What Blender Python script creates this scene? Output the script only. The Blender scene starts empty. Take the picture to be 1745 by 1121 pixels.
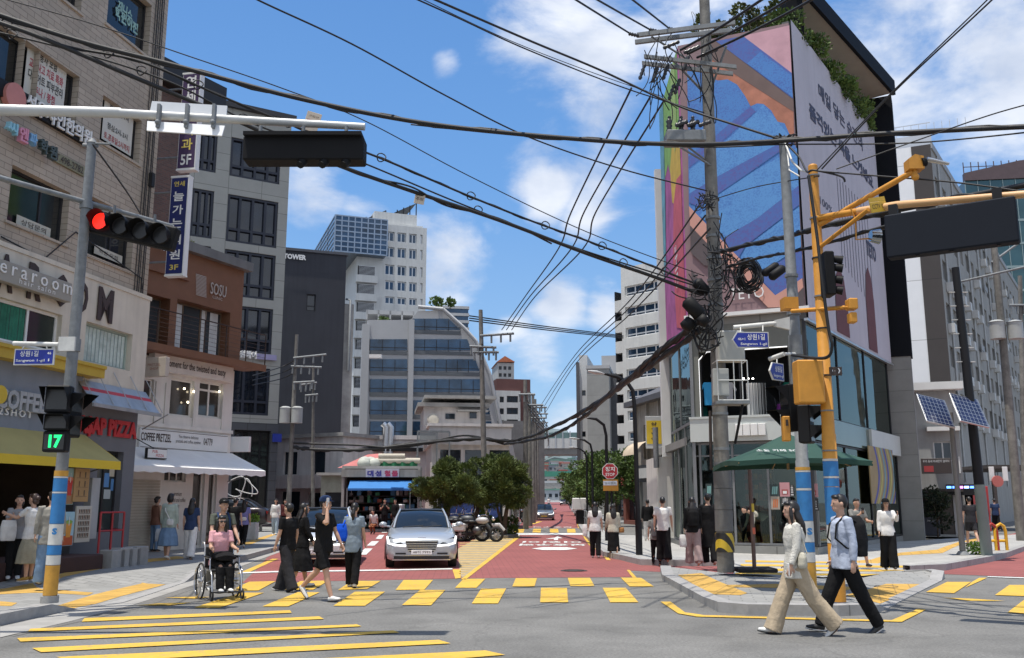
import bpy,bmesh,math,random
from mathutils import Vector,Matrix,noise
random.seed(7)
R=math.radians
sc=bpy.context.scene
COL=sc.collection
# ---------------------------------------------------------------- camera
FPX,PITCH,CAMZ=1580.0,math.atan(295.5/1580.0),1.65
cd=bpy.data.cameras.new('camera');cam=bpy.data.objects.new('camera',cd);COL.objects.link(cam)
cd.sensor_width=36;cd.lens=36*FPX/1745;cd.clip_end=4000;cd.clip_start=.1
cam.location=(0,0,CAMZ);cam.rotation_euler=(math.pi/2+PITCH,0,0)
sc.camera=cam
# ---------------------------------------------------------------- light
SUNV=Vector((-.175,-.13,1)).normalized()
w=bpy.data.worlds.new('World');sc.world=w;w.use_nodes=True
def build_world():
 nt=w.node_tree;nt.nodes.clear();N=nt.nodes.new;L=nt.links.new
 out=N('ShaderNodeOutputWorld');bg=N('ShaderNodeBackground');bg.inputs[1].default_value=SKY
 sky=N('ShaderNodeTexSky');sky.sky_type='NISHITA';sky.sun_disc=False
 sky.sun_elevation=math.asin(SUNV.z);sky.sun_rotation=math.atan2(SUNV.x,SUNV.y)
 sky.air_density=1.1;sky.dust_density=.6;sky.ozone_density=2.2;sky.altitude=50
 tc=N('ShaderNodeTexCoord');sep=N('ShaderNodeSeparateXYZ');L(tc.outputs['Generated'],sep.inputs[0])
 hsv=N('ShaderNodeHueSaturation');hsv.inputs['Saturation'].default_value=1.1;hsv.inputs['Value'].default_value=1.2
 L(sky.outputs[0],hsv.inputs['Color'])
 gr=N('ShaderNodeValToRGB');L(sep.outputs[2],gr.inputs[0]);e=gr.color_ramp.elements
 e[0].position=0;e[0].color=(1.75,2.45,3.35,1);e[1].position=.62;e[1].color=(.34,1.02,2.6,1)
 a_=e.new(.12);a_.color=(1.2,2.1,3.4,1);b_=e.new(.33);b_.color=(.6,1.5,3.2,1)
 m0=N('ShaderNodeMix');m0.data_type='RGBA';m0.inputs[0].default_value=.85;L(hsv.outputs[0],m0.inputs[6]);L(gr.outputs[0],m0.inputs[7])
 mp=N('ShaderNodeMapping');mp.inputs['Scale'].default_value=(1.0,1.0,1.9);mp.inputs['Location'].default_value=(.3,.1,.2)
 L(tc.outputs['Generated'],mp.inputs[0])
 nz=N('ShaderNodeTexNoise');nz.inputs['Scale'].default_value=5.5;nz.inputs['Detail'].default_value=9;nz.inputs['Roughness'].default_value=.58
 nz.inputs['Distortion'].default_value=.25
 L(mp.outputs[0],nz.inputs['Vector'])
 acc=None
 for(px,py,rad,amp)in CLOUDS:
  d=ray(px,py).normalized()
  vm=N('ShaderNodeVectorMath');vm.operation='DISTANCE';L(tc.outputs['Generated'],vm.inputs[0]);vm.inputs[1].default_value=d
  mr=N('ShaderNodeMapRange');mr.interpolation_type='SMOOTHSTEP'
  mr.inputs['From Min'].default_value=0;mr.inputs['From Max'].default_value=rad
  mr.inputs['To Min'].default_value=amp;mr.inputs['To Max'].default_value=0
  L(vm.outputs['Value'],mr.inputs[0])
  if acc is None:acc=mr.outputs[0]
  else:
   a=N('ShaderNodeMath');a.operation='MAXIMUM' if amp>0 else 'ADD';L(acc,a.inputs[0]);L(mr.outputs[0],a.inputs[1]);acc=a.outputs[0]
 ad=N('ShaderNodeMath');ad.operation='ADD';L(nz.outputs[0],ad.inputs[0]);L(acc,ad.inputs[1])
 cr=N('ShaderNodeMapRange');cr.interpolation_type='SMOOTHSTEP';cr.inputs['From Min'].default_value=.54;cr.inputs['From Max'].default_value=.80
 fill_cloud=N('ShaderNodeMapRange');fill_cloud.inputs['From Min'].default_value=.35;fill_cloud.inputs['From Max'].default_value=-.25;fill_cloud.inputs['To Min'].default_value=0;fill_cloud.inputs['To Max'].default_value=.26;L(sep.outputs[1],fill_cloud.inputs[0])  # unseen cloud cover added behind the camera to whiten the fill in shade
 a2=N('ShaderNodeMath');a2.operation='ADD';L(ad.outputs[0],a2.inputs[0]);L(fill_cloud.outputs[0],a2.inputs[1]);L(a2.outputs[0],cr.inputs[0])
 n2=N('ShaderNodeTexNoise');n2.inputs['Scale'].default_value=9;n2.inputs['Detail'].default_value=6
 L(mp.outputs[0],n2.inputs['Vector'])
 r2=N('ShaderNodeValToRGB');e=r2.color_ramp.elements
 e[0].position=.35;e[0].color=(2.9,3.2,3.8,1);e[1].position=.65;e[1].color=(4.7,4.8,5.0,1)
 L(n2.outputs[0],r2.inputs[0])
 mx=N('ShaderNodeMix');mx.data_type='RGBA'
 fm=N('ShaderNodeMath');fm.operation='MULTIPLY';fm.inputs[1].default_value=.86;L(cr.outputs[0],fm.inputs[0])
 L(fm.outputs[0],mx.inputs[0]);L(m0.outputs[2],mx.inputs[6]);L(r2.outputs[0],mx.inputs[7])
 L(mx.outputs[2],bg.inputs[0]);L(bg.outputs[0],out.inputs[0])
SKY=.14
sl=bpy.data.lights.new('sun','SUN');sl.energy=3.2;sl.angle=R(.5);sl.color=(1,.945,.86)
so=bpy.data.objects.new('sun',sl);COL.objects.link(so);so.location=(0,0,60)
so.rotation_euler=SUNV.to_track_quat('Z','Y').to_euler()
sc.view_settings.view_transform='Standard';sc.view_settings.look='None';sc.view_settings.exposure=.70;sc.view_settings.gamma=1
sc.render.engine='CYCLES'
sc.cycles.max_bounces=6;sc.cycles.transparent_max_bounces=16
# ---------------------------------------------------------------- geometry helpers
_c,_s=math.cos(PITCH),math.sin(PITCH)
def ray(px,py):
 xv=(px-872.5)/FPX;yv=(560.5-py)/FPX
 return Vector((xv,_c-yv*_s,_s+yv*_c))
def G(px,py,z=0.0):
 d=ray(px,py);t=(z-CAMZ)/d.z;return Vector((d.x*t,d.y*t,z))
def D(px,py,Y):
 d=ray(px,py);t=Y/d.y;return Vector((d.x*t,Y,CAMZ+d.z*t))
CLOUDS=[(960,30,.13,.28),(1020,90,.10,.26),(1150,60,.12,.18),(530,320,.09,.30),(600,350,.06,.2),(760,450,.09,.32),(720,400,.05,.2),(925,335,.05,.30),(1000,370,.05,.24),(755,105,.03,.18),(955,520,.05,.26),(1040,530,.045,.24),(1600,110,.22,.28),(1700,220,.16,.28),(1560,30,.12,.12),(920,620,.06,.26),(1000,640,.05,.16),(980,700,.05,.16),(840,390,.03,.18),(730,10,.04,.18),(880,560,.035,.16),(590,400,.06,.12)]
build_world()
def frame(x,y,ang,z=0):
 """local x runs along a wall, -y faces out of it"""
 return Matrix.Translation((x,y,z))@Matrix.Rotation(R(ang),4,'Z')
class W:
 """a wall plane; turns a pixel of the reference into (u, z) on it"""
 def __init__(s,x,y,ang,z=0):s.m=frame(x,y,ang,z);s.mi=s.m.inverted();s.x=x;s.y=y;s.a=ang
 def at(s,px,py,out=0.0):
  o=s.mi@Vector((0,0,CAMZ));d=s.mi.to_3x3()@ray(px,py)
  t=(-out-o.y)/d.y;p=o+d*t;return p.x,p.z
 def u(s,px,py=700,out=0.0):return s.at(px,py,out)[0]
 def box(s,x0,y0,x1,y1,out=0.0):
  """rectangle u0,z0,u1,z1 from pixel corners (left-top, right-bottom)"""
  a=s.at(x0,y0,out);b=s.at(x1,y1,out);return(a[0],b[1],b[0],a[1])
I4=Matrix.Identity(4)
WM={}
class MB:
 def __init__(s):s.v=[];s.f=[];s.mi=[];s.sm=[];s.m=I4
 def add(s,vs,fs,mi=0,smooth=False):
  n=len(s.v);m=s.m
  s.v.extend([tuple(m@Vector(p))for p in vs])if m is not I4 else s.v.extend([tuple(p)for p in vs])
  for f in fs:s.f.append([i+n for i in f]);s.mi.append(mi);s.sm.append(smooth)
  return s
 def box(s,x0,x1,y0,y1,z0,z1,mi=0,b=0.0):
  if x0>x1:x0,x1=x1,x0
  if y0>y1:y0,y1=y1,y0
  if z0>z1:z0,z1=z1,z0
  if b>0 and min(x1-x0,y1-y0,z1-z0)>2.2*b:
   return s.bbox(x0,x1,y0,y1,z0,z1,mi,b)
  v=[(x0,y0,z0),(x1,y0,z0),(x1,y1,z0),(x0,y1,z0),(x0,y0,z1),(x1,y0,z1),(x1,y1,z1),(x0,y1,z1)]
  return s.add(v,[(0,3,2,1),(4,5,6,7),(0,1,5,4),(1,2,6,5),(2,3,7,6),(3,0,4,7)],mi)
 def bbox(s,x0,x1,y0,y1,z0,z1,mi,b):
  v=[]
  for z,i in((z0,b),(z0+b,0),(z1-b,0),(z1,b)):
   a,c,d,e=x0+i,x1-i,y0+i,y1-i
   k=b-i if i==0 else 0
   v+=[(a+k,d,z),(c-k,d,z),(c,d+k,z),(c,e-k,z),(c-k,e,z),(a+k,e,z),(a,e-k,z),(a,d+k,z)]
  f=[tuple(range(7,-1,-1)),tuple(range(24,32))]
  for r in range(3):
   for i in range(8):j=(i+1)%8;f.append((r*8+i,r*8+j,r*8+8+j,r*8+8+i))
  return s.add(v,f,mi)
 def tube(s,pts,r,n=8,mi=0,smooth=True,caps=True,sy=1.0,up=None):
  """tapered tube through pts; r number or list; sy squashes the section along the 2nd axis"""
  pts=[Vector(p)for p in pts];k=len(pts)
  rs=r if isinstance(r,(list,tuple))else[r]*k
  v=[];prev=None
  for i,p in enumerate(pts):
   d=(pts[min(i+1,k-1)]-pts[max(i-1,0)])
   if d.length<1e-9:d=Vector((0,0,1))
   d.normalize()
   if prev is None:
    a=Vector(up)if up is not None else(Vector((1,0,0))if abs(d.x)<.8 else Vector((0,1,0)))
   else:a=prev
   a=(a-d*a.dot(d));a=a.normalized()if a.length>1e-6 else d.orthogonal().normalized()
   prev=a;b=d.cross(a)
   rr=rs[i];ra,rb=(rr,rr*sy)if not isinstance(rr,(tuple,list))else rr
   for j in range(n):
    t=2*math.pi*j/n;v.append(p+a*(math.cos(t)*ra)+b*(math.sin(t)*rb))
  f=[]
  for i in range(k-1):
   for j in range(n):q=(j+1)%n;f.append((i*n+j,i*n+q,i*n+n+q,i*n+n+j))
  s.add(v,f,mi,smooth)
  if caps==2:b0=len(s.v)-len(v);s.f+=[[b0+n-1-i for i in range(n)],[b0+(k-1)*n+i for i in range(n)]];s.mi+=[mi,mi];s.sm+=[True,True]
  elif caps:s.add(v[:n]+v[-n:],[tuple(range(n-1,-1,-1)),tuple(range(n,2*n))],mi)
  return s
 def cyl(s,x,y,z0,z1,r0,r1=None,n=12,mi=0):
  return s.tube([(x,y,z0),(x,y,z1)],[r0,r0 if r1 is None else r1],n,mi)
 def ball(s,c,r,n=10,m=7,mi=0,rot=None):
  rx,ry,rz=r if isinstance(r,(tuple,list))else(r,r,r)
  v=[];c=Vector(c)
  for i in range(1,m):
   ph=math.pi*i/m
   for j in range(n):
    t=2*math.pi*j/n;q=Vector((rx*math.sin(ph)*math.cos(t),ry*math.sin(ph)*math.sin(t),rz*math.cos(ph)))
    v.append(c+(rot@q if rot else q))
  top=len(v);q=Vector((0,0,rz));v.append(c+(rot@q if rot else q));v.append(c-(rot@q if rot else q))
  f=[(top,j,(j+1)%n)for j in range(n)]+[(top+1,(m-2)*n+(j+1)%n,(m-2)*n+j)for j in range(n)]
  for i in range(m-2):
   for j in range(n):k=(j+1)%n;f.append((i*n+j,i*n+n+j,i*n+n+k,i*n+k))
  return s.add(v,f,mi,True)
 def poly(s,pts,mi=0):return s.add(pts,[tuple(range(len(pts)))],mi)
 def prism(s,pts,z0,z1,mi=0):
  """pts = plan outline (x,y) counter-clockwise"""
  n=len(pts);v=[(p[0],p[1],z0)for p in pts]+[(p[0],p[1],z1)for p in pts]
  f=[tuple(range(n-1,-1,-1)),tuple(range(n,2*n))]+[(i,(i+1)%n,(i+1)%n+n,i+n)for i in range(n)]
  return s.add(v,f,mi)
 def slab(s,pts,y0,y1,mi=0):
  """pts = outline (x,z) on a wall, thickness from y0 to y1"""
  n=len(pts);v=[(p[0],y0,p[1])for p in pts]+[(p[0],y1,p[1])for p in pts]
  f=[tuple(range(n)),tuple(range(2*n-1,n-1,-1))]+[((i+1)%n,i,i+n,(i+1)%n+n)for i in range(n)]
  return s.add(v,f,mi)
 def loft(s,rings,mi=0,smooth=True,caps=True,closed=True):
  n=len(rings[0]);v=[p for r in rings for p in r];f=[]
  for i in range(len(rings)-1):
   for j in range(n if closed else n-1):k=(j+1)%n;f.append((i*n+j,i*n+k,i*n+n+k,i*n+n+j))
  s.add(v,f,mi,smooth)
  if caps and closed:s.add(list(rings[0])+list(rings[-1]),[tuple(range(n-1,-1,-1)),tuple(range(n,2*n))],mi)
  return s
 def wall(s,u0,u1,z0,z1,holes=(),d=.2,mi=0,y=0.0,mr=None):
  """front sheet with openings and their reveals"""
  mr=mi if mr is None else mr
  hs=[(max(a,u0),max(b,z0),min(c,u1),min(e,z1))for a,b,c,e in holes]
  hs=[h for h in hs if h[2]-h[0]>.01 and h[3]-h[1]>.01]
  us=sorted({u0,u1,*[h[0]for h in hs],*[h[2]for h in hs]});zs=sorted({z0,z1,*[h[1]for h in hs],*[h[3]for h in hs]})
  for i in range(len(zs)-1):
   run=None
   for j in range(len(us)-1):
    cx=(us[j]+us[j+1])/2;cz=(zs[i]+zs[i+1])/2
    inside=any(h[0]<cx<h[2]and h[1]<cz<h[3]for h in hs)
    if not inside:
     if run is None:run=us[j]
    if inside and run is not None:s.poly([(run,y,zs[i]),(us[j],y,zs[i]),(us[j],y,zs[i+1]),(run,y,zs[i+1])],mi);run=None
   if run is not None:s.poly([(run,y,zs[i]),(u1,y,zs[i]),(u1,y,zs[i+1]),(run,y,zs[i+1])],mi)
  for a,b,c,e in hs:
   s.poly([(a,y,b),(a,y,e),(a,y+d,e),(a,y+d,b)],mr);s.poly([(c,y,e),(c,y,b),(c,y+d,b),(c,y+d,e)],mr)
   s.poly([(a,y,b),(a,y+d,b),(c,y+d,b),(c,y,b)],mr);s.poly([(a,y,e),(c,y,e),(c,y+d,e),(a,y+d,e)],mr)
  return s
 def mass(s,u0,u1,z0,z1,dep,mi=0,y=0.0):
  """sides, back and roof behind a wall()"""
  s.poly([(u0,y,z0),(u0,y,z1),(u0,y+dep,z1),(u0,y+dep,z0)],mi);s.poly([(u1,y,z1),(u1,y,z0),(u1,y+dep,z0),(u1,y+dep,z1)],mi)
  s.poly([(u1,y+dep,z0),(u0,y+dep,z0),(u0,y+dep,z1),(u1,y+dep,z1)],mi);s.poly([(u0,y,z1),(u1,y,z1),(u1,y+dep,z1),(u0,y+dep,z1)],mi)
  return s
def tag(o,label=None,cat=None,group=None,kind=None):
 if label:o['label']=label
 if cat:o['category']=cat
 if group:o['group']=group
 if kind:o['kind']=kind
 return o
def thing(name,label,cat,m=None,group=None):
 o=bpy.data.objects.new(name,None);COL.objects.link(o);o.empty_display_size=.3
 if m is None:m=I4
 elif isinstance(m,(tuple,list,Vector)):m=Matrix.Translation(m)
 o.matrix_world=m;WM[o.name]=m.copy()
 return tag(o,label,cat,group)
def obj(name,mb,mats,parent=None,fr=None,label=None,smooth=None):
 """link mb as ONE mesh object. mb is in frame fr (default: the parent's frame, or world)"""
 me=bpy.data.meshes.new(name);me.from_pydata(mb.v,[],mb.f)
 if not isinstance(mats,(list,tuple)):mats=[mats]
 for m in mats:me.materials.append(m)
 if len(mats)>1:me.polygons.foreach_set('material_index',mb.mi)
 me.polygons.foreach_set('use_smooth',mb.sm if smooth is None else[smooth]*len(mb.sm))
 me.validate();me.update()
 o=bpy.data.objects.new(name,me);COL.objects.link(o)
 return place(o,parent,fr,label)
def place(o,parent=None,fr=None,label=None):
 pw=WM[parent.name]if parent else I4
 wmat=pw if fr is None else(fr if isinstance(fr,Matrix)else Matrix.Translation(fr))
 if parent:o.parent=parent
 o.matrix_basis=pw.inverted()@wmat if parent else wmat
 WM[o.name]=wmat.copy()
 if label:o['label']=label
 return o
def struct(name,mb,mats,fr=None,kind='structure'):
 return tag(obj(name,mb,mats,None,fr),kind=kind)
def dup(root,m,label=None,group=None):
 def cp(o,par,wm):
  c=o.copy();COL.objects.link(c)
  if par:c.parent=par
  WM[c.name]=wm
  for ch in[x for x in ALLCH.get(o.name,[])]:cp(ch,c,wm@ch.matrix_basis)
  ALLCH[c.name]=[x for x in c.children]if False else ALLCH.get(o.name,[])
  return c
 r=cp(root,None,m.copy());r.matrix_basis=m
 if label:r['label']=label
 if group:r['group']=group
 return r
ALLCH={}
def index_children(root):
 """remember the children of a thing before it is copied"""
 def go(o):
  ALLCH[o.name]=list(o.children)
  for c in o.children:go(c)
 go(root);return root
# ---------------------------------------------------------------- materials
MATS={}
def mat(name,col,rough=.7,metal=0.0,var=.12,scale=1.5,bump=0.0,bs=30,spec=.5,emis=None,stre=0,coat=0,stain=0.0,streak=0.0,wear=0):
 if name in MATS:return MATS[name]
 m=bpy.data.materials.new(name);m.use_nodes=True;nt=m.node_tree;P=nt.nodes['Principled BSDF'];N=nt.nodes.new;L=nt.links.new
 P.inputs['Roughness'].default_value=rough;P.inputs['Metallic'].default_value=metal;P.inputs['Specular IOR Level'].default_value=spec
 P.inputs['Coat Weight'].default_value=coat
 tc=N('ShaderNodeTexCoord');vec=tc.outputs['Object']
 c4=(*col[:3],1)
 if var>0:
  nz=N('ShaderNodeTexNoise');nz.inputs['Scale'].default_value=scale;nz.inputs['Detail'].default_value=6;nz.inputs['Roughness'].default_value=.62
  L(vec,nz.inputs['Vector'])
  mr=N('ShaderNodeMapRange');mr.inputs['From Min'].default_value=.3;mr.inputs['From Max'].default_value=.7
  mr.inputs['To Min'].default_value=1-var;mr.inputs['To Max'].default_value=1+var;L(nz.outputs[0],mr.inputs[0]);fac=mr.outputs[0]
  if stain or streak:
   ns=N('ShaderNodeTexNoise');ns.inputs['Scale'].default_value=.9;ns.inputs['Detail'].default_value=8
   mp=N('ShaderNodeMapping');mp.inputs['Scale'].default_value=(3.5,3.5,.25)if streak else(1,1,1)
   L(vec,mp.inputs[0]);L(mp.outputs[0],ns.inputs['Vector'])
   m2=N('ShaderNodeMapRange');m2.inputs['From Min'].default_value=.45;m2.inputs['From Max'].default_value=.68
   m2.inputs['To Min'].default_value=1;m2.inputs['To Max'].default_value=1-max(stain,streak);L(ns.outputs[0],m2.inputs[0])
   mu=N('ShaderNodeMath');mu.operation='MULTIPLY';L(fac,mu.inputs[0]);L(m2.outputs[0],mu.inputs[1]);fac=mu.outputs[0]
  vm=N('ShaderNodeVectorMath');vm.operation='SCALE';vm.inputs[0].default_value=col[:3];L(fac,vm.inputs['Scale'])
  co=vm.outputs[0]
  if wear:
   nw=N('ShaderNodeTexNoise');nw.inputs['Scale'].default_value=7;nw.inputs['Detail'].default_value=12;nw.inputs['Roughness'].default_value=.8;L(vec,nw.inputs['Vector'])
   mw=N('ShaderNodeMapRange');mw.inputs['From Min'].default_value=.53;mw.inputs['From Max'].default_value=.60;mw.inputs['To Max'].default_value=wear;L(nw.outputs[0],mw.inputs[0])
   mm=N('ShaderNodeMix');mm.data_type='RGBA';mm.inputs[7].default_value=(.17,.165,.15,1);L(mw.outputs[0],mm.inputs[0]);L(co,mm.inputs[6]);co=mm.outputs[2]
  L(co,P.inputs['Base Color'])
 else:P.inputs['Base Color'].default_value=c4
 if bump>0:
  nb=N('ShaderNodeTexNoise');nb.inputs['Scale'].default_value=bs;nb.inputs['Detail'].default_value=4;L(vec,nb.inputs['Vector'])
  bp=N('ShaderNodeBump');bp.inputs['Strength'].default_value=bump;bp.inputs['Distance'].default_value=.02;L(nb.outputs[0],bp.inputs['Height']);L(bp.outputs[0],P.inputs['Normal'])
 if emis:P.inputs['Emission Color'].default_value=(*emis,1);P.inputs['Emission Strength'].default_value=stre
 MATS[name]=m;return m
def tilemat(name,c1,c2,mortar,bw,bh,ms=.01,off=.5,rough=.8,plan=False,bump=.15,bias=0.0,var=.12,nscale=1.0,rot=0):
 """brick / tile / panel joints laid over a wall (x+y, z) or over the ground (x, y)"""
 if name in MATS:return MATS[name]
 m=bpy.data.materials.new(name);m.use_nodes=True;nt=m.node_tree;P=nt.nodes['Principled BSDF'];N=nt.nodes.new;L=nt.links.new
 P.inputs['Roughness'].default_value=rough
 tc=N('ShaderNodeTexCoord');vec=tc.outputs['Object']
 if not plan:
  sp=N('ShaderNodeSeparateXYZ');L(vec,sp.inputs[0]);a=N('ShaderNodeMath');a.operation='ADD';L(sp.outputs[0],a.inputs[0]);L(sp.outputs[1],a.inputs[1])
  cb=N('ShaderNodeCombineXYZ');L(a.outputs[0],cb.inputs[0]);L(sp.outputs[2],cb.inputs[1]);v2=cb.outputs[0]
 else:
  mp=N('ShaderNodeMapping');mp.inputs['Rotation'].default_value=(0,0,R(rot));L(vec,mp.inputs[0]);v2=mp.outputs[0]
 b=N('ShaderNodeTexBrick');b.offset=off;b.inputs['Scale'].default_value=1;b.inputs['Brick Width'].default_value=bw;b.inputs['Row Height'].default_value=bh
 b.inputs['Mortar Size'].default_value=ms;b.inputs['Mortar Smooth'].default_value=.3;b.inputs['Bias'].default_value=bias
 b.inputs['Color1'].default_value=(*c1,1);b.inputs['Color2'].default_value=(*c2,1);b.inputs['Mortar'].default_value=(*mortar,1)
 L(v2,b.inputs['Vector'])
 nz=N('ShaderNodeTexNoise');nz.inputs['Scale'].default_value=nscale;nz.inputs['Detail'].default_value=8;nz.inputs['Roughness'].default_value=.65;L(vec,nz.inputs['Vector'])
 mr=N('ShaderNodeMapRange');mr.inputs['From Min'].default_value=.3;mr.inputs['From Max'].default_value=.7;mr.inputs['To Min'].default_value=1-var;mr.inputs['To Max'].default_value=1+var
 L(nz.outputs[0],mr.inputs[0])
 vm=N('ShaderNodeVectorMath');vm.operation='SCALE';L(b.outputs['Color'],vm.inputs[0]);L(mr.outputs[0],vm.inputs['Scale']);L(vm.outputs[0],P.inputs['Base Color'])
 if bump:
  bp=N('ShaderNodeBump');bp.invert=True;bp.inputs['Strength'].default_value=bump;bp.inputs['Distance'].default_value=.01;L(b.outputs['Fac'],bp.inputs['Height']);L(bp.outputs[0],P.inputs['Normal'])
 MATS[name]=m;return m
def glass(name,col=(.03,.04,.05),rough=.03,refl=.3,var=.3,scale=.5):
 """dark window glass seen from outside: dark body, mirror coat"""
 if name in MATS:return MATS[name]
 m=mat(name,col,rough=.1,var=var,scale=scale);P=m.node_tree.nodes['Principled BSDF']
 P.inputs['Roughness'].default_value=rough;P.inputs['Metallic'].default_value=refl;P.inputs['Specular IOR Level'].default_value=.8
 nt=m.node_tree;N=nt.nodes.new;L=nt.links.new
 nb=N('ShaderNodeTexNoise');nb.inputs['Scale'].default_value=.7;nb.inputs['Detail'].default_value=1;tc=N('ShaderNodeTexCoord');L(tc.outputs['Object'],nb.inputs['Vector'])
 bp=N('ShaderNodeBump');bp.inputs['Strength'].default_value=.12;bp.inputs['Distance'].default_value=.05;L(nb.outputs[0],bp.inputs['Height']);L(bp.outputs[0],P.inputs['Normal'])
 return m
def clear_glass(name,tint=(.75,.85,.82),dens=.35):
 if name in MATS:return MATS[name]
 m=bpy.data.materials.new(name);m.use_nodes=True;nt=m.node_tree;nt.nodes.clear();N=nt.nodes.new;L=nt.links.new
 out=N('ShaderNodeOutputMaterial');tr=N('ShaderNodeBsdfTransparent');tr.inputs[0].default_value=(*tint,1)
 gl=N('ShaderNodeBsdfGlossy');gl.inputs['Roughness'].default_value=.02;gl.inputs[0].default_value=(.55,.63,.6,1)
 fr=N('ShaderNodeFresnel');fr.inputs[0].default_value=1.5
 nb=N('ShaderNodeTexNoise');nb.inputs['Scale'].default_value=.6;tc=N('ShaderNodeTexCoord');L(tc.outputs['Object'],nb.inputs['Vector'])
 bp=N('ShaderNodeBump');bp.inputs['Strength'].default_value=.1;bp.inputs['Distance'].default_value=.05;L(nb.outputs[0],bp.inputs['Height']);L(bp.outputs[0],gl.inputs['Normal'])
 a=N('ShaderNodeMath');a.operation='MULTIPLY_ADD';a.inputs[1].default_value=1.2;a.inputs[2].default_value=dens;a.use_clamp=True;L(fr.outputs[0],a.inputs[0])
 mx=N('ShaderNodeMixShader');L(a.outputs[0],mx.inputs[0]);L(tr.outputs[0],mx.inputs[1]);L(gl.outputs[0],mx.inputs[2]);L(mx.outputs[0],out.inputs[0])
 MATS[name]=m;return m
def text(name,body,m,parent,fr,h,w=None,ext=.004,bold=0.0,align='CENTER',label=None,space=1.0,shear=0.0,line=1.0):
 """lettering as a mesh; fr = frame whose x runs along the line, z up, -y out; h = letter height, w = forced width"""
 c=bpy.data.curves.new('c','FONT');c.body=body;c.align_x=align;c.align_y='CENTER';c.offset=bold;c.space_character=space;c.shear=shear;c.space_line=line;c.resolution_u=2
 o=bpy.data.objects.new('tmp',c)
 me=bpy.data.meshes.new_from_object(o)
 bpy.data.objects.remove(o);bpy.data.curves.remove(c)
 vs=[v.co.copy()for v in me.vertices]
 if not vs:bpy.data.meshes.remove(me);return None
 x0=min(v.x for v in vs);x1=max(v.x for v in vs);y0=min(v.y for v in vs);y1=max(v.y for v in vs)
 sy=h/(y1-y0);sx=sy if w is None else w/(x1-x0)
 cx=(x0+x1)/2 if align=='CENTER' else x0;cy=(y0+y1)/2
 mb=MB();n=len(vs)
 front=[((v.x-cx)*sx,-ext,(v.y-cy)*sy)for v in vs]
 mb.add(front,[list(p.vertices)for p in me.polygons])
 if ext>.006:
  cnt={}
  for p in me.polygons:
   q=list(p.vertices)
   for a,b in zip(q,q[1:]+q[:1]):cnt[(a,b)]=1
  edges=[(a,b)for(a,b)in cnt if(b,a)not in cnt]
  vv=[];ff=[]
  for a,b in edges:
   k=len(vv);pa,pb=front[a],front[b];vv+=[pa,pb,(pb[0],0,pb[2]),(pa[0],0,pa[2])];ff.append((k,k+3,k+2,k+1))
  mb.add(vv,ff)
 bpy.data.meshes.remove(me)
 return obj(name,mb,m,parent,fr,label)
def wtext(name,body,m,parent,wall,x0,y0,x1,y1,out=.02,**kw):
 """lettering set into the pixel rectangle as it lies on a wall"""
 u0,z0=wall.at(x0,y1,out)[0],wall.at((x0+x1)/2,y1,out)[1];u1,z1=wall.at(x1,y0,out)[0],wall.at((x0+x1)/2,y0,out)[1]
 f=wall.m@Matrix.Translation(((u0+u1)/2,-out,(z0+z1)/2))
 return text(name,body,m,parent,f,z1-z0,u1-u0,**kw)
def window(parent,fr,u0,z0,u1,z1,d,cols,rows,fm,gm,bar=.05,name='window',far=False,zr=None,proud=.05,uc=None):
 """frame with bars (one mesh) > pane"""
 f=MB();y0=d-proud;y1=d
 if bar>0:
  f.box(u0,u1,y0,y1,z0,z0+bar);f.box(u0,u1,y0,y1,z1-bar,z1)
  f.box(u0,u0+bar,y0,y1,z0+bar,z1-bar);f.box(u1-bar,u1,y0,y1,z0+bar,z1-bar)
  us=uc if uc is not None else[u0+(u1-u0)*i/cols for i in range(1,cols)]
  zs=zr if zr is not None else[z0+(z1-z0)*i/rows for i in range(1,rows)]
  for u in us:f.box(u-bar/2,u+bar/2,y0+.004,y1,z0+bar,z1-bar)
  for z in zs:f.box(u0+bar,u1-bar,y0+.008,y1,z-bar/2,z+bar/2)
 if far:
  f.poly([(u0,y1-.004,z0),(u1,y1-.004,z0),(u1,y1-.004,z1),(u0,y1-.004,z1)],1)
  return obj(name,f,[fm,gm],parent,fr)
 o=obj(name,f,fm,parent,fr)
 p=MB();p.box(u0+.002,u1-.002,y1-.018,y1-.006,z0+.002,z1-.002);obj('pane',p,gm,o,fr)
 return o
# common materials
M_dark=mat('dark_recess',(.012,.012,.014),.8)
M_black=mat('black_metal',(.012,.012,.014),.55,0,spec=.25)
M_white=mat('white_paint',(.74,.74,.72),.5,var=.05)
M_alu=mat('aluminium',(.55,.56,.57),.35,.8,var=.06)
M_steel=mat('galvanised_steel',(.20,.212,.22),.65,.1,var=.2,scale=9,streak=.15)
M_conc=mat('concrete',(.33,.325,.31),.85,var=.16,scale=2.2,bump=.2,stain=.18)
M_pole=mat('pole_concrete',(.20,.19,.172),.9,var=.3,scale=4,bump=.4,streak=.5)
M_cable=mat('cable_rubber',(.012,.012,.013),.6,var=.05)
M_rub=mat('tyre_rubber',(.02,.02,.021),.85)
M_yel=mat('road_yellow',(.64,.40,.05),.8,var=.12,scale=14,stain=.15,wear=.55)
M_wht=mat('road_white',(.68,.68,.66),.75,var=.1,scale=9,stain=.1,wear=.5)
M_glass=glass('window_glass')
M_chrome=mat('chrome',(.7,.7,.71),.12,1,var=.02)
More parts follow.
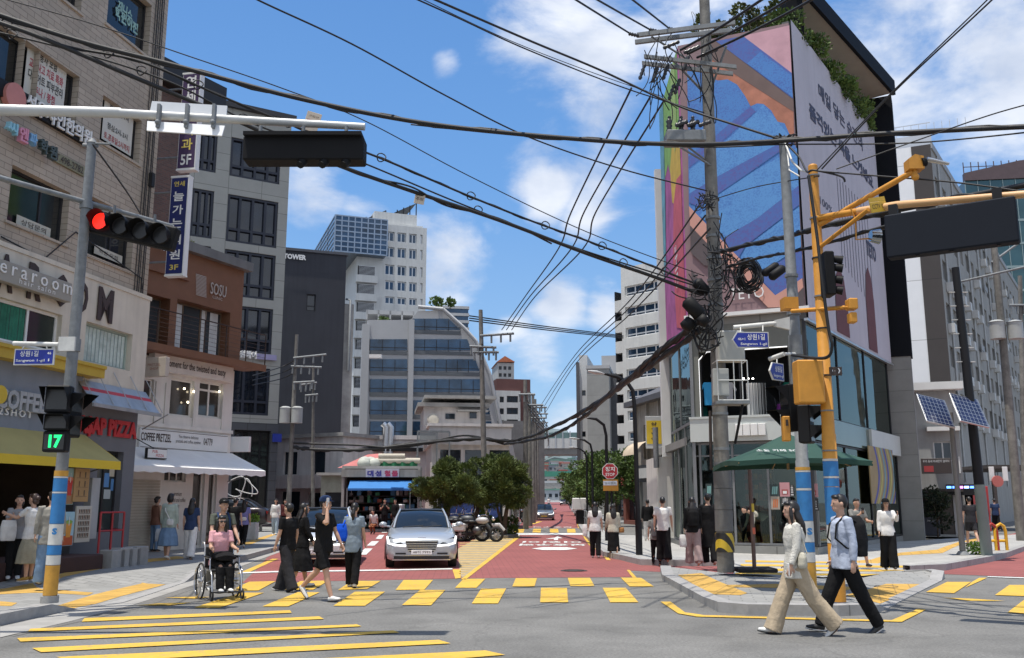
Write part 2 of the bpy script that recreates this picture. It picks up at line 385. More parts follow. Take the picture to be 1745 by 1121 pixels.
# ================================================================ GROUND
def asphalt_mat(name,c,tint=(1,1,1)):
 m=mat(name,c,.93,var=.16,scale=.5,stain=.26);nt=m.node_tree;P=nt.nodes['Principled BSDF'];N=nt.nodes.new;L=nt.links.new
 src=P.inputs['Base Color'].links[0].from_socket
 tc=N('ShaderNodeTexCoord');n=N('ShaderNodeTexNoise');n.inputs['Scale'].default_value=26;n.inputs['Detail'].default_value=8;n.inputs['Roughness'].default_value=.9;L(tc.outputs['Object'],n.inputs[0])
 mr=N('ShaderNodeMapRange');mr.inputs['From Min'].default_value=.38;mr.inputs['From Max'].default_value=.62;mr.inputs['To Min'].default_value=.6;mr.inputs['To Max'].default_value=1.42;L(n.outputs[0],mr.inputs[0])
 v=N('ShaderNodeVectorMath');v.operation='SCALE';L(src,v.inputs[0]);L(mr.outputs[0],v.inputs['Scale'])
 vo=N('ShaderNodeTexVoronoi');vo.feature='DISTANCE_TO_EDGE';vo.inputs['Scale'].default_value=.22
 n2=N('ShaderNodeTexNoise');n2.inputs['Scale'].default_value=1.3;n2.inputs['Detail'].default_value=5;L(tc.outputs['Object'],n2.inputs[0])
 ad=N('ShaderNodeMix');ad.data_type='RGBA';ad.blend_type='ADD';ad.inputs[0].default_value=.8;L(tc.outputs['Object'],ad.inputs[6]);L(n2.outputs['Color'],ad.inputs[7]);L(ad.outputs[2],vo.inputs['Vector'])
 m2=N('ShaderNodeMapRange');m2.inputs['From Min'].default_value=0;m2.inputs['From Max'].default_value=.008;m2.inputs['To Min'].default_value=.82;m2.inputs['To Max'].default_value=1;L(vo.outputs['Distance'],m2.inputs[0])
 v2=N('ShaderNodeVectorMath');v2.operation='SCALE';L(v.outputs[0],v2.inputs[0]);L(m2.outputs[0],v2.inputs['Scale']);L(v2.outputs[0],P.inputs['Base Color'])
 b=N('ShaderNodeBump');b.inputs['Strength'].default_value=.35;b.inputs['Distance'].default_value=.01;L(n.outputs[0],b.inputs['Height']);L(b.outputs[0],P.inputs['Normal'])
 return m
M_asph=asphalt_mat('asphalt',(.165,.162,.152))
M_red=tilemat('red_block_paving',(.29,.088,.078),(.25,.075,.068),(.16,.05,.045),.32,.16,.012,plan=True,var=.14,nscale=.5,rot=-3,bump=.1)
M_tan=mat('worn_yellow_paving',(.36,.29,.18),.9,var=.18,scale=3)
M_pave=tilemat('grey_pavers',(.30,.298,.285),(.25,.25,.24),(.17,.168,.16),.4,.2,.012,plan=True,var=.13,nscale=.8,rot=12)
M_pave2=tilemat('light_pavers',(.40,.395,.375),(.35,.345,.33),(.24,.235,.225),.5,.25,.012,plan=True,var=.12,nscale=.8,rot=-34)
M_kerb=tilemat('granite_kerb',(.33,.325,.315),(.29,.285,.28),(.17,.17,.165),1.0,5.0,.012,off=0,plan=True,var=.14,nscale=6)
M_tact=tilemat('yellow_tactile_blocks',(.56,.34,.075),(.50,.30,.065),(.36,.22,.06),.3,.3,.014,off=0,plan=True,var=.14,nscale=2,rot=20)
M_gutter=mat('gutter_concrete',(.33,.32,.30),.9,var=.16,scale=2,stain=.15)
g=MB();g.poly([(-1500,-200,0),(1500,-200,0),(1500,2600,0),(-1500,2600,0)])
struct('road_asphalt',g,M_asph)
def sheet(name,polys,m,z):
 b=MB()
 for p in polys:b.poly([q if isinstance(q,Vector)else G(q[0],q[1],z)for q in p])
 for i,f in enumerate(b.f):
  a=sum(b.v[f[k]][0]*b.v[f[(k+1)%len(f)]][1]-b.v[f[(k+1)%len(f)]][0]*b.v[f[k]][1]for k in range(len(f)))
  if a<0:b.f[i]=f[::-1]
 return struct(name,b,m)
# red block paving of the streets
far=lambda px,Y,z=.004:Vector(((px-872.5)/1610*Y,Y,z))
sheet('red_paving',[[(413,993),(661,988),(814,985),(1079,983),(1071,972),(1140,975),(1256,979),(1256,948),(1064,944),(1000,905),far(985,82),far(890,82),(884,897),(860,892),(740,879),far(480,75),far(300,70),(380,893),(455,905),(500,925),(455,950),(440,968)],[(1541,940),(1541,976),(1620,978.5),(1900,989),(2300,960),(1950,905),(1745,905),(1650,925)]],M_red,.004)
rise=MB();rise.poly([Vector((-.6,82,.004)),Vector((5.8,82,.004)),Vector((15.2,262,1.7)),Vector((7.2,262,1.7))])
struct('red_paving_slope',rise,M_red)
rs=MB()
rs.poly([(-14,82,-.002),(20,82,-.002),(32,262,1.69),(-6,262,1.69)]);rs.poly([(-6,262,1.69),(32,262,1.69),(60,700,4),(10,700,4)])
struct('rising_ground',rs,M_pave)
sheet('grey_paving_patch',[[(783,972),(787,985),(886,914),(882,902),(862,896),(806,921),(780,935)]],M_tan,.008)
st=[]
for i in range(17):
 y=978-i*4.0;xl=783+max(0,(y-972))*.0;xr=787+(985-y)*1.39
 st.append([(xl,y),(xr-4,y),(xr-4,y-1.3),(xl,y-1.3)])
sheet('hatched_field_lines',st,mat('faded_yellow_line',(.52,.36,.13),.85,var=.25,scale=6),.012)
sheet('hump_asphalt',[[(876,899.5),(1001,899.5),(1003,911.5),(872,911.5)]],M_asph,.008)
Y=[]
Y+=[[(139,1059),(144,1053),(494,1039.5),(497,1044)],[(47,1076),(52,1071),(544,1050),(552,1054.5)],[(29,1087),(35,1093),(616,1067),(608,1063.5)],[(55,1104),(70,1111),(681,1077.5),(670,1074)],[(96,1119),(130,1129),(768,1096),(748,1090)],[(540,1122),(600,1136),(861,1115.5),(827,1108)]]
Y+=[[(600,989.6),(649,989.6),(626,1003),(576,1005)],[(688,988),(738,988),(723,1004.5),(674,1005)],[(790,986),(827,986),(811.6,1001.4),(775.5,1001.4)],[(879,985),(915,985),(911,999),(873,999)],[(967.5,984.4),(1005.4,984.4),(1013,998.4),(972,998.4)],[(1057.7,984),(1092.6,984.4),(1114,999),(1073,999)],[(485,1005),(512,990),(560,989),(534,1004.5)],[(425,991),(470,990),(440,1006),(392,1006)]]
Y+=[[(605,1008),(656,1008),(622,1032),(568,1032)],[(716,1005),(759,1005),(734.5,1031),(685,1030.6)],[(820,1002.7),(862.5,1002.7),(848.6,1028),(804,1028)],[(922,1001.4),(966,1001.4),(968.4,1026),(920.5,1026)],[(1027,1001.4),(1066.4,1001.4),(1088,1026),(1040,1026)],[(447,1033),(491,1033),(545,1009),(507,1009)],[(330,1035),(375,1035),(450,1009.6),(411,1009.6)]]
Y+=[[(232,1031),(270,1028),(326,1026.5),(290,1031)],[(280,1018),(330,1016.5),(361,1017),(330,1019.5)]]
Y+=[[(1125.7,1025),(1155.7,1045),(1167,1043),(1142.6,1025)],[(1155.7,1045),(1187.6,1050.4),(1199,1047.7),(1167,1043)],[(1187.6,1050.4),(1536.7,1059.4),(1519.8,1056.4),(1199,1047.7)],[(1536.7,1059.4),(1578,1038.4),(1565,1036.8),(1519.8,1056.4)]]
Y+=[[(1577.7,1008.5),(1614,991.3),(1645.7,992.8),(1665,1001),(1625.8,1010.5)][:0]or[(1577.7,1008.5),(1614,991.3),(1655,991.3),(1625.8,1010.5)],[(1656,991.5),(1668.7,984.4),(1682,984.4),(1645,1001)],[(1695.5,1013.7),(1720,996.5),(1775,996.5),(1760,1016)],[(1716.4,1043.6),(1745,1022),(1790,1022),(1770,1046)],[(1607,1018),(1656,1020),(1712.6,1023.5),(1656,1023.5)]]
Y+=[[(771,970),(785,970),(785,984.5),(776,986)],[(785,987),(794,987),(887,914.5),(879,914.5)],[(1068,971),(1073,971),(1085,984),(1078,984)]]
Y+=[[(405,977),(464,952),(474,952),(420,977)]]
Y+=[[(878,901),(894,901),(892,907.4),(875,907.4)],[(909,901),(922,901),(921,907.4),(907,907.4)],[(937,901),(951,901),(952,907.4),(937,907.4)],[(966,901),(980,901),(981,907.4),(967,907.4)],[(992,901),(999,901),(1001,907.4),(994,907.4)]]
Y+=[[(981.5,889),(985,889),(990.5,900),(985.5,900)],[(992,911.5),(997.5,911.5),(1008,928),(1003,928)],[(1003,928),(1008,928),(1026,939),(1020,939)],[(1020,939),(1026,939),(1041,954),(1034,954)],[(620,893),(655,893),(650,900),(610,898)],[(904,892),(927,886),(932,886),(910,893)]]
sheet('yellow_road_markings',Y,M_yel,.012)
Wt=[[(413,974.8),(470,972.8),(640,970.5),(771,968),(771,970),(640,972.5),(470,975),(411,977)],[(1683,981.7),(1800,985.4),(1800,987.2),(1683,982.9)],[(872,908.4),(1003,908.4),(1003,911.2),(871,911.2)],[(655,901.5),(663,901.5),(659,907.5),(650,907.5)],[(646,911.5),(655,911.5),(650,918),(640,918)],[(633.5,922),(646,922),(638,929.5),(625,929.5)],[(622,934.5),(635,934.5),(624,945),(609,945)],[(929,918),(945,916),(950,913.5),(959,917),(951,917),(951,920),(944,920),(944,918)],[(906,934.4),(925,932.2),(965,932.2),(984,934.6),(965,937),(925,937)],[(944,875.2),(978,875.2),(978.5,876.6),(944,876.6)],[(944,869.4),(975,869.4),(975,870.4),(944,870.4)],[(935,884.6),(982,884.2),(983,885.4),(935,885.6)],[(951,886),(965,886),(958,888.6)],[(944,864),(970,864),(970,864.8),(944,864.8)],[(700,884),(720,884),(716,886),(694,886)],[(730,888),(742,888),(745,890),(735,890)]]
sheet('white_road_markings',Wt,M_wht,.016)
def roadtext(body,px,py,wpx,hm,rot,m):
 p=G(px,py,.014);wd=wpx/1610*p.y
 f=Matrix.Translation(p)@Matrix.Rotation(R(rot),4,'Z')@Matrix.Rotation(R(-90),4,'X')
 tag(text('road_lettering',body,m,None,f,hm,wd,ext=.001,bold=.03),kind='structure')
roadtext('보호구역',942,928,112,1.7,177,M_wht);roadtext('어린이',941,923.3,100,1.5,177,M_wht);roadtext('보호구역',942,898,66,2.0,177,M_wht)
# manhole covers
for(px,py,r)in((978,972,.33),(1510,1000,.3)):
 p=G(px,py,.012);b=MB();b.cyl(p.x,p.y,.009,.014,r,n=24);b.tube([(p.x+math.cos(i*.5236)*r*.75,p.y+math.sin(i*.5236)*r*.75,.016)for i in range(13)],.01,4)
 struct('manhole_cover',b,mat('cast_iron',(.06,.055,.05),.7,.4,var=.2,scale=20))
# tar patch and repair strip on the asphalt
sheet('asphalt_repair',[[(1590,1027),(1745,1033),(1800,1034),(1800,1030),(1650,1024)],[(60,1065),(139,1048),(230,1030),(345,988),(352,995),(250,1033),(150,1056),(20,1085)]],asphalt_mat('asphalt_repair',(.17,.165,.155)),.004)
def walk(name,pts,m,chain=None,kw=.2,kh=.0):
 """raised pavement: pts = outline (px,py,z) or Vector; chain = the run of pts that carries a kerb"""
 P=[q if isinstance(q,Vector)else G(*q)for q in pts]
 a=sum(P[k].x*P[(k+1)%len(P)].y-P[(k+1)%len(P)].x*P[k].y for k in range(len(P)))
 b=MB();n=len(P);f=list(range(n))if a>0 else list(range(n-1,-1,-1))
 b.add(P,[f]);b.add(P+[Vector((p.x,p.y,-.05))for p in P],[((i+1)%n,i,i+n,(i+1)%n+n)if a<0 else(i,(i+1)%n,(i+1)%n+n,i+n)for i in range(n)])
 top=struct(name,b,m)
 bm=bmesh.new();bm.from_mesh(top.data);bmesh.ops.triangulate(bm,faces=[f for f in bm.faces if len(f.verts)>4]);bm.to_mesh(top.data);bm.free()
 if chain:
  C=[P[i]for i in range(chain[0],chain[1])];sgn=1 if a>0 else-1
  k=MB();inn=[];
  for i,p in enumerate(C):
   t=(C[min(i+1,len(C)-1)]-C[max(i-1,0)]);t.z=0;t.normalize();nrm=Vector((-t.y,t.x,0))*sgn;inn.append((p+nrm*kw,p-nrm*.012))
  for i in range(len(C)-1):
   (i0,o0),(i1,o1)=inn[i],inn[i+1];h=Vector((0,0,.006));dn=lambda q:Vector((q.x,q.y,-.05))
   k.add([o0+h,o1+h,i1+h,i0+h,dn(o0),dn(o1),dn(i1),dn(i0)],[(0,1,2,3),(4,5,1,0),(6,7,3,2)])
  struct('kerb',k,M_kerb)
 return top
def drape(name,polys,m,base,off=.005):
 """thin covering that follows the top of a pavement: convex pixel outlines cut out of its surface"""
 out=MB()
 for p in polys:
  bm=bmesh.new();bm.from_mesh(base.data)
  bmesh.ops.delete(bm,geom=[f for f in bm.faces if f.normal.z<.5],context='FACES')
  bmesh.ops.triangulate(bm,faces=bm.faces[:])
  q=[G(x,y,.1)for x,y in p];c=sum(q,Vector())/len(q)
  for i in range(len(q)):
   a,b=q[i],q[(i+1)%len(q)];n=Vector((b.y-a.y,a.x-b.x,0))
   if n.dot(c-a)>0:n=-n
   bmesh.ops.bisect_plane(bm,geom=bm.verts[:]+bm.edges[:]+bm.faces[:],plane_co=a,plane_no=n,clear_outer=True)
  bm.verts.index_update();out.add([v.co+Vector((0,0,off))for v in bm.verts],[[v.index for v in f.verts]for f in bm.faces]);bm.free()
 return struct(name,out,m)
V=Vector
o_left=walk('left_pavement',[V((-11.5,6.5,.15)),(0,1047,.15),(45,1038,.15),(87,1030,.15),(131,1038,.012),(209,1026.6,.012),(262,1010,.012),(314,992.5,.012),(335,975,.15),(400,951,.15),(474,931,.15),(505,918,.15),(498,906,.15),(462,902,.15),(300,897,.15),V((-32,40,.15)),V((-32,6.5,.15))],M_pave,(0,13))
gu=[(0,1068),(113,1042),(131,1038),(209,1026.6),(314,992.5),(335,984),(400,957),(476,936),(476,941),(405,967),(345,992),(225,1031),(113,1060),(0,1086)]
sheet('left_gutter',[[gu[i],gu[i+1],gu[-2-i],gu[-1-i]]for i in range(6)],M_gutter,.008)
o_isl=walk('corner_island',[(1126,964,.15),(1129,979,.12),(1199,1017,.12),(1225,1026,.15),(1274,1030,.15),(1428,1032,.15),(1484,1030,.15),(1512,1036,.012),(1530,1026,.012),(1604,989,.012),(1608,973,.15),(1588,970,.15),(1541,972,.1),(1500,973,.02),(1400,981,.02),(1260,980,.02),(1240,977,.1)],M_pave,(0,13),.24)
o_shop=walk('shop_pavement',[(1064,944,.15),(1100,952,.15),(1150,953,.15),(1252,953,.04),(1541,963,.04),(1600,960,.1),(1680,946,.15),(1705,940,.15),(1760,922,.15),(1900,905,.15),V((60,50,.15)),V((40,60,.15)),V((14,36,.15)),V((4.8,45,.15)),V((6.0,82,.15)),V((5.75,82,.15)),(989,893,.15),(1000,907,.15),(1018,924,.15),(1037,940,.15)][::-1],M_pave2,None)
for ch in([(1037,940),(1064,944.5),(1100,952.5),(1150,953.5),(1250,954)],[(1541,963),(1600,960.5),(1680,947),(1705,941),(1760,923),(1900,906)],[(989,893),(1000,907),(1018,924),(1037,940)]):
 k=MB();P=[G(a,b,.158)for a,b in ch]
 E=[]
 for i,p in enumerate(P):
  t=(P[min(i+1,len(P)-1)]-P[max(i-1,0)]).normalized();nn=Vector((t.y,-t.x,0))*.16
  if ch[0][0]==989 and nn.x>0:nn=-nn
  E.append((p-nn*.3,p+nn))
 for(a0,a1),(b0,b1)in zip(E,E[1:]):
  q=[a0,b0,b1,a1];k.add(q+[Vector((v.x,v.y,-.04))for v in q],[(0,1,2,3),(2,3,7,6),(0,1,5,4)])
 struct('kerb',k,M_kerb)
walk('far_left_pavement',[V((-28,62,.15)),V((-9.5,58,.15)),V((-4.8,62,.15)),V((-2.4,84,.15)),V((-.9,84,.15)),V((0.1,48,.15)),V((.3,46,.15)),V((-.2,44,.15)),V((-1.6,42.5,.15)),V((-4.4,55,.15)),V((-9,52.5,.15)),V((-28,56,.15))][::-1],M_pave,None)
drape('tactile_paving',[[(100,1024),(160,1007),(200,1010),(160,1021)],[(92,1027),(100,1023.5),(160,1020.5),(128,1027)],[(160,1007),(243,987),(283,989),(200,1010)],[(0,997),(56,992),(72,997),(60,1004),(0,1007)],[(72,997),(160,1004),(150,1008),(60,1004)],[(0,1020),(30,1022),(20,1027),(0,1027)],[(100,989),(99,983),(180,963),(200,967)],[(180,963),(300,951),(330,953),(200,967)],[(396,933),(462,912),(474,911),(425,931)]],M_tact,o_left)
drape('tactile_paving',[[(1155.7,981),(1195,977.5),(1274,1010),(1261,1014),(1210,1014)],[(1238,996),(1320,992),(1330,998),(1240,1000)],[(1320,992),(1460,993),(1440,1000),(1330,998)],[(1440,1008),(1510,987.5),(1578,988),(1500,1020)]],M_tact,o_isl)
drape('tactile_paving',[[(1597.6,938.5),(1633,926),(1645,927),(1606,944)],[(1535,942.5),(1597.6,938.5),(1606,944),(1535,947)],[(1485,952),(1535,942.5),(1535,947),(1490,958)],[(1400,956),(1485,952),(1490,958),(1400,960)],[(1640,925),(1700,908),(1712,909),(1655,927)]],M_tact,o_shop)
sheet('raised_crossing',[[(1250,951),(1541,961),(1545,977),(1400,983),(1250,981)]],M_pave2,.05)
sheet('yellow_crossing_bars',[[(1262,961),(1500,963.5),(1586,964),(1583,967),(1500,967),(1262,964)],[(1256,968),(1541,971),(1541,974),(1254,972)],[(1254,975.5),(1500,978),(1470,981),(1252,979)],[(1270,954.5),(1420,957),(1420,959.5),(1270,957.5)]],M_yel,.056)
# ================================================================ BUILDINGS
def wallat(px,Y,ang,back=0.0,z=0):
 """wall whose line passes the point seen at pixel column px, Y metres ahead; origin slid back along the wall"""
 x=(px-872.5)/1606*Y;a=R(ang);return W(x-math.cos(a)*back,Y-math.sin(a)*back,ang,z)
def rect(wl,x0,x1,xm,yt,yb,out=0.0):
 u0=wl.at(x0,(yt+yb)/2,out)[0];u1=wl.at(x1,(yt+yb)/2,out)[0]
 return(u0,wl.at(xm,yb,out)[1],u1,wl.at(xm,yt,out)[1])
def rt(name,body,m,parent,wl,x0,x1,xm,yt,yb,out=.02,**kw):
 u0,z0,u1,z1=rect(wl,x0,x1,xm,yt,yb,out)
 return text(name,body,m,parent,wl.m@Matrix.Translation(((u0+u1)/2,-out,(z0+z1)/2)),z1-z0,u1-u0,**kw)
def slabrect(mb,r,y0,y1,mi=0,b=0):mb.box(r[0],r[2],y0,y1,r[1],r[3],mi,b)
M_tile=tilemat('beige_tile',(.44,.375,.30),(.375,.32,.255),(.20,.17,.14),.45,.15,.009,off=.5,var=.14,nscale=.6)
M_beige=mat('beige_render',(.60,.55,.46),.85,var=.08,scale=1.2,streak=.16)
M_brown=mat('brown_panel',(.18,.085,.045),.6,var=.1,scale=2)
M_dbrown=mat('dark_brown',(.04,.025,.02),.6)
M_frame=mat('dark_frame',(.03,.03,.033),.5,.3)
M_gold=mat('bronze_frame',(.18,.13,.085),.5,.3)
M_curt=mat('curtain_fabric',(.45,.52,.48),.9,var=.25,scale=4)
M_redl=mat('red_lettering',(.50,.03,.035),.5)
M_cream=mat('cream_paint',(.68,.66,.61),.75,var=.06,scale=1.5,streak=.1)
# ---------------- tiled corner building on the left
LB=wallat(245,26,79,back=12);L=LB
UE=L.u(243,600)
bl=thing('tiled_building','beige tiled corner building with salon and cafe storefronts, nearest on the left','building',L.m)
zb=L.at(120,461)[1];zc=L.at(120,648)[1];ZT=16.6
hs=[rect(L,36,135,85,96,192),rect(L,171,241,205,181,261),rect(L,183,258,220,-26,71),rect(L,40,145,92,-110,-14),rect(L,14,118,66,302,398),rect(L,151,228,188,350,449)]
hs+=[(hs[0][0],hs[2][1]+2.9,hs[0][2],hs[2][3]+2.9),(hs[1][0],hs[2][1]+2.9,hs[1][2],hs[2][3]+2.9)]
hs2=[(h[0]-4.6,h[1],h[2]-4.2,h[3])for h in hs[:2]+hs[4:5]]
mb=MB();mb.wall(0,UE,zb,ZT,hs+hs2,.28);mb.mass(0,UE,zb,ZT,14);obj('tiled_wall',mb,M_tile,bl)
for i,h in enumerate(hs+hs2):
 window(bl,L.m,*h,.24,1,1,M_frame,glass('office_glass',(.02,.022,.022),.06,.12,var=.6,scale=.8),bar=.06,uc=[h[0]+(h[2]-h[0])*.62]if i in(4,5)else None)
 s_=MB();s_.box(h[0]-.08,h[2]+.08,-.05,.02,h[1]-.07,h[1]);obj('window_sill',s_,M_tile,bl)
ba=rect(L,-20,100,50,522,592);bb=rect(L,139,220,180,558,624)
mb=MB();mb.wall(0,UE+.06,zc,zb+.02,[ba,bb],.18,y=-.08);mb.mass(0,UE+.06,zc,zb+.02,10,y=-.08)
mb.box(0,UE+.1,-.11,-.06,zb-.05,zb+.06);obj('rendered_band',mb,M_beige,bl)
w1=window(bl,L.m,*ba,.1,1,1,M_white,glass('dim_glass',(.03,.04,.035),.05,.15),bar=.07,uc=[ba[0]+(ba[2]-ba[0])*.55])
mb=MB();c0=ba[0];c1=ba[0]+(ba[2]-ba[0])*.52
mb.loft([[(c0+(c1-c0)*i/40,.068+.02*math.sin(i*1.9),z)for i in range(41)]for z in(ba[1]+.06,ba[3]-.08)],caps=False,closed=False)
obj('curtain',mb,mat('green_curtain',(.03,.17,.11),.9,var=.3,scale=3),w1,L.m)
w2=window(bl,L.m,*bb,.12,1,1,mat('pale_green_frame',(.35,.42,.37),.6),glass('milky_glass',(.28,.36,.33),.15,.1,var=.15),bar=.05)
mb=MB();mb.loft([[(bb[0]+.03+(bb[2]-bb[0]-.06)*i/60,.092+.015*math.sin(i*1.3),z)for i in range(61)]for z in(bb[1]+.06,bb[3]-.08)],caps=False,closed=False);obj('curtain',mb,M_curt,w2,L.m)
M_ink=mat('dark_lettering',(.05,.032,.028),.6)
for ch,x0,x1,xm,yt,yb in(('A',-6,23,8,432,497),('R',47,71,59,449,512),('O',95,114,104,467,523),('O',131,149,140,480,533),('M',166,192,179,491,549)):
 rt('letter',ch,M_ink,bl,L,x0,x1,xm,yt,yb,out=.10,bold=.03,ext=.03)
# salon signboard standing off the wall
sg=thing('shop_sign','grey salon signboard in front of the big brown letters','sign',L.m);mb=MB()
r=rect(L,-60,124,60,461,496,.35);slabrect(mb,r,-.35,-.16,0,.01);mb.box(r[0]+.3,r[0]+.36,-.16,-.08,r[1]+.1,r[3]-.1);mb.box(r[2]-.5,r[2]-.44,-.16,-.08,r[1]+.1,r[3]-.1)
obj('board',mb,mat('warm_grey_panel',(.30,.285,.25),.6,var=.06),sg)
rt('lettering','teraroom',M_white,sg,L,-20,124,52,461,480,out=.36,space=1.5,ext=.02);rt('small_lettering','hair salon',M_white,sg,L,32,95,62,483,492,out=.36,space=1.3)
# clinic banner letters
sg=thing('clinic_sign','black strip sign with white clinic lettering under the upper windows','sign',L.m);mb=MB()
r=rect(L,-20,158,90,186,214,.12);slabrect(mb,r,-.12,-.03);obj('board',mb,M_black,sg)
rt('lettering','성우샤인한의원',M_white,sg,L,40,157,98,190,218,out=.14,ext=.05,bold=.02)
mb=MB();c=L.at(28,165,.2);mb.tube([(c[0],-.2,c[1]),(c[0],-.05,c[1])],.32,20);obj('emblem',mb,mat('pink_emblem',(.5,.2,.17),.5),sg)
sg=thing('academy_sign','row of coloured academy letters on the tiled wall','sign',L.m)
for ch,x0,x1,xm,yt,yb,c in(('씨',6,24,15,208,228,(.25,.5,.6)),('엔',26,42,34,217,243,(.6,.25,.35)),('파',44,57,50,227,248,(.2,.4,.62)),('학',62,76,69,238,262,(.06,.08,.075)),('원',78,91,84,248,272,(.06,.08,.075))):
 rt('letter',ch,mat('letter_%d'%x0,c,.5),sg,L,x0,x1,xm,yt,yb,out=.16,ext=.12,bold=.03)
mb=MB();r=rect(L,92,146,118,270,287,.06);slabrect(mb,r,-.06,-.01);obj('number_strip',mb,mat('olive_panel',(.22,.21,.13),.6),sg)
rt('numbers','T.498-2782',M_ink,sg,L,94,143,118,272,284,out=.07)
for(a,lines,x0,x1,xm,yt,yb,nm)in((0,(('자동차 보험',(.03,.03,.03),60,98,79,95,112),('교통사고 치료 특화',(.45,.04,.07),48,109,79,115,132),('다이어트 피부관리',(.03,.03,.03),46,108,78,134,151),('추나 / 봉침',(.45,.04,.07),57,94,76,154,171)),42,113,78,84,180,'yellowish clinic poster filling the window above the strip sign'),(1,(('평일:9시-7시',(.06,.06,.07),186,220,203,187,199),('점심:2시-3시',(.03,.03,.03),182,218,200,218,229),('토.공휴일:2시까지',(.4,.05,.06),176,221,199,236,248)),175,227,200,172,252,'white opening hours poster in the window right of the strip sign')):
 sg=thing('window_poster',nm,'poster',L.m);mb=MB();r=rect(L,x0,x1,xm,yt,yb,-.17);mb.box(r[0],r[2],.17,.18,r[1],r[3]);obj('sheet',mb,mat('poster_paper',(.6,.585,.52),.6,var=.04),sg)
 for(t,c,a0,a1,am,b0,b1)in lines:rt('lettering',t,mat('ink_%02d'%int(c[0]*100),c,.6),sg,L,a0,a1,am,b0,b1,out=-.165,bold=.012)
for(x0,x1,xm,yt,yb,cx,t)in((27,87,57,377,395,(.5,.48,.40),'상담문의'),(160,209,184,426,441,(.5,.48,.42),'학원 모집')):
 mb=MB();r=rect(L,x0,x1,xm,yt,yb,-.16);mb.box(r[0],r[2],.16,.17,r[1],r[3]);b_=thing('window_notice','small notice strip at the foot of the %s dark window'%('left' if x0<90 else 'right'),'notice',L.m);obj('strip',mb,mat('notice_paper',cx,.6),b_)
 rt('lettering',t,M_ink,b_,L,x0+8,x1-8,xm,yt+4,yb-4,out=-.155)
mb=MB();r=rect(L,195,236,216,14,58,-.18);b_=thing('window_lettering','pale green lettering in the top right window','lettering',L.m)
rt('lettering','제니스',mat('pale_green_vinyl',(.28,.46,.40),.6),b_,L,200,226,213,8,26,out=-.175,bold=.05);rt('lettering','학원이전',MATS['pale_green_vinyl'],b_,L,195,236,215,24,45,out=-.175,bold=.05)
# facade cables hanging on the tile
mb=MB()
for k in range(5):
 u=UE-.25-.1*k;mb.tube([(u,-.03-.01*(k%2),zb+.1),(u+.03*(k%2),-.04,zb+4),(u,-.03,ZT)],.012+.004*(k%2),5)
a=L.at(0,418,.04);b=L.at(126,425,.04);mb.tube([(a[0],-.05,a[1]+.2),(a[0]+1.4,-.06,a[1]+.05),(b[0],-.05,b[1]+.45),(UE-.4,-.05,zb+.5),(UE-.3,-.05,zb+.2)],.018,5)
mb.box(UE-.35,UE-.2,-.12,-.01,zb+3.2,zb+3.6);obj('wall_cables',mb,M_cable,bl)
# ground floor: cafe and pizza shop
zg=.15;uA=L.u(-200,800);uP=L.u(130,800);uR=UE
mb=MB();a=L.at(60,626,.12)[1];b_z=L.at(60,735,.12)[1]
mb.box(0,L.u(127,700),-.16,-.02,b_z,a);obj('cafe_fascia',mb,mat('blue_grey_panel',(.20,.225,.26),.6,var=.06,streak=.12),bl)
mb=MB();mb.box(0,L.u(148,640),-.5,-.02,a,a+.22);mb.box(0,L.u(148,640),-.55,-.3,a+.22,a+.3);obj('yellow_cornice',mb,mat('yellow_trim',(.48,.33,.04),.5),bl)
rt('cafe_lettering','COFFEE',mat('silver_letter',(.42,.44,.45),.4,.3),bl,L,-12,73,30,666,700,out=.18,ext=.1,bold=.04);rt('small_lettering','12SHOT',M_white,bl,L,-12,54,22,697,709,out=.18,ext=.03,space=1.4)
mb=MB();c=L.at(0,672,.3);mb.tube([(c[0],-.32,c[1]),(c[0],-.2,c[1])],.2,20);obj('round_logo',mb,mat('yellow_disc',(.6,.42,.04),.5),bl)
# cafe interior box and glass
o1=L.u(-160,850);o2=L.u(126,850);p1=L.u(162,850);p2=L.u(205,850);ph=L.at(183,768)[1]
mb=MB();mb.wall(0,uR,zg,zc,[(o1,zg+.02,o2,b_z-.02),(p1,.9,p2,ph)],.3);mb.mass(0,uR,zg,zc,9)
obj('shopfront_wall',mb,mat('slate_render',(.15,.155,.17),.8,var=.08),bl)
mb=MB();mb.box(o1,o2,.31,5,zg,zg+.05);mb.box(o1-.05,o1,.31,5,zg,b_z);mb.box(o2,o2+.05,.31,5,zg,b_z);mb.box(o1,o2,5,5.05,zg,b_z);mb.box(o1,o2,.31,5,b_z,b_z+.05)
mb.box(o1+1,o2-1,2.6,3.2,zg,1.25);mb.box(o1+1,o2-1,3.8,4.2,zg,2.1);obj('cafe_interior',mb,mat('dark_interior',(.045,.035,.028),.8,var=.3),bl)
mb=MB()
for i in range(4):mb.ball((o1+1.5+i*1.2,1.5+.3*(i%2),2.75),.07)
obj('pendant_lamp',mb,mat('warm_lamp',(1,.7,.3),.5,emis=(1,.62,.25),stre=4),bl)
rt('shop_lettering','A$AP PIZZA',M_redl,bl,L,131,232,181,713,747,out=.02,ext=.04,bold=.05)
window(bl,L.m,p1,.9,p2,ph,.22,2,1,M_frame,glass('shop_glass',(.05,.06,.06),.04,.1),bar=.06)
po=MB();
for(x0,x1,yt,yb,mi)in((176,186,806,830,0),(187,196,790,812,1),(177,188,834,850,2),(189,197,816,836,0)):
 r=rect(L,x0,x1,(x0+x1)/2,yt,yb,-.19);po.box(r[0],r[2],.19,.2,r[1],r[3],mi)
obj('window_posters',po,[mat('poster_blue',(.1,.25,.5),.6),mat('poster_cream',(.5,.45,.35),.6),mat('poster_pale',(.45,.5,.5),.6)],bl)
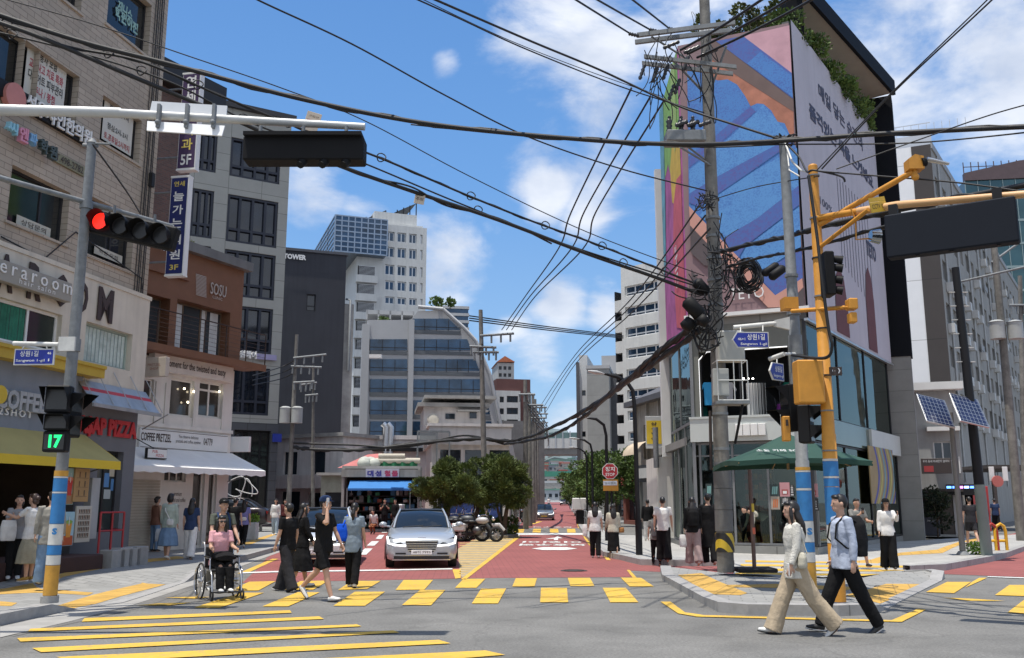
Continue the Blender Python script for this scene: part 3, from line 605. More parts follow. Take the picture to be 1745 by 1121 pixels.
# steel canopy with a red stripe over the pizza shop
mb=MB();u0=L.u(129,655,.1);u1=UE+.1;z1=L.at(185,656,.1)[1];z0=z1-.62
def sl(t):return(-.12-.5*t,z1+(z0-z1)*t)
for t0,t1,mi in((0,.3,0),(.3,.45,1),(.45,1,0)):
 (ya,za),(yb_,zb_)=sl(t0),sl(t1);mb.add([(u0,ya,za),(u1,ya,za),(u1,yb_,zb_),(u0,yb_,zb_)],[(3,2,1,0)],mi)
(ya,za),(yb_,zb_)=sl(0),sl(1);mb.add([(u0,ya,za-.03),(u1,ya,za-.03),(u1,yb_,zb_-.03),(u0,yb_,zb_-.03)],[(0,1,2,3)]);mb.box(u0,u1,yb_-.03,yb_+.02,zb_-.07,zb_+.02)
for i in range(5):u=u0+(u1-u0)*i/4;mb.tube([(u,-.1,z1+.35),(u+.15,-.58,z0+.05)],.012,5)
mb.tube([(u1,-.85,z0),(u1,-.1,z0-.4)],.02,5);obj('steel_canopy',mb,[mat('brushed_steel',(.42,.43,.435),.45,.5,var=.08,streak=.2),M_redl],bl)
# yellow awning
def awning(name,wl,u0,u1,zt,zo,out,val,m1,m2,parent,inset=.0,ribs=0,sc_=.0):
 n=24;mb=MB()
 mb.loft([[(u0+(u1-u0)*i/n,-.1,zt)for i in range(n+1)],[(u0+(u1-u0)*i/n+(inset if 0 else 0),-out*.5-.05,(zt+zo)/2-.015*math.sin(i*math.pi/3)**2-.01)for i in range(n+1)],[(u0+(u1-u0)*i/n,-out,zo)for i in range(n+1)]],0,closed=False)
 mb.loft([[(u0+(u1-u0)*i/n,-out,zo)for i in range(n+1)],[(u0+(u1-u0)*i/n,-out-.01,zo-val-sc_*abs(math.sin(i*math.pi/2)))for i in range(n+1)]],1,closed=False)
 for u in(u0,u1):mb.add([(u,-.1,zt),(u,-out,zo),(u,-out,zo-val*.7),(u,-.1,zo-val*.4)],[(0,1,2,3)],1)
 o=obj(name,mb,[m1,m2],parent,wl.m)
 f=MB();f.tube([(u0,-out+.02,zo-.02),(u1,-out+.02,zo-.02)],.02,6)
 for u in(u0+.15,u1-.15):f.tube([(u,-.1,zo-.35),(u,-out+.05,zo-.05)],.018,6)
 obj('awning_frame',f,M_steel,o,wl.m);return o
aw=awning('awning',L,L.u(-260,740),L.u(150,748,.2),b_z+.05,b_z-.62,1.15,.2,mat('yellow_canvas',(.40,.33,.12),.8,var=.08),mat('yellow_canvas_edge',(.62,.44,.03),.8,var=.05),bl)
# cafe menu boards
def board(name,label,wl,x0,x1,xm,yt,yb,out,m,cat='board',th=.05,fancy=None,group=None):
 t=thing(name,label,cat,wl.m,group);r=rect(wl,x0,x1,xm,yt,yb,out);mb=MB();mb.box(r[0],r[2],-out,-out+th,r[1],r[3],0,.008);obj('panel',mb,m,t)
 if fancy:fancy(t,r,-out-.004)
 return t
def drinks(c1,c2,c3):
 def f(t,r,y):
  mb=MB();w_=r[2]-r[0];h_=r[3]-r[1];cx=(r[0]+r[2])/2
  mb.box(r[0]+.03,r[2]-.03,y-.002,y,r[1]+h_*.02,r[1]+h_*.3,0)
  mb.slab([(cx-w_*.18,r[1]+h_*.25),(cx+w_*.18,r[1]+h_*.25),(cx+w_*.27,r[1]+h_*.68),(cx-w_*.27,r[1]+h_*.68)],y-.006,y-.003,1)
  mb.slab([(cx+math.cos(a)*w_*.3,r[1]+h_*.7+math.sin(a)*h_*.06)for a in[i*.524 for i in range(12)]],y-.009,y-.0065,2)
  mb.slab([(cx-w_*.36+math.cos(a)*w_*.12,r[1]+h_*.42+math.sin(a)*h_*.08)for a in[i*.524 for i in range(12)]],y-.009,y-.0065,2)
  mb.box(cx-w_*.03,cx+w_*.02,y-.012,y-.01,r[1]+h_*.6,r[1]+h_*.86,3)
  obj('printed_picture',mb,[mat('print_a%s'%(c1,),c1,.6),mat('print_b%s'%(c2,),c2,.6),mat('print_c%s'%(c3,),c3,.6),M_white],t)
 return f
def menu(rows,cols,ink):
 def f(t,r,y):
  mb=MB();w_=r[2]-r[0];h_=r[3]-r[1]
  for i in range(rows):
   for j in range(cols):
    u=r[0]+w_*(.12+.76*(j+.5)/cols);z=r[1]+h_*(.1+.82*(i+.3)/rows)
    mb.slab([(u-w_*.025,z),(u+w_*.025,z),(u+w_*.035,z+h_*.5/rows),(u-w_*.035,z+h_*.5/rows)],y-.003,y,j%2)
   mb.box(r[0]+w_*.12,r[2]-w_*.12,y-.003,y,r[1]+h_*(.1+.82*(i+.3)/rows)-h_*.022,r[1]+h_*(.1+.82*(i+.3)/rows)-h_*.012,1)
  obj('printed_menu',mb,[mat('menu_ink_a',ink,.6),mat('menu_ink_b',(.1,.08,.06),.6)],t)
 return f
board('poster_stand','tall poster stand with an orange soft drink picture, behind the striped pole',L,106,126,116,872,930,.9,mat('poster_sky',(.35,.55,.62),.5),'poster',fancy=drinks((.5,.1,.03),(.7,.3,.05),(.25,.4,.08)))
board('poster_stand','poster with a red iced drink over the orange drink poster',L,110,127,118,797,860,.75,mat('poster_mint',(.3,.45,.42),.5),'poster',fancy=drinks((.35,.2,.1),(.55,.05,.04),(.6,.2,.1)))
board('menu_board','pale menu board with rows of drink cups',L,129,155,141,862,924,.85,mat('menu_cream',(.52,.49,.42),.5),'menu',fancy=menu(5,7,(.18,.09,.05)))
board('menu_board','tan menu board with prices above the cup menu',L,127,152,139,798,855,.8,mat('menu_tan',(.42,.26,.11),.5),'menu',fancy=menu(3,2,(.05,.04,.03)))
board('order_kiosk','slim grey ordering kiosk beside the cafe menu boards',L,154,168,161,814,918,.6,mat('kiosk_grey',(.4,.41,.41),.5),'kiosk',th=.2)
# step, concrete blocks and red railing in front
mb=MB();a=L.u(-200,930,.8);b2=L.u(178,930,1.5);mb.box(a,b2,-1.5,0,.1,.48,0,.02);struct_step=tag(obj('shop_step',mb,mat('maroon_step',(.055,.025,.02),.8,var=.15),None,L.m),'dark maroon step in front of the cafe and pizza shop','step')
for i in range(4):
 mb=MB();u=L.u(180+i*14,930,1.4);mb.box(u,u+.5,-1.6,-1.25,.1,.56+.03*(i%2),0,.02)
 tag(obj('concrete_block',mb,M_conc,None,L.m),'grey concrete block below the red railing','block','concrete blocks below the red railing')
rl=thing('railing','red tubular railing in front of the pizza shop','railing',L.m)
u0=L.u(172,900,1.45);u1=L.u(212,900,1.45);M_rr=mat('red_railing',(.33,.02,.025),.45)
mb=MB()
for z in(1.0,1.42):mb.tube([(u0,-1.42,z),(u1,-1.42,z)],.022,6)
mb.tube([(u1,-1.42,1.42),(u1+.9,-.5,1.42)],.022,6);mb.tube([(u1,-1.42,1.0),(u1+.9,-.5,1.0)],.022,6);obj('rail',mb,M_rr,rl)
for u,y in((u0,-1.42),((u0+u1)/2,-1.42),(u1,-1.42),(u1+.9,-.5)):mb=MB();mb.tube([(u,y,.5),(u,y,1.42)],.025,6);obj('post',mb,M_rr,rl)
# blade signs on the corner
def blade(label,x,Y,w_,z0,z1,m,rows,side=M_white,ang=-11):
 f=frame((x-872.5)/1606*Y,Y,ang);t=thing('blade_sign',label,'sign',f);mb=MB();mb.box(0,w_,0,.22,z0,z1,0);mb.box(-.02,w_+.02,-.01,.23,z1,z1+.05,0);mb.box(-.02,w_+.02,-.01,.23,z0-.05,z0,0);mb.box(w_,w_+.012,0,.22,z0,z1,0);obj('case',mb,side,t)
 mb=MB();mb.box(.02,w_-.02,-.012,-.002,z0+.02,z1-.02);obj('face',mb,m,t)
 for(tx,zf,hf,wf,mm)in rows:text('lettering',tx,mm,t,f@Matrix.Translation((w_/2,-.016,z0+(z1-z0)*zf)),(z1-z0)*hf,w_*wf,bold=.02)
 mb=MB()
 for z in(z0+.4,z1-.4):mb.tube([(-.9,.1,z),(0,.1,z)],.03,6)
 obj('bracket',mb,M_steel,t);return t
M_yl=mat('yellow_lettering',(.65,.52,.12),.5);M_wl=mat('white_lettering',(.75,.75,.74),.5)
zt=D(280,127,25.6).z;zm=D(280,288,25.6).z
blade('purple vertical clinic sign on the building corner, upper of the two',262,25.6,.56,zm,zt,mat('purple_face',(.055,.03,.09),.5),(('연',.91,.13,.62,M_wl),('세',.76,.12,.62,M_wl),('정형',.58,.11,.8,M_yl),('외',.40,.12,.62,M_yl),('과',.25,.12,.62,M_yl),('5F',.09,.11,.6,M_wl)))
zt=D(270,303,25.4).z;zm=D(270,468,25.4).z
blade('navy vertical clinic sign on the building corner, below the purple one',254,25.4,.54,zm,zt,mat('navy_face',(.012,.02,.12),.5),(('연세',.93,.055,.62,M_yl),('늘',.80,.10,.62,M_wl),('가',.66,.10,.6,M_wl),('는',.52,.10,.62,M_wl),('의',.35,.10,.6,M_wl),('원',.20,.10,.6,M_wl),('3F',.07,.055,.5,M_yl)))
# ---------------- brick building behind the corner
BR=wallat(316,36,60,back=6)
b=thing('brick_building','dark red brick building squeezed behind the tiled corner building','building',BR.m);u1=BR.u(316,400);z1=BR.at(300,150)[1]
mb=MB();mb.wall(-3,u1,0,z1);mb.mass(-3,u1,0,z1,8);obj('wall',mb,tilemat('dark_brick',(.16,.085,.065),(.10,.06,.05),(.12,.10,.09),.22,.08,.012),b)
mb=MB();za=BR.at(373,158)[1];uu=BR.u(372,160)
mb.slab([(-3,z1),(uu,z1-.2),(uu,z1+.75),(-3,z1+.8)],-.5,6);obj('roof',mb,mat('black_roof',(.02,.02,.022),.6),b)
# ---------------- clinic over pretzel shop
PB=wallat(247,29.5,66,back=2);P_=PB
pb=thing('pretzel_shop_building','narrow white shop building with a brown clinic storey on top','building',P_.m)
u0=0;uE=P_.u(394,700);z2b=P_.at(330,610)[1];z3t=P_.at(350,440)[1];uB=P_.u(412,540)
hA=rect(P_,238,288,266,503,592);hB=rect(P_,299,391,345,520,606)
mb=MB();mb.wall(0,uB,z2b,z3t,[hA,hB],.5);mb.mass(0,uB,z2b,z3t,7);mb.box(0,P_.u(326,440,.1),-.1,0,z3t-1.0,z3t-.75);obj('clinic_wall',mb,M_brown,pb)
mb=MB();mb.box(0,uB+.2,-.25,.3,z3t,z3t+.32);obj('parapet',mb,mat('grey_parapet',(.16,.165,.165),.8,streak=.2),pb)
mb=MB();mb.box(0,uB+.25,-1.0,0,z2b-.14,z2b);mb.box(0,uB+.25,-1.02,-.96,z2b-.2,z2b+.03);obj('balcony_floor',mb,M_brown,pb)
mb=MB()
for i in range(7):mb.tube([(0,-.98,z2b+.15+i*.14),(uB+.2,-.98,z2b+.15+i*.14)],.006,4)
for i in range(7):u=(uB+.2)*i/6;mb.box(u-.015,u+.015,-1.0,-.97,z2b,z2b+1.1)
mb.box(0,uB+.2,-1.0,-.96,z2b+1.1,z2b+1.13);obj('balcony_railing',mb,M_dbrown,pb)
wv=window(pb,P_.m,*hB,.45,1,1,M_gold,glass('clinic_glass',(.05,.06,.07),.04,.15),bar=.05,uc=[hB[0]+(hB[2]-hB[0])*f for f in(.27,.6,.7)])
mb=MB()
for a,c in((.02,.25),(.62,.7),(.78,.93)):
 x0=hB[0]+(hB[2]-hB[0])*a;x1=hB[0]+(hB[2]-hB[0])*c;mb.loft([[(x0+(x1-x0)*i/16,.41+.012*math.sin(i*1.5),z)for i in range(17)]for z in(hB[1]+.05,hB[3]-.06)],closed=False)
obj('curtain',mb,mat('white_curtain',(.55,.57,.57),.9),wv,P_.m)
window(pb,P_.m,*hA,.45,2,1,M_gold,MATS['clinic_glass'],bar=.05)
rt('clinic_lettering','SOSU',mat('silver_lettering',(.55,.5,.45),.4,.4),pb,P_,358,385,371,484,504,out=.04,ext=.03);rt('small_lettering','CLINIC',MATS['silver_lettering'],pb,P_,362,379,371,505.5,510.5,out=.03)
mb=MB()
for i in range(16):
 r=rect(P_,334,352,343,469+i*2.3,470.1+i*2.3,.02);mb.box(r[0]+.0,r[2],-.02,0,r[1],r[3])
obj('striped_emblem',mb,MATS['silver_lettering'],pb);rt('roof_lettering','HOME Corp.',M_wl,pb,P_,270,314,292,424,434,out=.27)
# pretzel shop proper
hC=rect(P_,288,328,308,646,710);hD=rect(P_,337,377,357,651,712);hE=rect(P_,238,259,249,645,706)
zs0=P_.at(312,768)[1];zs1=P_.at(312,733)[1]
hF=rect(P_,278,315,297,801,821);hG=rect(P_,325,345,335,803,905);hH=rect(P_,352,366,359,805,905)
hG=(hG[0],.18,hG[2],hG[3]);hH=(hH[0],.18,hH[2],hH[3])
mb=MB();mb.wall(0,uE,.1,z2b-.2,[hC,hD,hE,hF,hG,hH],.22,y=-.05);mb.mass(0,uE,.1,z2b-.2,6.5,y=-.05)
for x in(266,283,332,381):u=P_.u(x,700,.1);mb.box(u-.06,u+.06,-.1,-.04,zs1+.1,z2b-1.0)
mb.box(0,uE+.02,-.12,-.04,zs1+.02,zs1+.14);obj('white_wall',mb,M_cream,pb)
gp=glass('pretzel_glass',(.05,.045,.04),.04,.08)
window(pb,P_.m,*hC,.1,1,1,M_cream,gp,bar=.07);window(pb,P_.m,*hE,.1,1,1,M_cream,gp,bar=.05)
window(pb,P_.m,*hD,.1,2,1,M_cream,gp,bar=.07,zr=[hD[1]+(hD[3]-hD[1])*.76]);window(pb,P_.m,*hF,.1,3,1,M_cream,gp,bar=.05);window(pb,P_.m,*hG,.1,1,1,M_cream,gp,bar=.07,name='door');window(pb,P_.m,*hH,.1,1,1,M_cream,gp,bar=.07,name='door')
mb=MB()
for x,y in((300,663),(316,668),(306,686),(360,668)):a=P_.at(x,y,-.3);mb.ball((a[0],-.06,a[1]),.035)
obj('ceiling_lamp',mb,mat('lamp_glow',(1,.85,.6),.5,emis=(1,.85,.6),stre=5),pb)
mb=MB();r=rect(P_,262,398,330,607,641,.3);mb.box(r[0],r[2],-.32,-.05,r[1],r[3],0,.01);obj('upper_signboard',mb,M_cream,pb)
rt('upper_lettering','the moment for the twisted and tasty',M_ink,pb,P_,268,385,327,619,635,out=.33,bold=.01)
mb=MB();r=rect(P_,237,388,312,735,768,.12);mb.box(r[0],r[2],-.14,-.05,r[1],r[3],0,.01);obj('signboard',mb,M_white,pb)
mb=MB();mb.box(r[0]+.04,r[2]-.04,-.152,-.142,r[1]+.03,r[1]+.045);mb.box(r[0]+.04,r[2]-.04,-.152,-.142,r[3]-.045,r[3]-.03);obj('sign_outline',mb,M_ink,pb)
rt('sign_lettering','COFFEE PRETZEL',M_ink,pb,P_,240,292,266,738,752,out=.15,bold=.015);rt('sign_small_lettering','You deserve delicious\npretzels and coffee anytime',M_ink,pb,P_,300,342,321,742,757,out=.15);rt('sign_number','04779',M_ink,pb,P_,347,362,355,747,759,out=.15)
rt('wall_lettering','premium\npretzel and coffee\nroast',M_ink,pb,P_,288,316,302,838,866,out=.06)
awning('awning',P_,-.2,uE+.05,zs0+.02,zs0-.62,1.6,.16,mat('grey_canvas',(.82,.81,.78),.8,var=.05),mat('white_canvas',(.76,.76,.74),.8,var=.05),pb,sc_=.04)
mb=MB()
for i in range(24):mb.box(-.3,P_.u(268,850),-.09,-.05,.2+i*.09,.275+i*.09)
obj('slatted_shutter',mb,mat('ivory_slats',(.42,.38,.31),.7),pb)
t=thing('hanging_sign','white pub pizza sign in a black frame over the grey awning','sign',P_.m);mb=MB();r=rect(P_,246,281,264,764,782,1.0);mb.box(r[0],r[2],-1.1,-1.0,r[1],r[3],0,.015);obj('frame',mb,M_black,t);mb=MB();mb.box(r[0]+.03,r[2]-.03,-1.112,-1.102,r[1]+.03,r[3]-.03);obj('face',mb,M_white,t)
text('lettering','PUB.',M_redl,t,P_.m@Matrix.Translation((r[0]+(r[2]-r[0])*.38,-1.116,r[1]+(r[3]-r[1])*.68)),(r[3]-r[1])*.26);text('lettering','PIZZA',M_redl,t,P_.m@Matrix.Translation((r[0]+(r[2]-r[0])*.62,-1.116,r[1]+(r[3]-r[1])*.32)),(r[3]-r[1])*.26)
mb=MB();mb.tube([(r[0]+.3,-1.05,r[3]),(r[0]+.3,-.1,r[3]+.4)],.015,5);obj('bracket',mb,M_black,t)
t=thing('light_box_sign','cream box sign at the left end of the twisted and tasty board','sign',P_.m);f2=frame((227-872.5)/1606*28.2,28.2,-12);mb=MB();z0=D(250,642,28.2).z;z1=D(250,609,28.2).z;mb.box(0,.78,0,.2,z0,z1,0,.01);obj('box',mb,mat('cream_box',(.52,.46,.39),.6),t,f2);text('lettering','PRETZEL\nSHOP',mat('faint_red',(.35,.15,.1),.6),t,f2@Matrix.Translation((.39,-.005,(z0+z1)/2)),.2)
t=thing('light_box_sign','plain white box sign right of the coffee pretzel board','sign',P_.m);f2=frame((386-872.5)/1606*33,33,-8);mb=MB();z0=D(400,770,33).z;z1=D(400,744,33).z;mb.box(0,.72,0,.18,z0,z1,0,.01);obj('box',mb,M_white,t,f2)
mb=MB();mb.tube([(.1,.09,z1),(.1,.5,z1+.1)],.02,5);obj('bracket',mb,M_black,t,f2)
# ---------------- grey office block
GO=wallat(467,60,32,back=26);g_=GO
go=thing('office_building','grey panelled office block with tall dark windows behind the clinic','building',g_.m)
uE=g_.u(467,856);zT=g_.at(430,238)[1];zR=zT+1.9
rows=[(g_.at(430,b_)[1],g_.at(430,a_)[1])for a_,b_ in((240,306),(337,417),(430,508),(523,601),(626,707))]
cols_=[(g_.u(385,400),g_.u(472,400)),(g_.u(313,400),g_.u(361,400)),(g_.u(313,400)-8,g_.u(313,400)-1.4)]
hs=[(a,z0,c,z1)for z0,z1 in rows for a,c in cols_]
M_gp=tilemat('grey_cladding',(.32,.325,.30),(.30,.305,.285),(.15,.15,.14),2.2,1.15,.02,off=0,var=.07,bump=.1)
z0g=rows[-1][0]-.5
mb=MB();mb.wall(-6,uE,z0g,zR,hs,.35);mb.mass(-6,uE,z0g,zR,16);obj('facade',mb,M_gp,go)
mb=MB();mb.box(-6.2,uE+.25,-.3,16,zR,zR+.35);obj('roof_edge',mb,mat('dark_roof_edge',(.035,.035,.04),.6),go)
gofg=glass('navy_glass',(.010,.015,.026),.05,.04,var=.7,scale=.6)
for h in hs:window(go,g_.m,*h,.3,5 if h[2]-h[0]>4 else 4,1,mat('navy_frame',(.012,.016,.03),.5),gofg,bar=.16,proud=.22,zr=[h[1]+(h[3]-h[1])*.28])
mb=MB();gh=(g_.u(396,790),.4,g_.u(459,790),g_.at(430,733)[1]);mb.wall(-6,uE+.05,0,z0g,[gh],.4,y=-.05);mb.mass(-6,uE+.05,0,z0g,15,y=-.05);obj('base_cladding',mb,tilemat('charcoal_cladding',(.075,.08,.09),(.065,.07,.08),(.03,.03,.03),1.2,.6,.02,off=0,var=.1),go)
window(go,g_.m,*gh,.3,4,2,M_black,glass('lobby_glass',(.02,.022,.022),.05,.12),bar=.12)
rt('lettering','원헤어',M_wl,go,g_,408,436,422,598,611,out=.3,ext=.2,bold=.03);mb=MB();r=rect(g_,438,471,455,604,613,.2);mb.box(r[0],r[2],-.25,-.1,r[1],r[3]);obj('name_strip',mb,mat('lilac_panel',(.3,.28,.45),.6),go)
mb=MB();r=rect(g_,466,480,473,739,753,.3);mb.box(r[0],r[2]-.0,-.3,-.1,r[1],r[3]);obj('blue_plate',mb,mat('blue_plate',(.01,.03,.3),.5),go)
# scribble neon sculpture by the lobby
mb=MB();c=D(412,850,40);pts=[]
for i in range(60):
 t_=i/59*4*math.pi;pts.append((c.x+.45*math.sin(t_*.5+.3)+.28*math.cos(t_*1.7),c.y,1.9+.75*math.sin(t_*.5)*math.cos(t_*.25)+.3*math.sin(t_*1.3)))
mb.tube(pts,.022,5);mb.tube([(c.x,c.y,.15),(c.x,c.y,1.4)],.02,5);tag(obj('wire_sculpture',mb,M_white),'white looping wire figure standing before the dark lobby glass','sculpture')
# potted plants on the clinic roof edge
# ---------------- dark slab tower
DT=wallat(585,85,20,back=12);d_=DT
dt=thing('slab_tower','blank charcoal tower wall with a single window','building',d_.m);u1=d_.u(585,600);zT=d_.at(540,431)[1];h=rect(d_,522,538,530,501,530)
mb=MB();mb.wall(0,u1,0,zT,[h],.3);mb.mass(0,u1,0,zT,14);obj('wall',mb,mat('charcoal_render',(.042,.045,.056),.85,var=.1,scale=.4,streak=.12),dt)
mb=MB();mb.box(-.1,u1+.15,-.15,14,zT,zT+.25);obj('parapet',mb,mat('charcoal_cap',(.08,.085,.1),.7),dt)
window(dt,d_.m,*h,.25,1,1,M_frame,gofg,bar=.12,zr=[h[1]+.5]);rt('lettering','TOWER',M_wl,dt,d_,483,522,503,433,442,out=.2,bold=.05)
mb=MB();mb.box(u1,u1+.9,.2,8,0,zT-4.6);obj('side_wing',mb,M_conc,dt);mb=MB();mb.tube([(u1+.5,-.1,zT-11),(u1+.5,-.1,zT-4.3),(u1+.2,.4,zT-4.1)],.12,6);obj('drain_pipe',mb,M_steel,dt)
# ================================================================ CORNER BUILDING WITH THE GIANT BANNERS
FW=wallat(1390,29,-25,back=0)
RW=W(FW.x,FW.y,56)
uK2=FW.u(1178,700);K2=FW.m@Vector((uK2,0,0));LW=W(K2.x,K2.y,-92.6)
uL=LW.u(1136,500)
cb=thing('corner_building','corner shop building with a glass base, concrete pillar and giant printed banners','building',FW.m)
zF1=FW.at(1300,750)[1];zF2=FW.at(1300,708)[1];zG=FW.at(1388,526)[1];zBT=FW.at(1345,40)[1]
uR=RW.u(1535,850);K3=RW.m@Vector((uR,0,0));K1=FW.m@Vector((0,0,0));K4=LW.m@Vector((uL,0,0))
M_gc=tilemat('grey_fair_concrete',(.25,.25,.235),(.235,.235,.22),(.15,.15,.14),1.8,.9,.012,off=0,var=.16,nscale=.7)
M_panel=mat('grey_green_panel',(.16,.165,.145),.7,var=.1,scale=1.5,streak=.15)
def inset(P,Q,d):
 c=(K1+K2+K3+K4)/4;return P+(c-P).normalized()*d
mb=MB();k=[inset(p,None,.25)for p in(K2,K1,K3,K4)]
K5=K3+Vector((-7,9,0));k5=K4+Vector((0,4,0))
mb.prism([(k[0].x,k[0].y),(k[1].x,k[1].y),(k[2].x,k[2].y),(K5.x,K5.y),(k[3].x,k[3].y)],zG+.02,zBT-.25);obj('upper_storeys',mb,mat('dark_grey_wall',(.1,.1,.1),.8),cb,I4)  # plain dark grey body behind the banners
# banners
def fuzz(name,c1,c2,sc=14):
 if name in MATS:return MATS[name]
 m=mat(name,c1,.85,var=0);nt=m.node_tree;P=nt.nodes['Principled BSDF'];N=nt.nodes.new;L_=nt.links.new
 tc=N('ShaderNodeTexCoord');a=N('ShaderNodeTexVoronoi');a.inputs['Scale'].default_value=sc;a.inputs['Randomness'].default_value=1;L_(tc.outputs['Object'],a.inputs[0])
 n=N('ShaderNodeTexNoise');n.inputs['Scale'].default_value=1.6;n.inputs['Detail'].default_value=10;n.inputs['Roughness'].default_value=.75;L_(tc.outputs['Object'],n.inputs[0])
 ad=N('ShaderNodeMath');ad.operation='MULTIPLY_ADD';ad.inputs[1].default_value=.45;L_(a.outputs[0],ad.inputs[0]);L_(n.outputs[0],ad.inputs[2])
 r=N('ShaderNodeValToRGB');e=r.color_ramp.elements;e[0].position=.48;e[0].color=(*c2,1);e[1].position=.78;e[1].color=(*c1,1);L_(ad.outputs[0],r.inputs[0]);L_(r.outputs[0],P.inputs['Base Color']);return m
B_blue=fuzz('print_blue',(.08,.23,.55),(.07,.14,.42),16);B_pur=fuzz('print_purple',(.08,.15,.42),(.11,.11,.34),12);B_pink=mat('print_pink',(.58,.33,.38),.8,var=.12,scale=2)
B_tau=mat('print_taupe',(.16,.11,.10),.8,var=.1);B_org=mat('print_orange',(.42,.17,.11),.8,var=.3,scale=1.4);B_sal=mat('print_salmon',(.60,.31,.25),.8,var=.08);B_mau=mat('print_mauve',(.26,.17,.18),.8,var=.1);B_dk=mat('print_dark',(.10,.08,.085),.8);B_lb=fuzz('print_light_blue',(.11,.30,.62),(.07,.19,.50),16)
def printed(parent,wl,polys,out,cloth,name='printed_picture'):
 mats=[];mb=MB();n=0
 for pts,m in polys:
  if m not in mats:mats.append(m)
  n+=1;o_=out+.004*n;q=[wl.at(x,y,o_)for x,y in pts];mb.poly([(u,-o_,z)for u,z in q],mats.index(m))
 return obj(name,mb,mats,parent,wl.m)
r=(uK2,zG+.05,0,zBT)
ban=MB();ban.box(uK2-.02,.04,-.06,.1,zG+.05,zBT);b1=obj('front_banner',ban,B_mau,cb)
printed(b1,FW,[([(1345,43),(1266,61),(1349,124)],B_pink),([(1211,73),(1222,71),(1352,172),(1353,235),(1211,130)],B_org),([(1211,73),(1222,71),(1352,168),(1352,190),(1211,100)],B_tau),([(1220,70),(1266,61),(1349,124),(1351,168),(1233,79)],B_pur),([(1273,108),(1296,88),(1349,128),(1351,166)],B_blue),([(1171,120),(1200,110),(1213,134),(1224,137),(1240,135),(1256,144),(1270,164),(1279,181),(1290,176),(1301,177),(1314,188),(1325,207),(1337,210),(1346,230),(1357,252),(1363,380),(1367,474),(1321,503),(1174,351)],B_blue),([(1279,181),(1288,190),(1250,224),(1215,255),(1174,286),(1173,266),(1210,240),(1240,213)],B_pur),([(1290,190),(1301,177),(1325,207),(1346,232),(1300,262),(1250,290),(1176,335),(1174,290),(1215,258),(1250,228)],B_lb),([(1340,238),(1358,240),(1330,257),(1290,285),(1227,328),(1190,352),(1174,345),(1174,330),(1220,302),(1290,264)],B_pur),([(1358,252),(1361,318),(1290,372),(1235,405),(1192,367),(1227,330),(1290,288)],B_lb),([(1361,316),(1362,349),(1270,419),(1258,440),(1235,414),(1238,402),(1290,372)],B_pur),([(1362,352),(1365,420),(1310,455),(1285,462),(1262,438),(1272,420)],B_lb),([(1366,424),(1368,474),(1321,503),(1288,466),(1312,455)],B_pur),([(1174,351),(1321,503),(1367,474),(1369,489),(1337,523),(1309,524),(1176,384)],B_sal),([(1337,522),(1369,490),(1371,520)],B_dk),([(1178,458),(1224,527),(1179,530)],B_dk),([(1176,384),(1250,462),(1200,452),(1177,430)],B_dk)],.062,None)
rt('printed_lettering','TETO',M_wl,b1,FW,1243,1302,1272,489,509,out=.15)
ban=MB();ban.box(uL,.06,-.06,.1,LW.at(1174,560)[1],zBT-.1);b2=obj('side_banner',ban,mat('print_magenta',(.38,.10,.28),.8,var=.35,scale=.9),cb,LW.m)
zb2=LW.at(1174,560)[1]
def lwp(fr):return[(uL*a,-.066-.004*i_,zb2+(zBT-.1-zb2)*b)for a,b in fr]
mb=MB()
for i_,(m_i,fr)in enumerate(((0,((0,1),(0,.62),(.35,.55),(.6,.70),(1,.66),(1,1))),(1,((0,.70),(0,.50),(.2,.46),(.45,.52),(.5,.66),(.3,.76))),(2,((0,.54),(0,.0),(.42,.05),(.5,.30),(.38,.50),(.2,.56))),(3,((.75,1),(1,1),(1,.30),(.88,.34),(.8,.6))),(4,((.1,1),(.3,1),(.34,.8),(.22,.66),(.1,.74))))):
 mb.poly(lwp(fr),m_i)
obj('printed_picture',mb,[mat('print_green',(.22,.42,.10),.8,var=.25),mat('print_yellow',(.62,.42,.06),.8,var=.2),mat('print_red',(.56,.11,.15),.8,var=.2),mat('print_teal',(.12,.32,.40),.8,var=.3),mat('print_lime',(.35,.5,.15),.8)],b2,LW.m)
text('printed_lettering','aMD',M_wl,b2,LW.m@Matrix.Translation((uL*.30,-.1,zb2+2.6))@Matrix.Rotation(R(90),4,'Y'),.7,1.6)
ban=MB();zb3=zG-.3
n=40;L3=uR-.35
ban.loft([[(.04+L3*i/n,-.10,z)for i in range(n+1)]for z in[zb3+(zBT+.15-zb3)*j/8 for j in range(9)]],closed=False)
b3=obj('right_banner',ban,mat('print_lilac_grey',(.47,.45,.50),.85,var=.05,scale=.6,bump=.6,bs=1.6,streak=.06),cb,RW.m)
ban=MB();ban.box(0,L3,-.03,.2,zG-.3,zBT+.1);obj('right_backing',ban,mat('dark_grey_wall',(.1,.1,.1)),cb,RW.m)
M_pr=mat('print_black',(.05,.05,.09),.7)
rt('printed_lettering','매일 닿는 순간의',M_pr,b3,RW,1397,1465,1420,172,196,out=.112,bold=.02)
rt('printed_lettering','품격있는 색을 느껴봐요',M_pr,b3,RW,1382,1482,1420,222,246,out=.112,bold=.04)
rt('printed_lettering','100%',M_pr,b3,RW,1398,1418,1408,344,356,out=.112);rt('printed_lettering','TETO',M_pr,b3,RW,1477,1492,1484,415,440,out=.112,bold=.05)
mb=MB()
for i in range(11):
 a=RW.at(1428+i*5,300+i*5,.15);b_=RW.at(1428+i*5,440+i*8,.15);mb.box(a[0]-.015,a[0]+.015,-.116,-.11,b_[1],a[1])
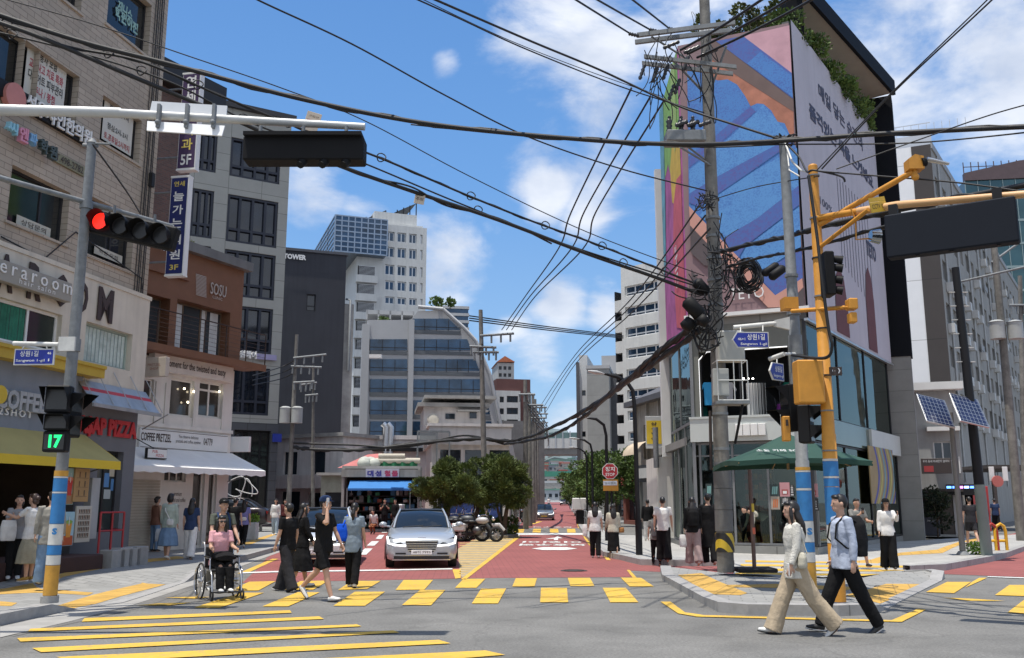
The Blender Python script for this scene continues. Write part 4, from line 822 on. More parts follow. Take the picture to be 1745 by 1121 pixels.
for cx,w_ in((1432,.85),(1480,.7)):
 a=RW.at(cx,455,.15);q=[(a[0]-w_,zb3+.1),(a[0]+w_,zb3+.1),(a[0]+w_*.95,a[1]-1.3),(a[0]+w_*.6,a[1]-.35),(a[0],a[1]),(a[0]-w_*.6,a[1]-.35),(a[0]-w_*.95,a[1]-1.3)];mb.add([(u,-.12,z)for u,z in q],[tuple(range(7))],1)
obj('printed_figure',mb,[M_pr,mat('print_maroon',(.13,.045,.05),.8)],b3,RW.m)
# base: slabs, panels, glass
M_gf=mat('grey_frame',(.20,.205,.21),.5,.3)
CG=clear_glass('shop_clear_glass',(.70,.76,.73),.03);CG2=clear_glass('upper_clear_glass',(.42,.50,.47),.07)
mb=MB();pl=lambda d,pts:[(p.x,p.y)for p in pts]
core=[K2,K1,K3,K5,k5]
mb.prism(pl(0,[inset(p,0,.12)for p in(K2,K1,K3)]+[K5,k5]),zF1,zF1+.28);mb.prism(pl(0,[inset(p,0,.12)for p in(K2,K1,K3)]+[K5,k5]),zG-.25,zG);obj('floor_slab',mb,M_gc,cb,I4)
mb=MB();mb.prism(pl(0,[inset(p,0,.05)for p in(K2,K1,K3)]+[K5,k5]),.02,.3);obj('plinth',mb,M_gc,cb,I4)
mb=MB();mb.box(uK2-.05,.05,-.05,.12,zF1,zF2);mb.box(uK2-.07,.07,-.08,-.04,zF2-.04,zF2+.03);obj('balcony_fascia',mb,mat('pale_panel',(.50,.53,.51),.5,var=.05),cb)
mb=MB();mb.box(uK2-.1,.15,-.14,.05,zG-.02,zG+.1);obj('light_beam',mb,M_white,cb)
ho=rect(FW,1190,1345,1290,592,706);ho=(ho[0],zF2+.02,ho[2],ho[3])
mb=MB();mb.wall(uK2,0,zF2,zG-.25,[ho],.35,y=.1);obj('upper_panel',mb,M_panel,cb)
mb=MB();c_=.28
q=[(ho[0]+.02,ho[3]-c_),(ho[0]+.3,ho[3]-.02),(ho[2]-.02,ho[3]-.02)]
for a,b_ in zip(q,q[1:]):mb.tube([(a[0],.08,a[1]),(b_[0],.08,b_[1])],.018,4)
mb.tube([(ho[0]+.02,.08,ho[3]-c_),(ho[0]+.02,.08,ho[1])],.01,4);obj('light_line',mb,mat('led_strip',(.9,.9,.9),.4,emis=(1,1,1),stre=.6),cb)
mb=MB()
for u in(ho[0]+(ho[2]-ho[0])*.45,):mb.box(u-.02,u+.02,.27,.33,ho[1],ho[3])
for u in(ho[0],ho[2]-.05):mb.box(u,u+.05,.27,.33,ho[1],ho[3])
obj('mullion',mb,M_frame,cb)
# inside
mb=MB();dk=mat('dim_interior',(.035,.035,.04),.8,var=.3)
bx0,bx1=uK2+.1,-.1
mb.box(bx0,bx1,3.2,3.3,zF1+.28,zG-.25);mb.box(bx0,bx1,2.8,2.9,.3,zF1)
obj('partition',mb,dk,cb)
mb=MB();e0=FW.u(1254,850);e1=FW.u(1303,850)
mb.box(e0,e1,1.7,2.0,.3,3.1,0)
for i in range(8):
 z=.35+i*.34;mb.box(e0,e1,1.45,1.72,z,z+.03,1)
 for j in range(6):mb.box(e0+(e1-e0)*(j+.1)/6,e0+(e1-e0)*(j+.85)/6,1.5,1.68,z+.03,z+.18+.03*((i*7+j*5)%3),2+(i*3+j*5)%3)
obj('stock_shelves',mb,[mat('shelf_brown',(.12,.03,.02),.7),mat('shelf_edge',(.25,.07,.03),.6),mat('box_red',(.35,.04,.03),.6),mat('box_orange',(.5,.18,.04),.6),mat('box_maroon',(.16,.02,.02),.6)],cb)
# ground floor glazing, front
zD=zF1-.02
def glazing(wl,us,z0,z1,y,fr,gl,t=.05,transoms=()):
 mb=MB()
 for u in us:mb.box(u-t/2,u+t/2,y-.05,y+.05,z0,z1)
 mb.box(us[0],us[-1],y-.045,y+.045,z0,z0+t);mb.box(us[0],us[-1],y-.045,y+.045,z1-t,z1)
 for z in transoms:mb.box(us[0],us[-1],y-.04,y+.04,z,z+.04)
 o=obj('window_frame',mb,fr,cb,wl.m)
 for a,b_ in zip(us,us[1:]):p=MB();p.box(a+t/2,b_-t/2,y-.008,y+.008,z0+t,z1-t);obj('pane',p,gl,o,wl.m)
 return o
us=[uK2,FW.u(1193,850),FW.u(1249,850),FW.u(1309,850),0]
glazing(FW,us,.32,zD,.25,M_gf,CG,.07,(zD-.45,))
glazing(LW,[uL,uL*.66,uL*.33,-.02],.32,zF2-.1,.05,M_gf,CG,.05);glazing(LW,[uL,uL*.5,-.02],zF2-.1,zb2-.1,.05,M_gf,CG2,.04)
mb=MB();mb.box(uL,0,.3,.4,zF1,zF2);obj('side_fascia',mb,M_panel,cb,LW.m)
u3=RW.u(1484,800);uP=RW.u(1524,700)
glazing(RW,[0,uR*.33,u3,uP],.32,zD,.08,M_frame,CG,.06,);glazing(RW,[0,uR*.3,uR*.62,uP-.7],zF2,zG-.3,.06,M_frame,CG2,.04)
mb=MB();mb.box(0,u3,-.02,.1,zF1,zF2);obj('glass_fascia',mb,mat('green_glass_band',(.10,.14,.12),.1,.3),cb,RW.m)
mb=MB();mb.box(u3,uP+.1,-.12,.1,zF1-.05,zF2-.02);obj('white_fascia',mb,mat('pale_panel',(.5,.53,.51)),cb,RW.m)
mb=MB();mb.box(-.05,uP+.1,-.1,.02,zG-.36,zG-.28);obj('top_rail',mb,M_alu,cb,RW.m)
# swirling mural
mb=MB();r=rect(RW,1484,1524,1504,768,858,.15);mb.box(r[0],r[2],-.14,-.1,r[1],r[3]+.1,0)
W_=r[2]-r[0];H_=r[3]+.1-r[1]
for k_ in range(7):
 q=[(r[0]+W_*min(1,max(0,.02+.13*k_+.30*math.sin(t*2.4+.6)-.12+.25*t)),r[1]+H_*t)for t in[j/12 for j in range(13)]];wd=W_*.06
 mb.add([(u,-.144-.001*k_,z)for u,z in q]+[(min(r[2],u+wd),-.144-.001*k_,z)for u,z in q],[(i,i+13,i+14,i+1)for i in range(12)],1+k_%3)
obj('swirl_mural',mb,[mat('mural_ochre',(.30,.22,.10),.6),mat('mural_blue',(.05,.06,.30),.6),mat('mural_yellow',(.42,.38,.10),.6),mat('mural_teal',(.15,.28,.32),.6)],cb,RW.m)
# pillar and black fin at the far end
PF=wallat(1571,38.9,-25);pz=PF.at(1540,607)[1];pu=PF.u(1531,915)
mb=MB();mb.box(pu,0,0,.9,0,pz);obj('concrete_pillar',mb,M_gc,cb,PF.m)
zC=19.55
mb=MB();mb.box(pu-.9,.06,-.05,.95,pz,zC);obj('black_fin',mb,mat('black_cladding',(.006,.007,.010),.7,var=.1,spec=.15),cb,PF.m)
c1=G(1519,157,zC);c2=G(1372,3,zC);dv=(c1-c2).normalized();c0=c2-dv*4;nn=Vector((-dv.y,dv.x,0))
mb=MB();mb.prism([(p.x,p.y)for p in(G(1352,-30,zC),c1+dv*.1,c1+dv*.1+nn*3.2,G(1366,72,zC))],zC,zC+.3);obj('canopy',mb,mat('beige_soffit',(.36,.33,.27),.8,var=.06),cb,I4)
mb=MB();q=[G(1352,-30,zC),c1+dv*.12];w0=nn*-.14
mb.prism([((q[0]+w0).x,(q[0]+w0).y),((q[1]+w0).x,(q[1]+w0).y),(q[1].x,q[1].y),(q[0].x,q[0].y)],zC-.12,zC+.55);obj('canopy_edge',mb,MATS['black_cladding'],cb,I4)
mb=MB();c=D(1352,60,30.6);mb.box(c.x-.3,c.x+.3,c.y-.3,c.y+.3,zBT-.2,zC);obj('canopy_post',mb,MATS['black_cladding'],cb,I4)
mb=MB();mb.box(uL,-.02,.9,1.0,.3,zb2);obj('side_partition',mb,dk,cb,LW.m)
# posters on the shop glass
for i,(x0,x1,yt,yb,c,c2_)in enumerate(((1312,1328,825,845,(.03,.05,.05),(.2,.4,.38)),(1329,1346,822,846,(.5,.25,.27),(.35,.06,.05)),(1347,1353,826,846,(.05,.05,.05),(.6,.6,.6)),(1377,1394,824,847,(.5,.25,.27),(.35,.06,.05)),(1331,1346,847,860,(.04,.04,.04),(.6,.6,.6)),(1314,1329,846,868,(.35,.3,.25),(.5,.15,.05)),(1380,1395,849,870,(.04,.04,.045),(.6,.6,.6)),(1203,1214,824,844,(.03,.05,.05),(.2,.4,.38)))):
 r=rect(FW,x0,x1,(x0+x1)/2,yt,yb,-.22);m_=MB();m_.box(r[0],r[2],.19,.198,r[1],r[3]);w_=r[2]-r[0];h_=r[3]-r[1]
 if i in(2,4,6):
  for j in range(4):m_.box(r[0]+w_*.2,r[2]-w_*.2,.186,.189,r[1]+h_*(.3+.14*j),r[1]+h_*(.37+.14*j),1)
  m_.box(r[0]+w_*.12,r[2]-w_*.12,.186,.189,r[1]+h_*.1,r[1]+h_*.2,1);m_.box(r[0]+w_*.45,r[2]-w_*.45,.186,.189,r[1]+h_*.3,r[3]-h_*.08,1)
 elif i in(1,3):m_.box(r[0]+w_*.2,r[2]-w_*.2,.186,.189,r[1]+h_*.15,r[1]+h_*.5,1);m_.box(r[0]+w_*.3,r[2]-w_*.3,.182,.185,r[1]+h_*.2,r[1]+h_*.4,2)
 else:
  for j in range(3):m_.slab([(r[0]+w_*(.2+.2*j),r[1]+h_*.15),(r[0]+w_*(.35+.2*j),r[1]+h_*.15),(r[0]+w_*(.45+.2*j),r[1]+h_*.8),(r[0]+w_*(.3+.2*j),r[1]+h_*.8)],.186,.189,1)
 t=thing('shop_poster',['small teal print poster at the left of the glass poster group','pink picture poster with a red dish, left of the blue striped pole','narrow black and white poster half hidden by the striped pole','pink picture poster with a red dish, right of the blue striped pole','black poster with a white gate mark, lower left of the group','poster of slanting orange strokes in the lower left of the group','black poster with a white gate mark, lower right of the striped pole','dark teal poster on the left shop window behind the person in black'][i],'poster',FW.m,'posters on the shop glass');obj('sheet',m_,[mat('sheet_%d'%i,c,.6),mat('sheet_ink_%d'%i,c2_,.6),M_wl],t)
# white lettering block on the balcony fascia
mb=MB();r=rect(FW,1254,1306,1282,722,742,.1)
for i in range(4):mb.box(r[0]+(r[2]-r[0])*i/4,r[0]+(r[2]-r[0])*(i+.92)/4,-.2,-.07,r[1],r[3],0,.01)
tag(obj('channel_letters',mb,M_white,None,FW.m),'white block sign mounted on the pale balcony band of the corner shop','sign')
# upstairs display: mannequin, striped cloth, coloured clothes
def mannequin(x,yb_,yt_,Yd,cols,label):
 p=G(x,yb_,zF1+.28)if 0 else None;c=D(x,yb_,Yd);t=thing('mannequin',label,'mannequin',Vector((c.x,Yd,zF1+.3)));m=I4;h=1.75;z=zF1+.3
 mb=MB();mb.tube([(c.x-.08,Yd,z),(c.x-.09,Yd,z+.45),(c.x-.08,Yd,z+.86)],[.045,.055,.075],8);mb.tube([(c.x+.08,Yd,z),(c.x+.09,Yd,z+.45),(c.x+.08,Yd,z+.86)],[.045,.055,.075],8)
 mb.tube([(c.x,Yd,z+.82),(c.x,Yd,z+.95),(c.x,Yd,z+1.1),(c.x,Yd,z+1.4),(c.x,Yd,z+1.47),(c.x,Yd,z+1.56)],[(.14,.1),(.15,.1),(.12,.09),(.18,.11),(.08,.06),(.045,.045)],12);mb.ball((c.x,Yd,z+1.64),(.075,.09,.12))
 for s_ in(-1,1):mb.tube([(c.x+s_*.18,Yd,z+1.38),(c.x+s_*.22,Yd,z+1.1),(c.x+s_*.2,Yd-.06,z+.85)],[.045,.038,.028],7)
 obj('figure',mb,mat('black_mannequin',(.015,.015,.02),.35),t,I4)
 mb=MB();mb.tube([(c.x,Yd,z+.6),(c.x,Yd,z+.95)],[(.2,.14),(.16,.12)],12,caps=False);obj('skirt',mb,mat('mannequin_%d'%x,cols,.8),t,I4)
mannequin(1198,706,626,31.6,(.02,.22,.18),'black mannequin with a teal skirt in the upstairs window');mannequin(1333,706,630,30.6,(.22,.03,.25),'black mannequin with a purple wrap, upstairs behind the signal lights')
mb=MB();c=D(1293,700,29.9);c1_=D(1276,700,30.0).x;c2_=D(1310,700,30.0).x;zt_=D(1293,651,30).z;zl_=zF1+.3
mb.loft([[(c1_+(c2_-c1_)*i/48,30.2+.03*math.sin(i*.8),z)for i in range(49)]for z in(zl_,zt_)],closed=False)
st_=tilemat('striped_cloth',(.62,.62,.6),(.62,.62,.6),(.02,.02,.02),.055,9,.014,off=0,bump=0,var=.03);tag(obj('display_cloth',mb,st_),'black and white striped cloth hanging in the upstairs shop window','cloth')
for x,cc,lab in((1208,(.02,.25,.5),'bright blue shirt hanging beside the upstairs mannequin'),(1240,(.4,.4,.42),'pale grey shirt hanging in the upstairs window'),(1345,(.02,.35,.25),'green shirt hanging behind the small street sign')):
 c=D(x,670,30.8);mb=MB();mb.slab([(c.x-.16,c.z-.4),(c.x+.16,c.z-.4),(c.x+.17,c.z+.2),(c.x+.25,c.z+.05),(c.x+.3,c.z+.12),(c.x+.16,c.z+.36),(c.x-.16,c.z+.36),(c.x-.3,c.z+.12),(c.x-.25,c.z+.05),(c.x-.17,c.z+.2)],30.75,30.85);tag(obj('hanging_shirt',mb,mat('shirt_%d'%x,cc,.8)),lab,'shirt')
for i in range(3):
 c=D(1267+i*8,645,30);mb=MB();mb.ball((c.x,c.y,c.z),.03);tag(obj('added_spot_lamp',mb,mat('spot_glow',(1,1,1),.4,emis=(1,.95,.85),stre=8)),'small glowing spot lamp added in the dark upstairs window','lamp','added spot lamps upstairs in the corner shop')  # emissive spots added because no sun reaches this interior
# white slim wall behind the side banner
SW=wallat(1117,37.3,0);wl_=SW
t=thing('white_wall','tall slim white wall standing behind the side banner','wall',SW.m);x1=SW.u(1144,700);zt_=SW.at(1120,288)[1];zb_=SW.at(1140,778)[1]
mb=MB();mb.box(SW.u(1128,700),x1+.4,0,.25,zb_,zt_);obj('panel',mb,M_white,t)
mb=MB();mb.box(SW.u(1122,870),x1+.4,.1,3,0,zb_-.003);obj('base_wall',mb,M_cream,t);mb=MB();mb.tube([(SW.u(1118,800),-.1,3.0),(SW.u(1118,800),-.1,4.6)],.11,10);obj('duct',mb,M_steel,t)
# ---------------- right of the corner: low white building, striped high-rise, grey flats, glass tower
LO=wallat(1556,44,-20);o_=LO;ux=LO.u(1640,800);zt=LO.at(1600,665)[1]
t=thing('low_white_building','low white two storey building right of the concrete pillar','building',LO.m)
h=rect(LO,1591,1623,1607,752,786);h2=rect(LO,1567,1650,1600,838,905);h2=(h2[0],.2,LO.u(1640,850),h2[3])
mb=MB();mb.wall(-1,ux,.1,zt,[h,h2],.4);mb.mass(-1,ux,.1,zt,8);obj('wall',mb,mat('pale_grey_render',(.34,.34,.33),.8,streak=.14),t)
window(t,LO.m,*h,.2,2,1,M_white,M_glass,bar=.06)
mb=MB();mb.box(-1.1,ux+.3,-.5,.3,zt,zt+.35);mb.box(LO.u(1576),ux,-.5,0,LO.at(1600,735)[1],LO.at(1600,728)[1]);obj('eave',mb,M_white,t)
mb=MB();r=rect(LO,1579,1662,1620,778,806,.3);mb.box(LO.u(1625),ux-.1,-.25,0,r[1],r[3]);obj('white_band',mb,M_white,t)
mb=MB();mb.box(h2[0],h2[2],.35,.42,.1,h2[3]);mb.box(h2[0],h2[2],-.7,.3,h2[3],h2[3]+.12);obj('dark_doors',mb,mat('dark_timber',(.04,.032,.028),.7,var=.2),t)
mb=MB();mb.box(LO.u(1604,860),LO.u(1624,860),.2,.33,.15,2.9);mb.box(LO.u(1578,860),LO.u(1600,860),.22,.33,.15,2.9);obj('door',mb,mat('brown_door',(.06,.048,.04),.6,var=.15),t)
mb=MB();mb.box(LO.u(1627,880),ux-.1,.18,.34,.15,2.9);obj('grey_shutter',mb,mat('grey_shutter',(.40,.40,.41),.6,var=.05),t)
t=thing('display_board','dark brown notice screen with white lettering over the low doorway','sign',LO.m);mb=MB();r=rect(LO,1570,1621,1596,781,807,.9);mb.box(r[0],r[2],-1.0,-.85,r[1],r[3],0,.01);obj('panel',mb,mat('brown_screen',(.045,.032,.028),.4),t)
text('lettering','우리 동네 미세먼지 알리미',M_wl,t,LO.m@Matrix.Translation(((r[0]+r[2])/2,-1.005,r[3]-.13)),.12,(r[2]-r[0])*.88);mb=MB();mb.box(r[0]+.1,r[0]+.5,-1.008,-1.002,r[1]+.08,r[1]+.35);obj('red_mark',mb,mat('red_mark',(.35,.04,.04),.5),t)
t=thing('led_sign','blue glowing strip sign over the grey shutter','sign',LO.m);mb=MB();r=rect(LO,1612,1662,1637,826,838,.4);mb.box(r[0],r[2],-.5,-.35,r[1]-.15,r[3]+.02);obj('case',mb,M_black,t)
for i,c in enumerate(((.1,.3,1),(.1,.25,1),(.6,.2,.7),(.3,.5,1),(.1,.25,1))):mb=MB();a=r[0]+(r[2]-r[0])*(i+.1)/5;mb.box(a,a+(r[2]-r[0])*.16,-.51,-.502,r[3]-.16,r[3]-.06);obj('lit_segment',mb,mat('led_%d%d'%(i,int(c[0]*10)),c,.4,emis=c,stre=2.5),t)
HR=wallat(1638,62,-25,back=0);t=thing('striped_high_rise','high-rise end wall with a white and a charcoal vertical stripe','building',HR.m)
zt=HR.at(1575,247)[1];us_=HR.u(1573,500);u0=HR.u(1522,500);zlo=6
mb=MB();mb.box(u0-3,us_,0,.5,0,zt);obj('white_stripe',mb,tilemat('white_panels',(.80,.81,.82),(.78,.79,.8),(.45,.45,.45),20,4.2,.03,off=0,var=.03),t)
mb=MB();mb.box(us_,0,-.04,.5,0,zt-.0);obj('charcoal_stripe',mb,tilemat('charcoal_panels',(.06,.052,.05),(.055,.048,.046),(.03,.03,.03),20,4.2,.03,off=0,var=.06),t)
mb=MB();mb.box(u0-3,.1,0,.2,zt,zt+.8);
for i in range(12):mb.box(u0+i*.5,u0+i*.5+.04,0,.05,zt+.8,zt+1.6)
mb.box(u0-3,.1,0,.05,zt+1.6,zt+1.65);obj('parapet',mb,M_alu,t)
# flats, receding along the right street
FL=W(HR.x,HR.y,56);t=thing('grey_flats','long grey block of flats receding along the right street, air conditioners on its wall','building',FL.m)
uE=FL.u(1742,600);zt=HR.at(1575,247)[1]-.3;hs=[];zl=8.5;k_=0;fh=3.05
zz=[zt-1.9-fh*i for i in range(int((zt-9)/fh)+1)];nu=int(uE/2.9)
for z in zz:
 for i in range(nu):hs.append((.7+i*2.9,z-1.35,.7+i*2.9+1.5,z+.1))
mb=MB();mb.wall(0,uE+4,0,zt,hs,.3);mb.mass(0,uE+4,0,zt,5);obj('wall',mb,mat('flats_grey',(.30,.295,.28),.85,var=.1,streak=.2),t)
M_ff=mat('pale_frame',(.40,.41,.41),.5)
random.seed(3)
for h in hs[:100]:window(t,FL.m,*h,.2,2,1,M_ff,M_glass,bar=.08,far=True)
mb=MB()
for h in hs:
 if random.random()<.55:x=h[0]+random.uniform(-.1,.7);mb.box(x,x+.85,-.45,-.02,h[1]-.75,h[1]-.1,0)
 if random.random()<.3:mb.box(h[0]-.1,h[2]+.1,-.25,-.2,h[1],h[1]+.5,1)
mb.box(0,uE+4,-.1,0,zt,zt+.5,1);obj('air_conditioners',mb,[mat('ac_white',(.5,.5,.49),.6),mat('dull_rail',(.3,.3,.3),.6)],t)
mb=MB()
for i in range(5):mb.tube([(2+i*5.8,-.08,3),(2+i*5.8,-.08,zt)],.07,5)
obj('drain_pipe',mb,M_ff,t)
# shops at the foot of the flats
for i,(x,w_,c,lab,nm)in enumerate(((1666,1.5,(.40,.03,.03),'red vending kiosk against the flats on the right','kiosk'),(1648,1.1,(.5,.5,.5),'white shop panel at the foot of the flats','panel'))):
 c_=D(x,900,50);mb=MB();mb.box(c_.x-w_/2,c_.x+w_/2,50,50.7,.15,2.5,0,.03);mb.box(c_.x-w_/2+.1,c_.x+w_/2-.1,49.98,50.02,.9,2.2,1);t=thing(nm,lab,nm,Vector((c_.x,50,.15)));obj('body',mb,[mat('kiosk_%d'%i,c,.5),mat('kiosk_front_%d'%i,tuple(v*.7+.02 for v in c),.4)],t,I4)
mb=MB();c_=D(1725,860,56)
for i in range(14):mb.box(c_.x-2+i*.3,c_.x-1.85+i*.3,54+i*.6,54.1+i*.6,.15,3.6)
mb.box(c_.x-2,c_.x+2.4,54.5,62,3.6,3.8);tag(obj('slatted_shopfront',mb,mat('dark_slats',(.06,.05,.045),.7,var=.2)),'dark slatted shopfront at the right edge of the street','shopfront')
# glass tower far right
GT=wallat(1694,135,-8);t=thing('glass_tower','teal glass tower at the far right edge','building',GT.m);zt=GT.at(1700,306)[1];M_teal=glass('teal_glass',(.05,.11,.12),.06,.55,var=.25,scale=.15)
mb=MB();mb.box(0,24,0,14,0,zt);obj('curtain_wall',mb,M_teal,t)
mb=MB()
for i in range(int(zt/3.6)):mb.box(-.1,24.1,-.12,.0,i*3.6,i*3.6+.35)
for i in range(14):mb.box(i*1.8,i*1.8+.1,-.1,0,0,zt)
obj('mullions',mb,mat('teal_frame',(.25,.32,.32),.4,.4),t)
mb=MB();mb.slab([(0,zt),(24,zt),(24,zt+4),(8,zt+2.8),(0,zt+1.2)],-.3,.6);mb.box(0,8,0,.1,zt+2.2,zt+2.3)
for i in range(8):mb.box(i*1.1,i*1.1+.12,0,.1,zt+1,zt+3)
obj('roof_screen',mb,mat('maroon_roof',(.09,.06,.065),.6),t)
# ================================================================ BUILDINGS DOWN THE STREETS
def block(name,label,wl,x0,x1,xm,yt,dep,m,rects_=(),d=.25,zb=0.0,cap=None,gl=None,fm=None,bar=.08,cols=3,ext=(0,0),far=True,cat='building'):
 t=thing(name,label,cat,wl.m);u0=wl.u(x0,700)-ext[0];u1=wl.u(x1,700)+ext[1];zt=wl.at(xm,yt)[1]
 hs=[r for r in rects_];mb=MB();mb.wall(u0,u1,zb,zt,hs,d);mb.mass(u0,u1,zb,zt,dep);obj('wall',mb,m,t)
 if cap:mb=MB();mb.box(u0-.15,u1+.15,-.15,dep,zt,zt+cap[0]);obj('parapet',mb,cap[1],t)
 for h in hs:window(t,wl.m,*h,d*.8,max(1,int((h[2]-h[0])/1.4))if cols is None else cols,1,fm or M_frame,gl or M_glass,bar=bar,far=far)
 return t,u0,u1,zt
M_bluegl=glass('blue_office_glass',(.025,.06,.11),.05,.35,var=.6,scale=.35)
M_stone=mat('pale_stone',(.42,.42,.41),.8,var=.08,scale=.8,streak=.12)
M_wt=mat('tower_white',(.55,.56,.55),.75,var=.07,scale=.5,streak=.1)
# ---- tall tower with glass cube on top
TE=wallat(722,150,20,back=0);hs=[]
for(a,b_)in((358+0,0),)[:0]:pass
ry=[(398,414),(424,441),(454,471),(481,497),(508,520)]
for x0,x1 in((677,692),(697,710),(716,720)):hs+=[rect(TE,x0,x1,700,yt,yb)for yt,yb in ry]
for x0,x1 in((656,672),):hs+=[rect(TE,x0,x1,700,yt,yb)for yt,yb in ry]
t,u0,u1,zt=block('white_tower','tall white tower block with a blue glass cube on its upper corner',TE,600,722,700,386,22,M_wt,hs,.5,gl=M_bluegl,bar=.15,cols=2,fm=M_alu)
mb=MB();r=rect(TE,641,714,680,362,386);mb.box(r[0],r[2],1.5,18,r[1],r[3]+.3);mb.box(TE.u(655,380),TE.u(722,380),.5,20,r[1]-1.5,r[1]+.6);obj('roof_block',mb,M_wt,t)
mb=MB();g0=TE.u(567,400);g1=TE.u(655,400);za=TE.at(610,437)[1];zb_=TE.at(610,377)[1]
mb.box(g0,g1,-2.2,60,za,zb_);cube=obj('glass_cube',mb,M_bluegl,t)
mb=MB()
for i in range(9):u=g0+(g1-g0)*i/8;mb.box(u-.09,u+.09,-2.32,-2.2,za,zb_)
for i in range(8):z=za+(zb_-za)*i/7;mb.box(g0-.02,g1+.02,-2.3,-2.2,z-.1,z+.1);mb.box(g0-.1,g0,-2.2,60,z-.1,z+.1)
for i in range(9):y=-2.2+62*i/8;mb.box(g0-.12,g0,y-.1,y+.1,za,zb_)
obj('mullions',mb,mat('glass_mullion',(.25,.32,.42),.4,.3),t)
mb=MB()
for x,yt,w_ in((620,358,7.5),(672,346,6.5)):
 a=TE.at(x,yt+16,-3);b_=TE.at(x+38,yt,-3)
 mb.add([(a[0],3,a[1]),(b_[0],3,b_[1]),(b_[0],10,b_[1]),(a[0],10,a[1])],[(0,1,2,3),(3,2,1,0)]);
 for k_ in range(4):u=b_[0]-k_*1.1;mb.tube([(u,3.2,a[1]-3),(u,3.2,b_[1]-k_*.5)],.1,4)
obj('solar_roof',mb,M_frame,t)
mb=MB();bu0=TE.u(601,600);bu1=TE.u(638,600)
for i in range(14):
 z=TE.at(620,452)[1]-3.05*i
 if z<3:break
 mb.box(bu0,bu1,-1.2,0,z-3.05,z-1.9);mb.box(bu0+.4,bu1-.3,-.02,.02,z-1.9,z-.1,1)
 for j in range(8):mb.box(bu0+.4,bu1-.3,-1.0,-.95,z-1.8+j*.2,z-1.75+j*.2,2)
obj('balconies',mb,[M_wt,M_dark,M_alu],t)
# left neighbour of the tower: low slab
# ---- office with the slanting gable
OF=wallat(626,110,10,back=0);t=thing('slanted_office','grey office block with blue window bands and one slanting glazed side','building',OF.m)
M_of=mat('office_grey',(.40,.405,.41),.75,var=.06,scale=.4)
pts=[OF.at(x,y)for x,y in((626,860),(626,545),(700,545),(712,530),(752,528),(790,556),(808,579),(832,640),(856,760),(862,860))]
pts[0]=(pts[0][0],0);pts[-1]=(pts[-1][0],0)
mb=MB();mb.slab(pts[::-1],0,16);obj('body',mb,M_of,t)
bands=[(543,562),(578,597),(612,632),(646,668),(682,706),(718,742)]
mb=MB();wn=[]
def xr(y):
 tb=[(528,752),(556,786),(579,803),(640,826),(700,840),(760,850)]
 for(ya,xa),(yb_,xb)in zip(tb,tb[1:]):
  if y<=yb_:return xa+(xb-xa)*(y-ya)/(yb_-ya)
 return 850
for i,(ya,yb_)in enumerate(bands):
 for x0,x1 in((630,694),(703,None)):
  if i==0 and x1:ya2,yb2=556,566
  else:ya2,yb2=ya,yb_
  if i==0 and x1:continue
  a=OF.at(x0,yb2);tl=OF.at(x0,ya2)
  if x1:q=[a,OF.at(x1,yb2),OF.at(x1,ya2),tl]
  else:q=[a,OF.at(xr(yb2)-6,yb2),OF.at(xr(ya2)-6,ya2),tl]
  b_=MB();b_.slab(q,-.06,.05);
  wn.append(q);w_=obj('window_band',b_,M_bluegl,t)
  s_=MB();h_=(tl[1]-a[1])*.32;xr_=q[1][0]+(0 if x1 else h_*.25)
  s_.slab([(a[0],a[1]-h_),(xr_,a[1]-h_),(q[1][0],a[1]),(a[0],a[1])],-.08,.05);obj('spandrel',s_,mat('dark_spandrel',(.10,.11,.12),.5),t)
  m_=MB();n_=max(3,int((q[1][0]-a[0])/1.3))
  for k_ in range(n_+1):
   u=a[0]+(q[1][0]-a[0])*k_/n_;f=min(1,max(.05,(q[2][0]-u)/max(.01,(q[2][0]-q[1][0]))))if(not x1 and u>q[2][0])else 1
   zt_=a[1]+(tl[1]-a[1])*(1 if u<=q[2][0]else max(.05,(q[1][0]-u)/max(.01,q[1][0]-q[2][0])));m_.box(u-.04,u+.04,-.1,-.055,a[1],zt_)
  m_.box(a[0],q[1][0],-.1,-.055,a[1]+(tl[1]-a[1])*.3-.04,a[1]+(tl[1]-a[1])*.3+.04);obj('mullions',m_,M_frame,w_,OF.m)
mb=MB()
for(p,q)in zip([(712,524),(754,528),(790,560),(810,582),(834,640),(858,752)],[(754,528),(790,560),(810,582),(834,640),(858,752),(864,860)]):
 a=OF.at(*p);b_=OF.at(*q);mb.tube([(a[0],-.5,a[1]),(b_[0],-.5,max(0,b_[1]))],.24,4)
mb.box(OF.u(694,700),OF.u(703,700),-.3,.1,0,OF.at(700,545)[1]);mb.box(OF.u(613,700),OF.u(626,700),-.2,4,0,OF.at(620,552)[1]);obj('frame_piers',mb,M_of,t)
mb=MB();r=rect(OF,742,798,770,524,560,-6);mb.box(r[0],r[2],6,14,r[1]-3,r[3]);obj('roof_storey',mb,M_bluegl,t);mb=MB()
for i in range(4):z=r[1]+(r[3]-r[1])*i/3;mb.box(r[0]-.1,r[2]+.1,5.8,14.1,z-.15,z+.2)
r=rect(OF,625,705,660,529,545,-3);mb.box(r[0],r[2],3,10,r[3]-.5,r[3]);
for i in range(5):u=r[0]+(r[2]-r[0])*i/4;mb.box(u-.1,u+.1,3,3.2,r[1],r[3])
obj('roof_deck',mb,M_of,t)
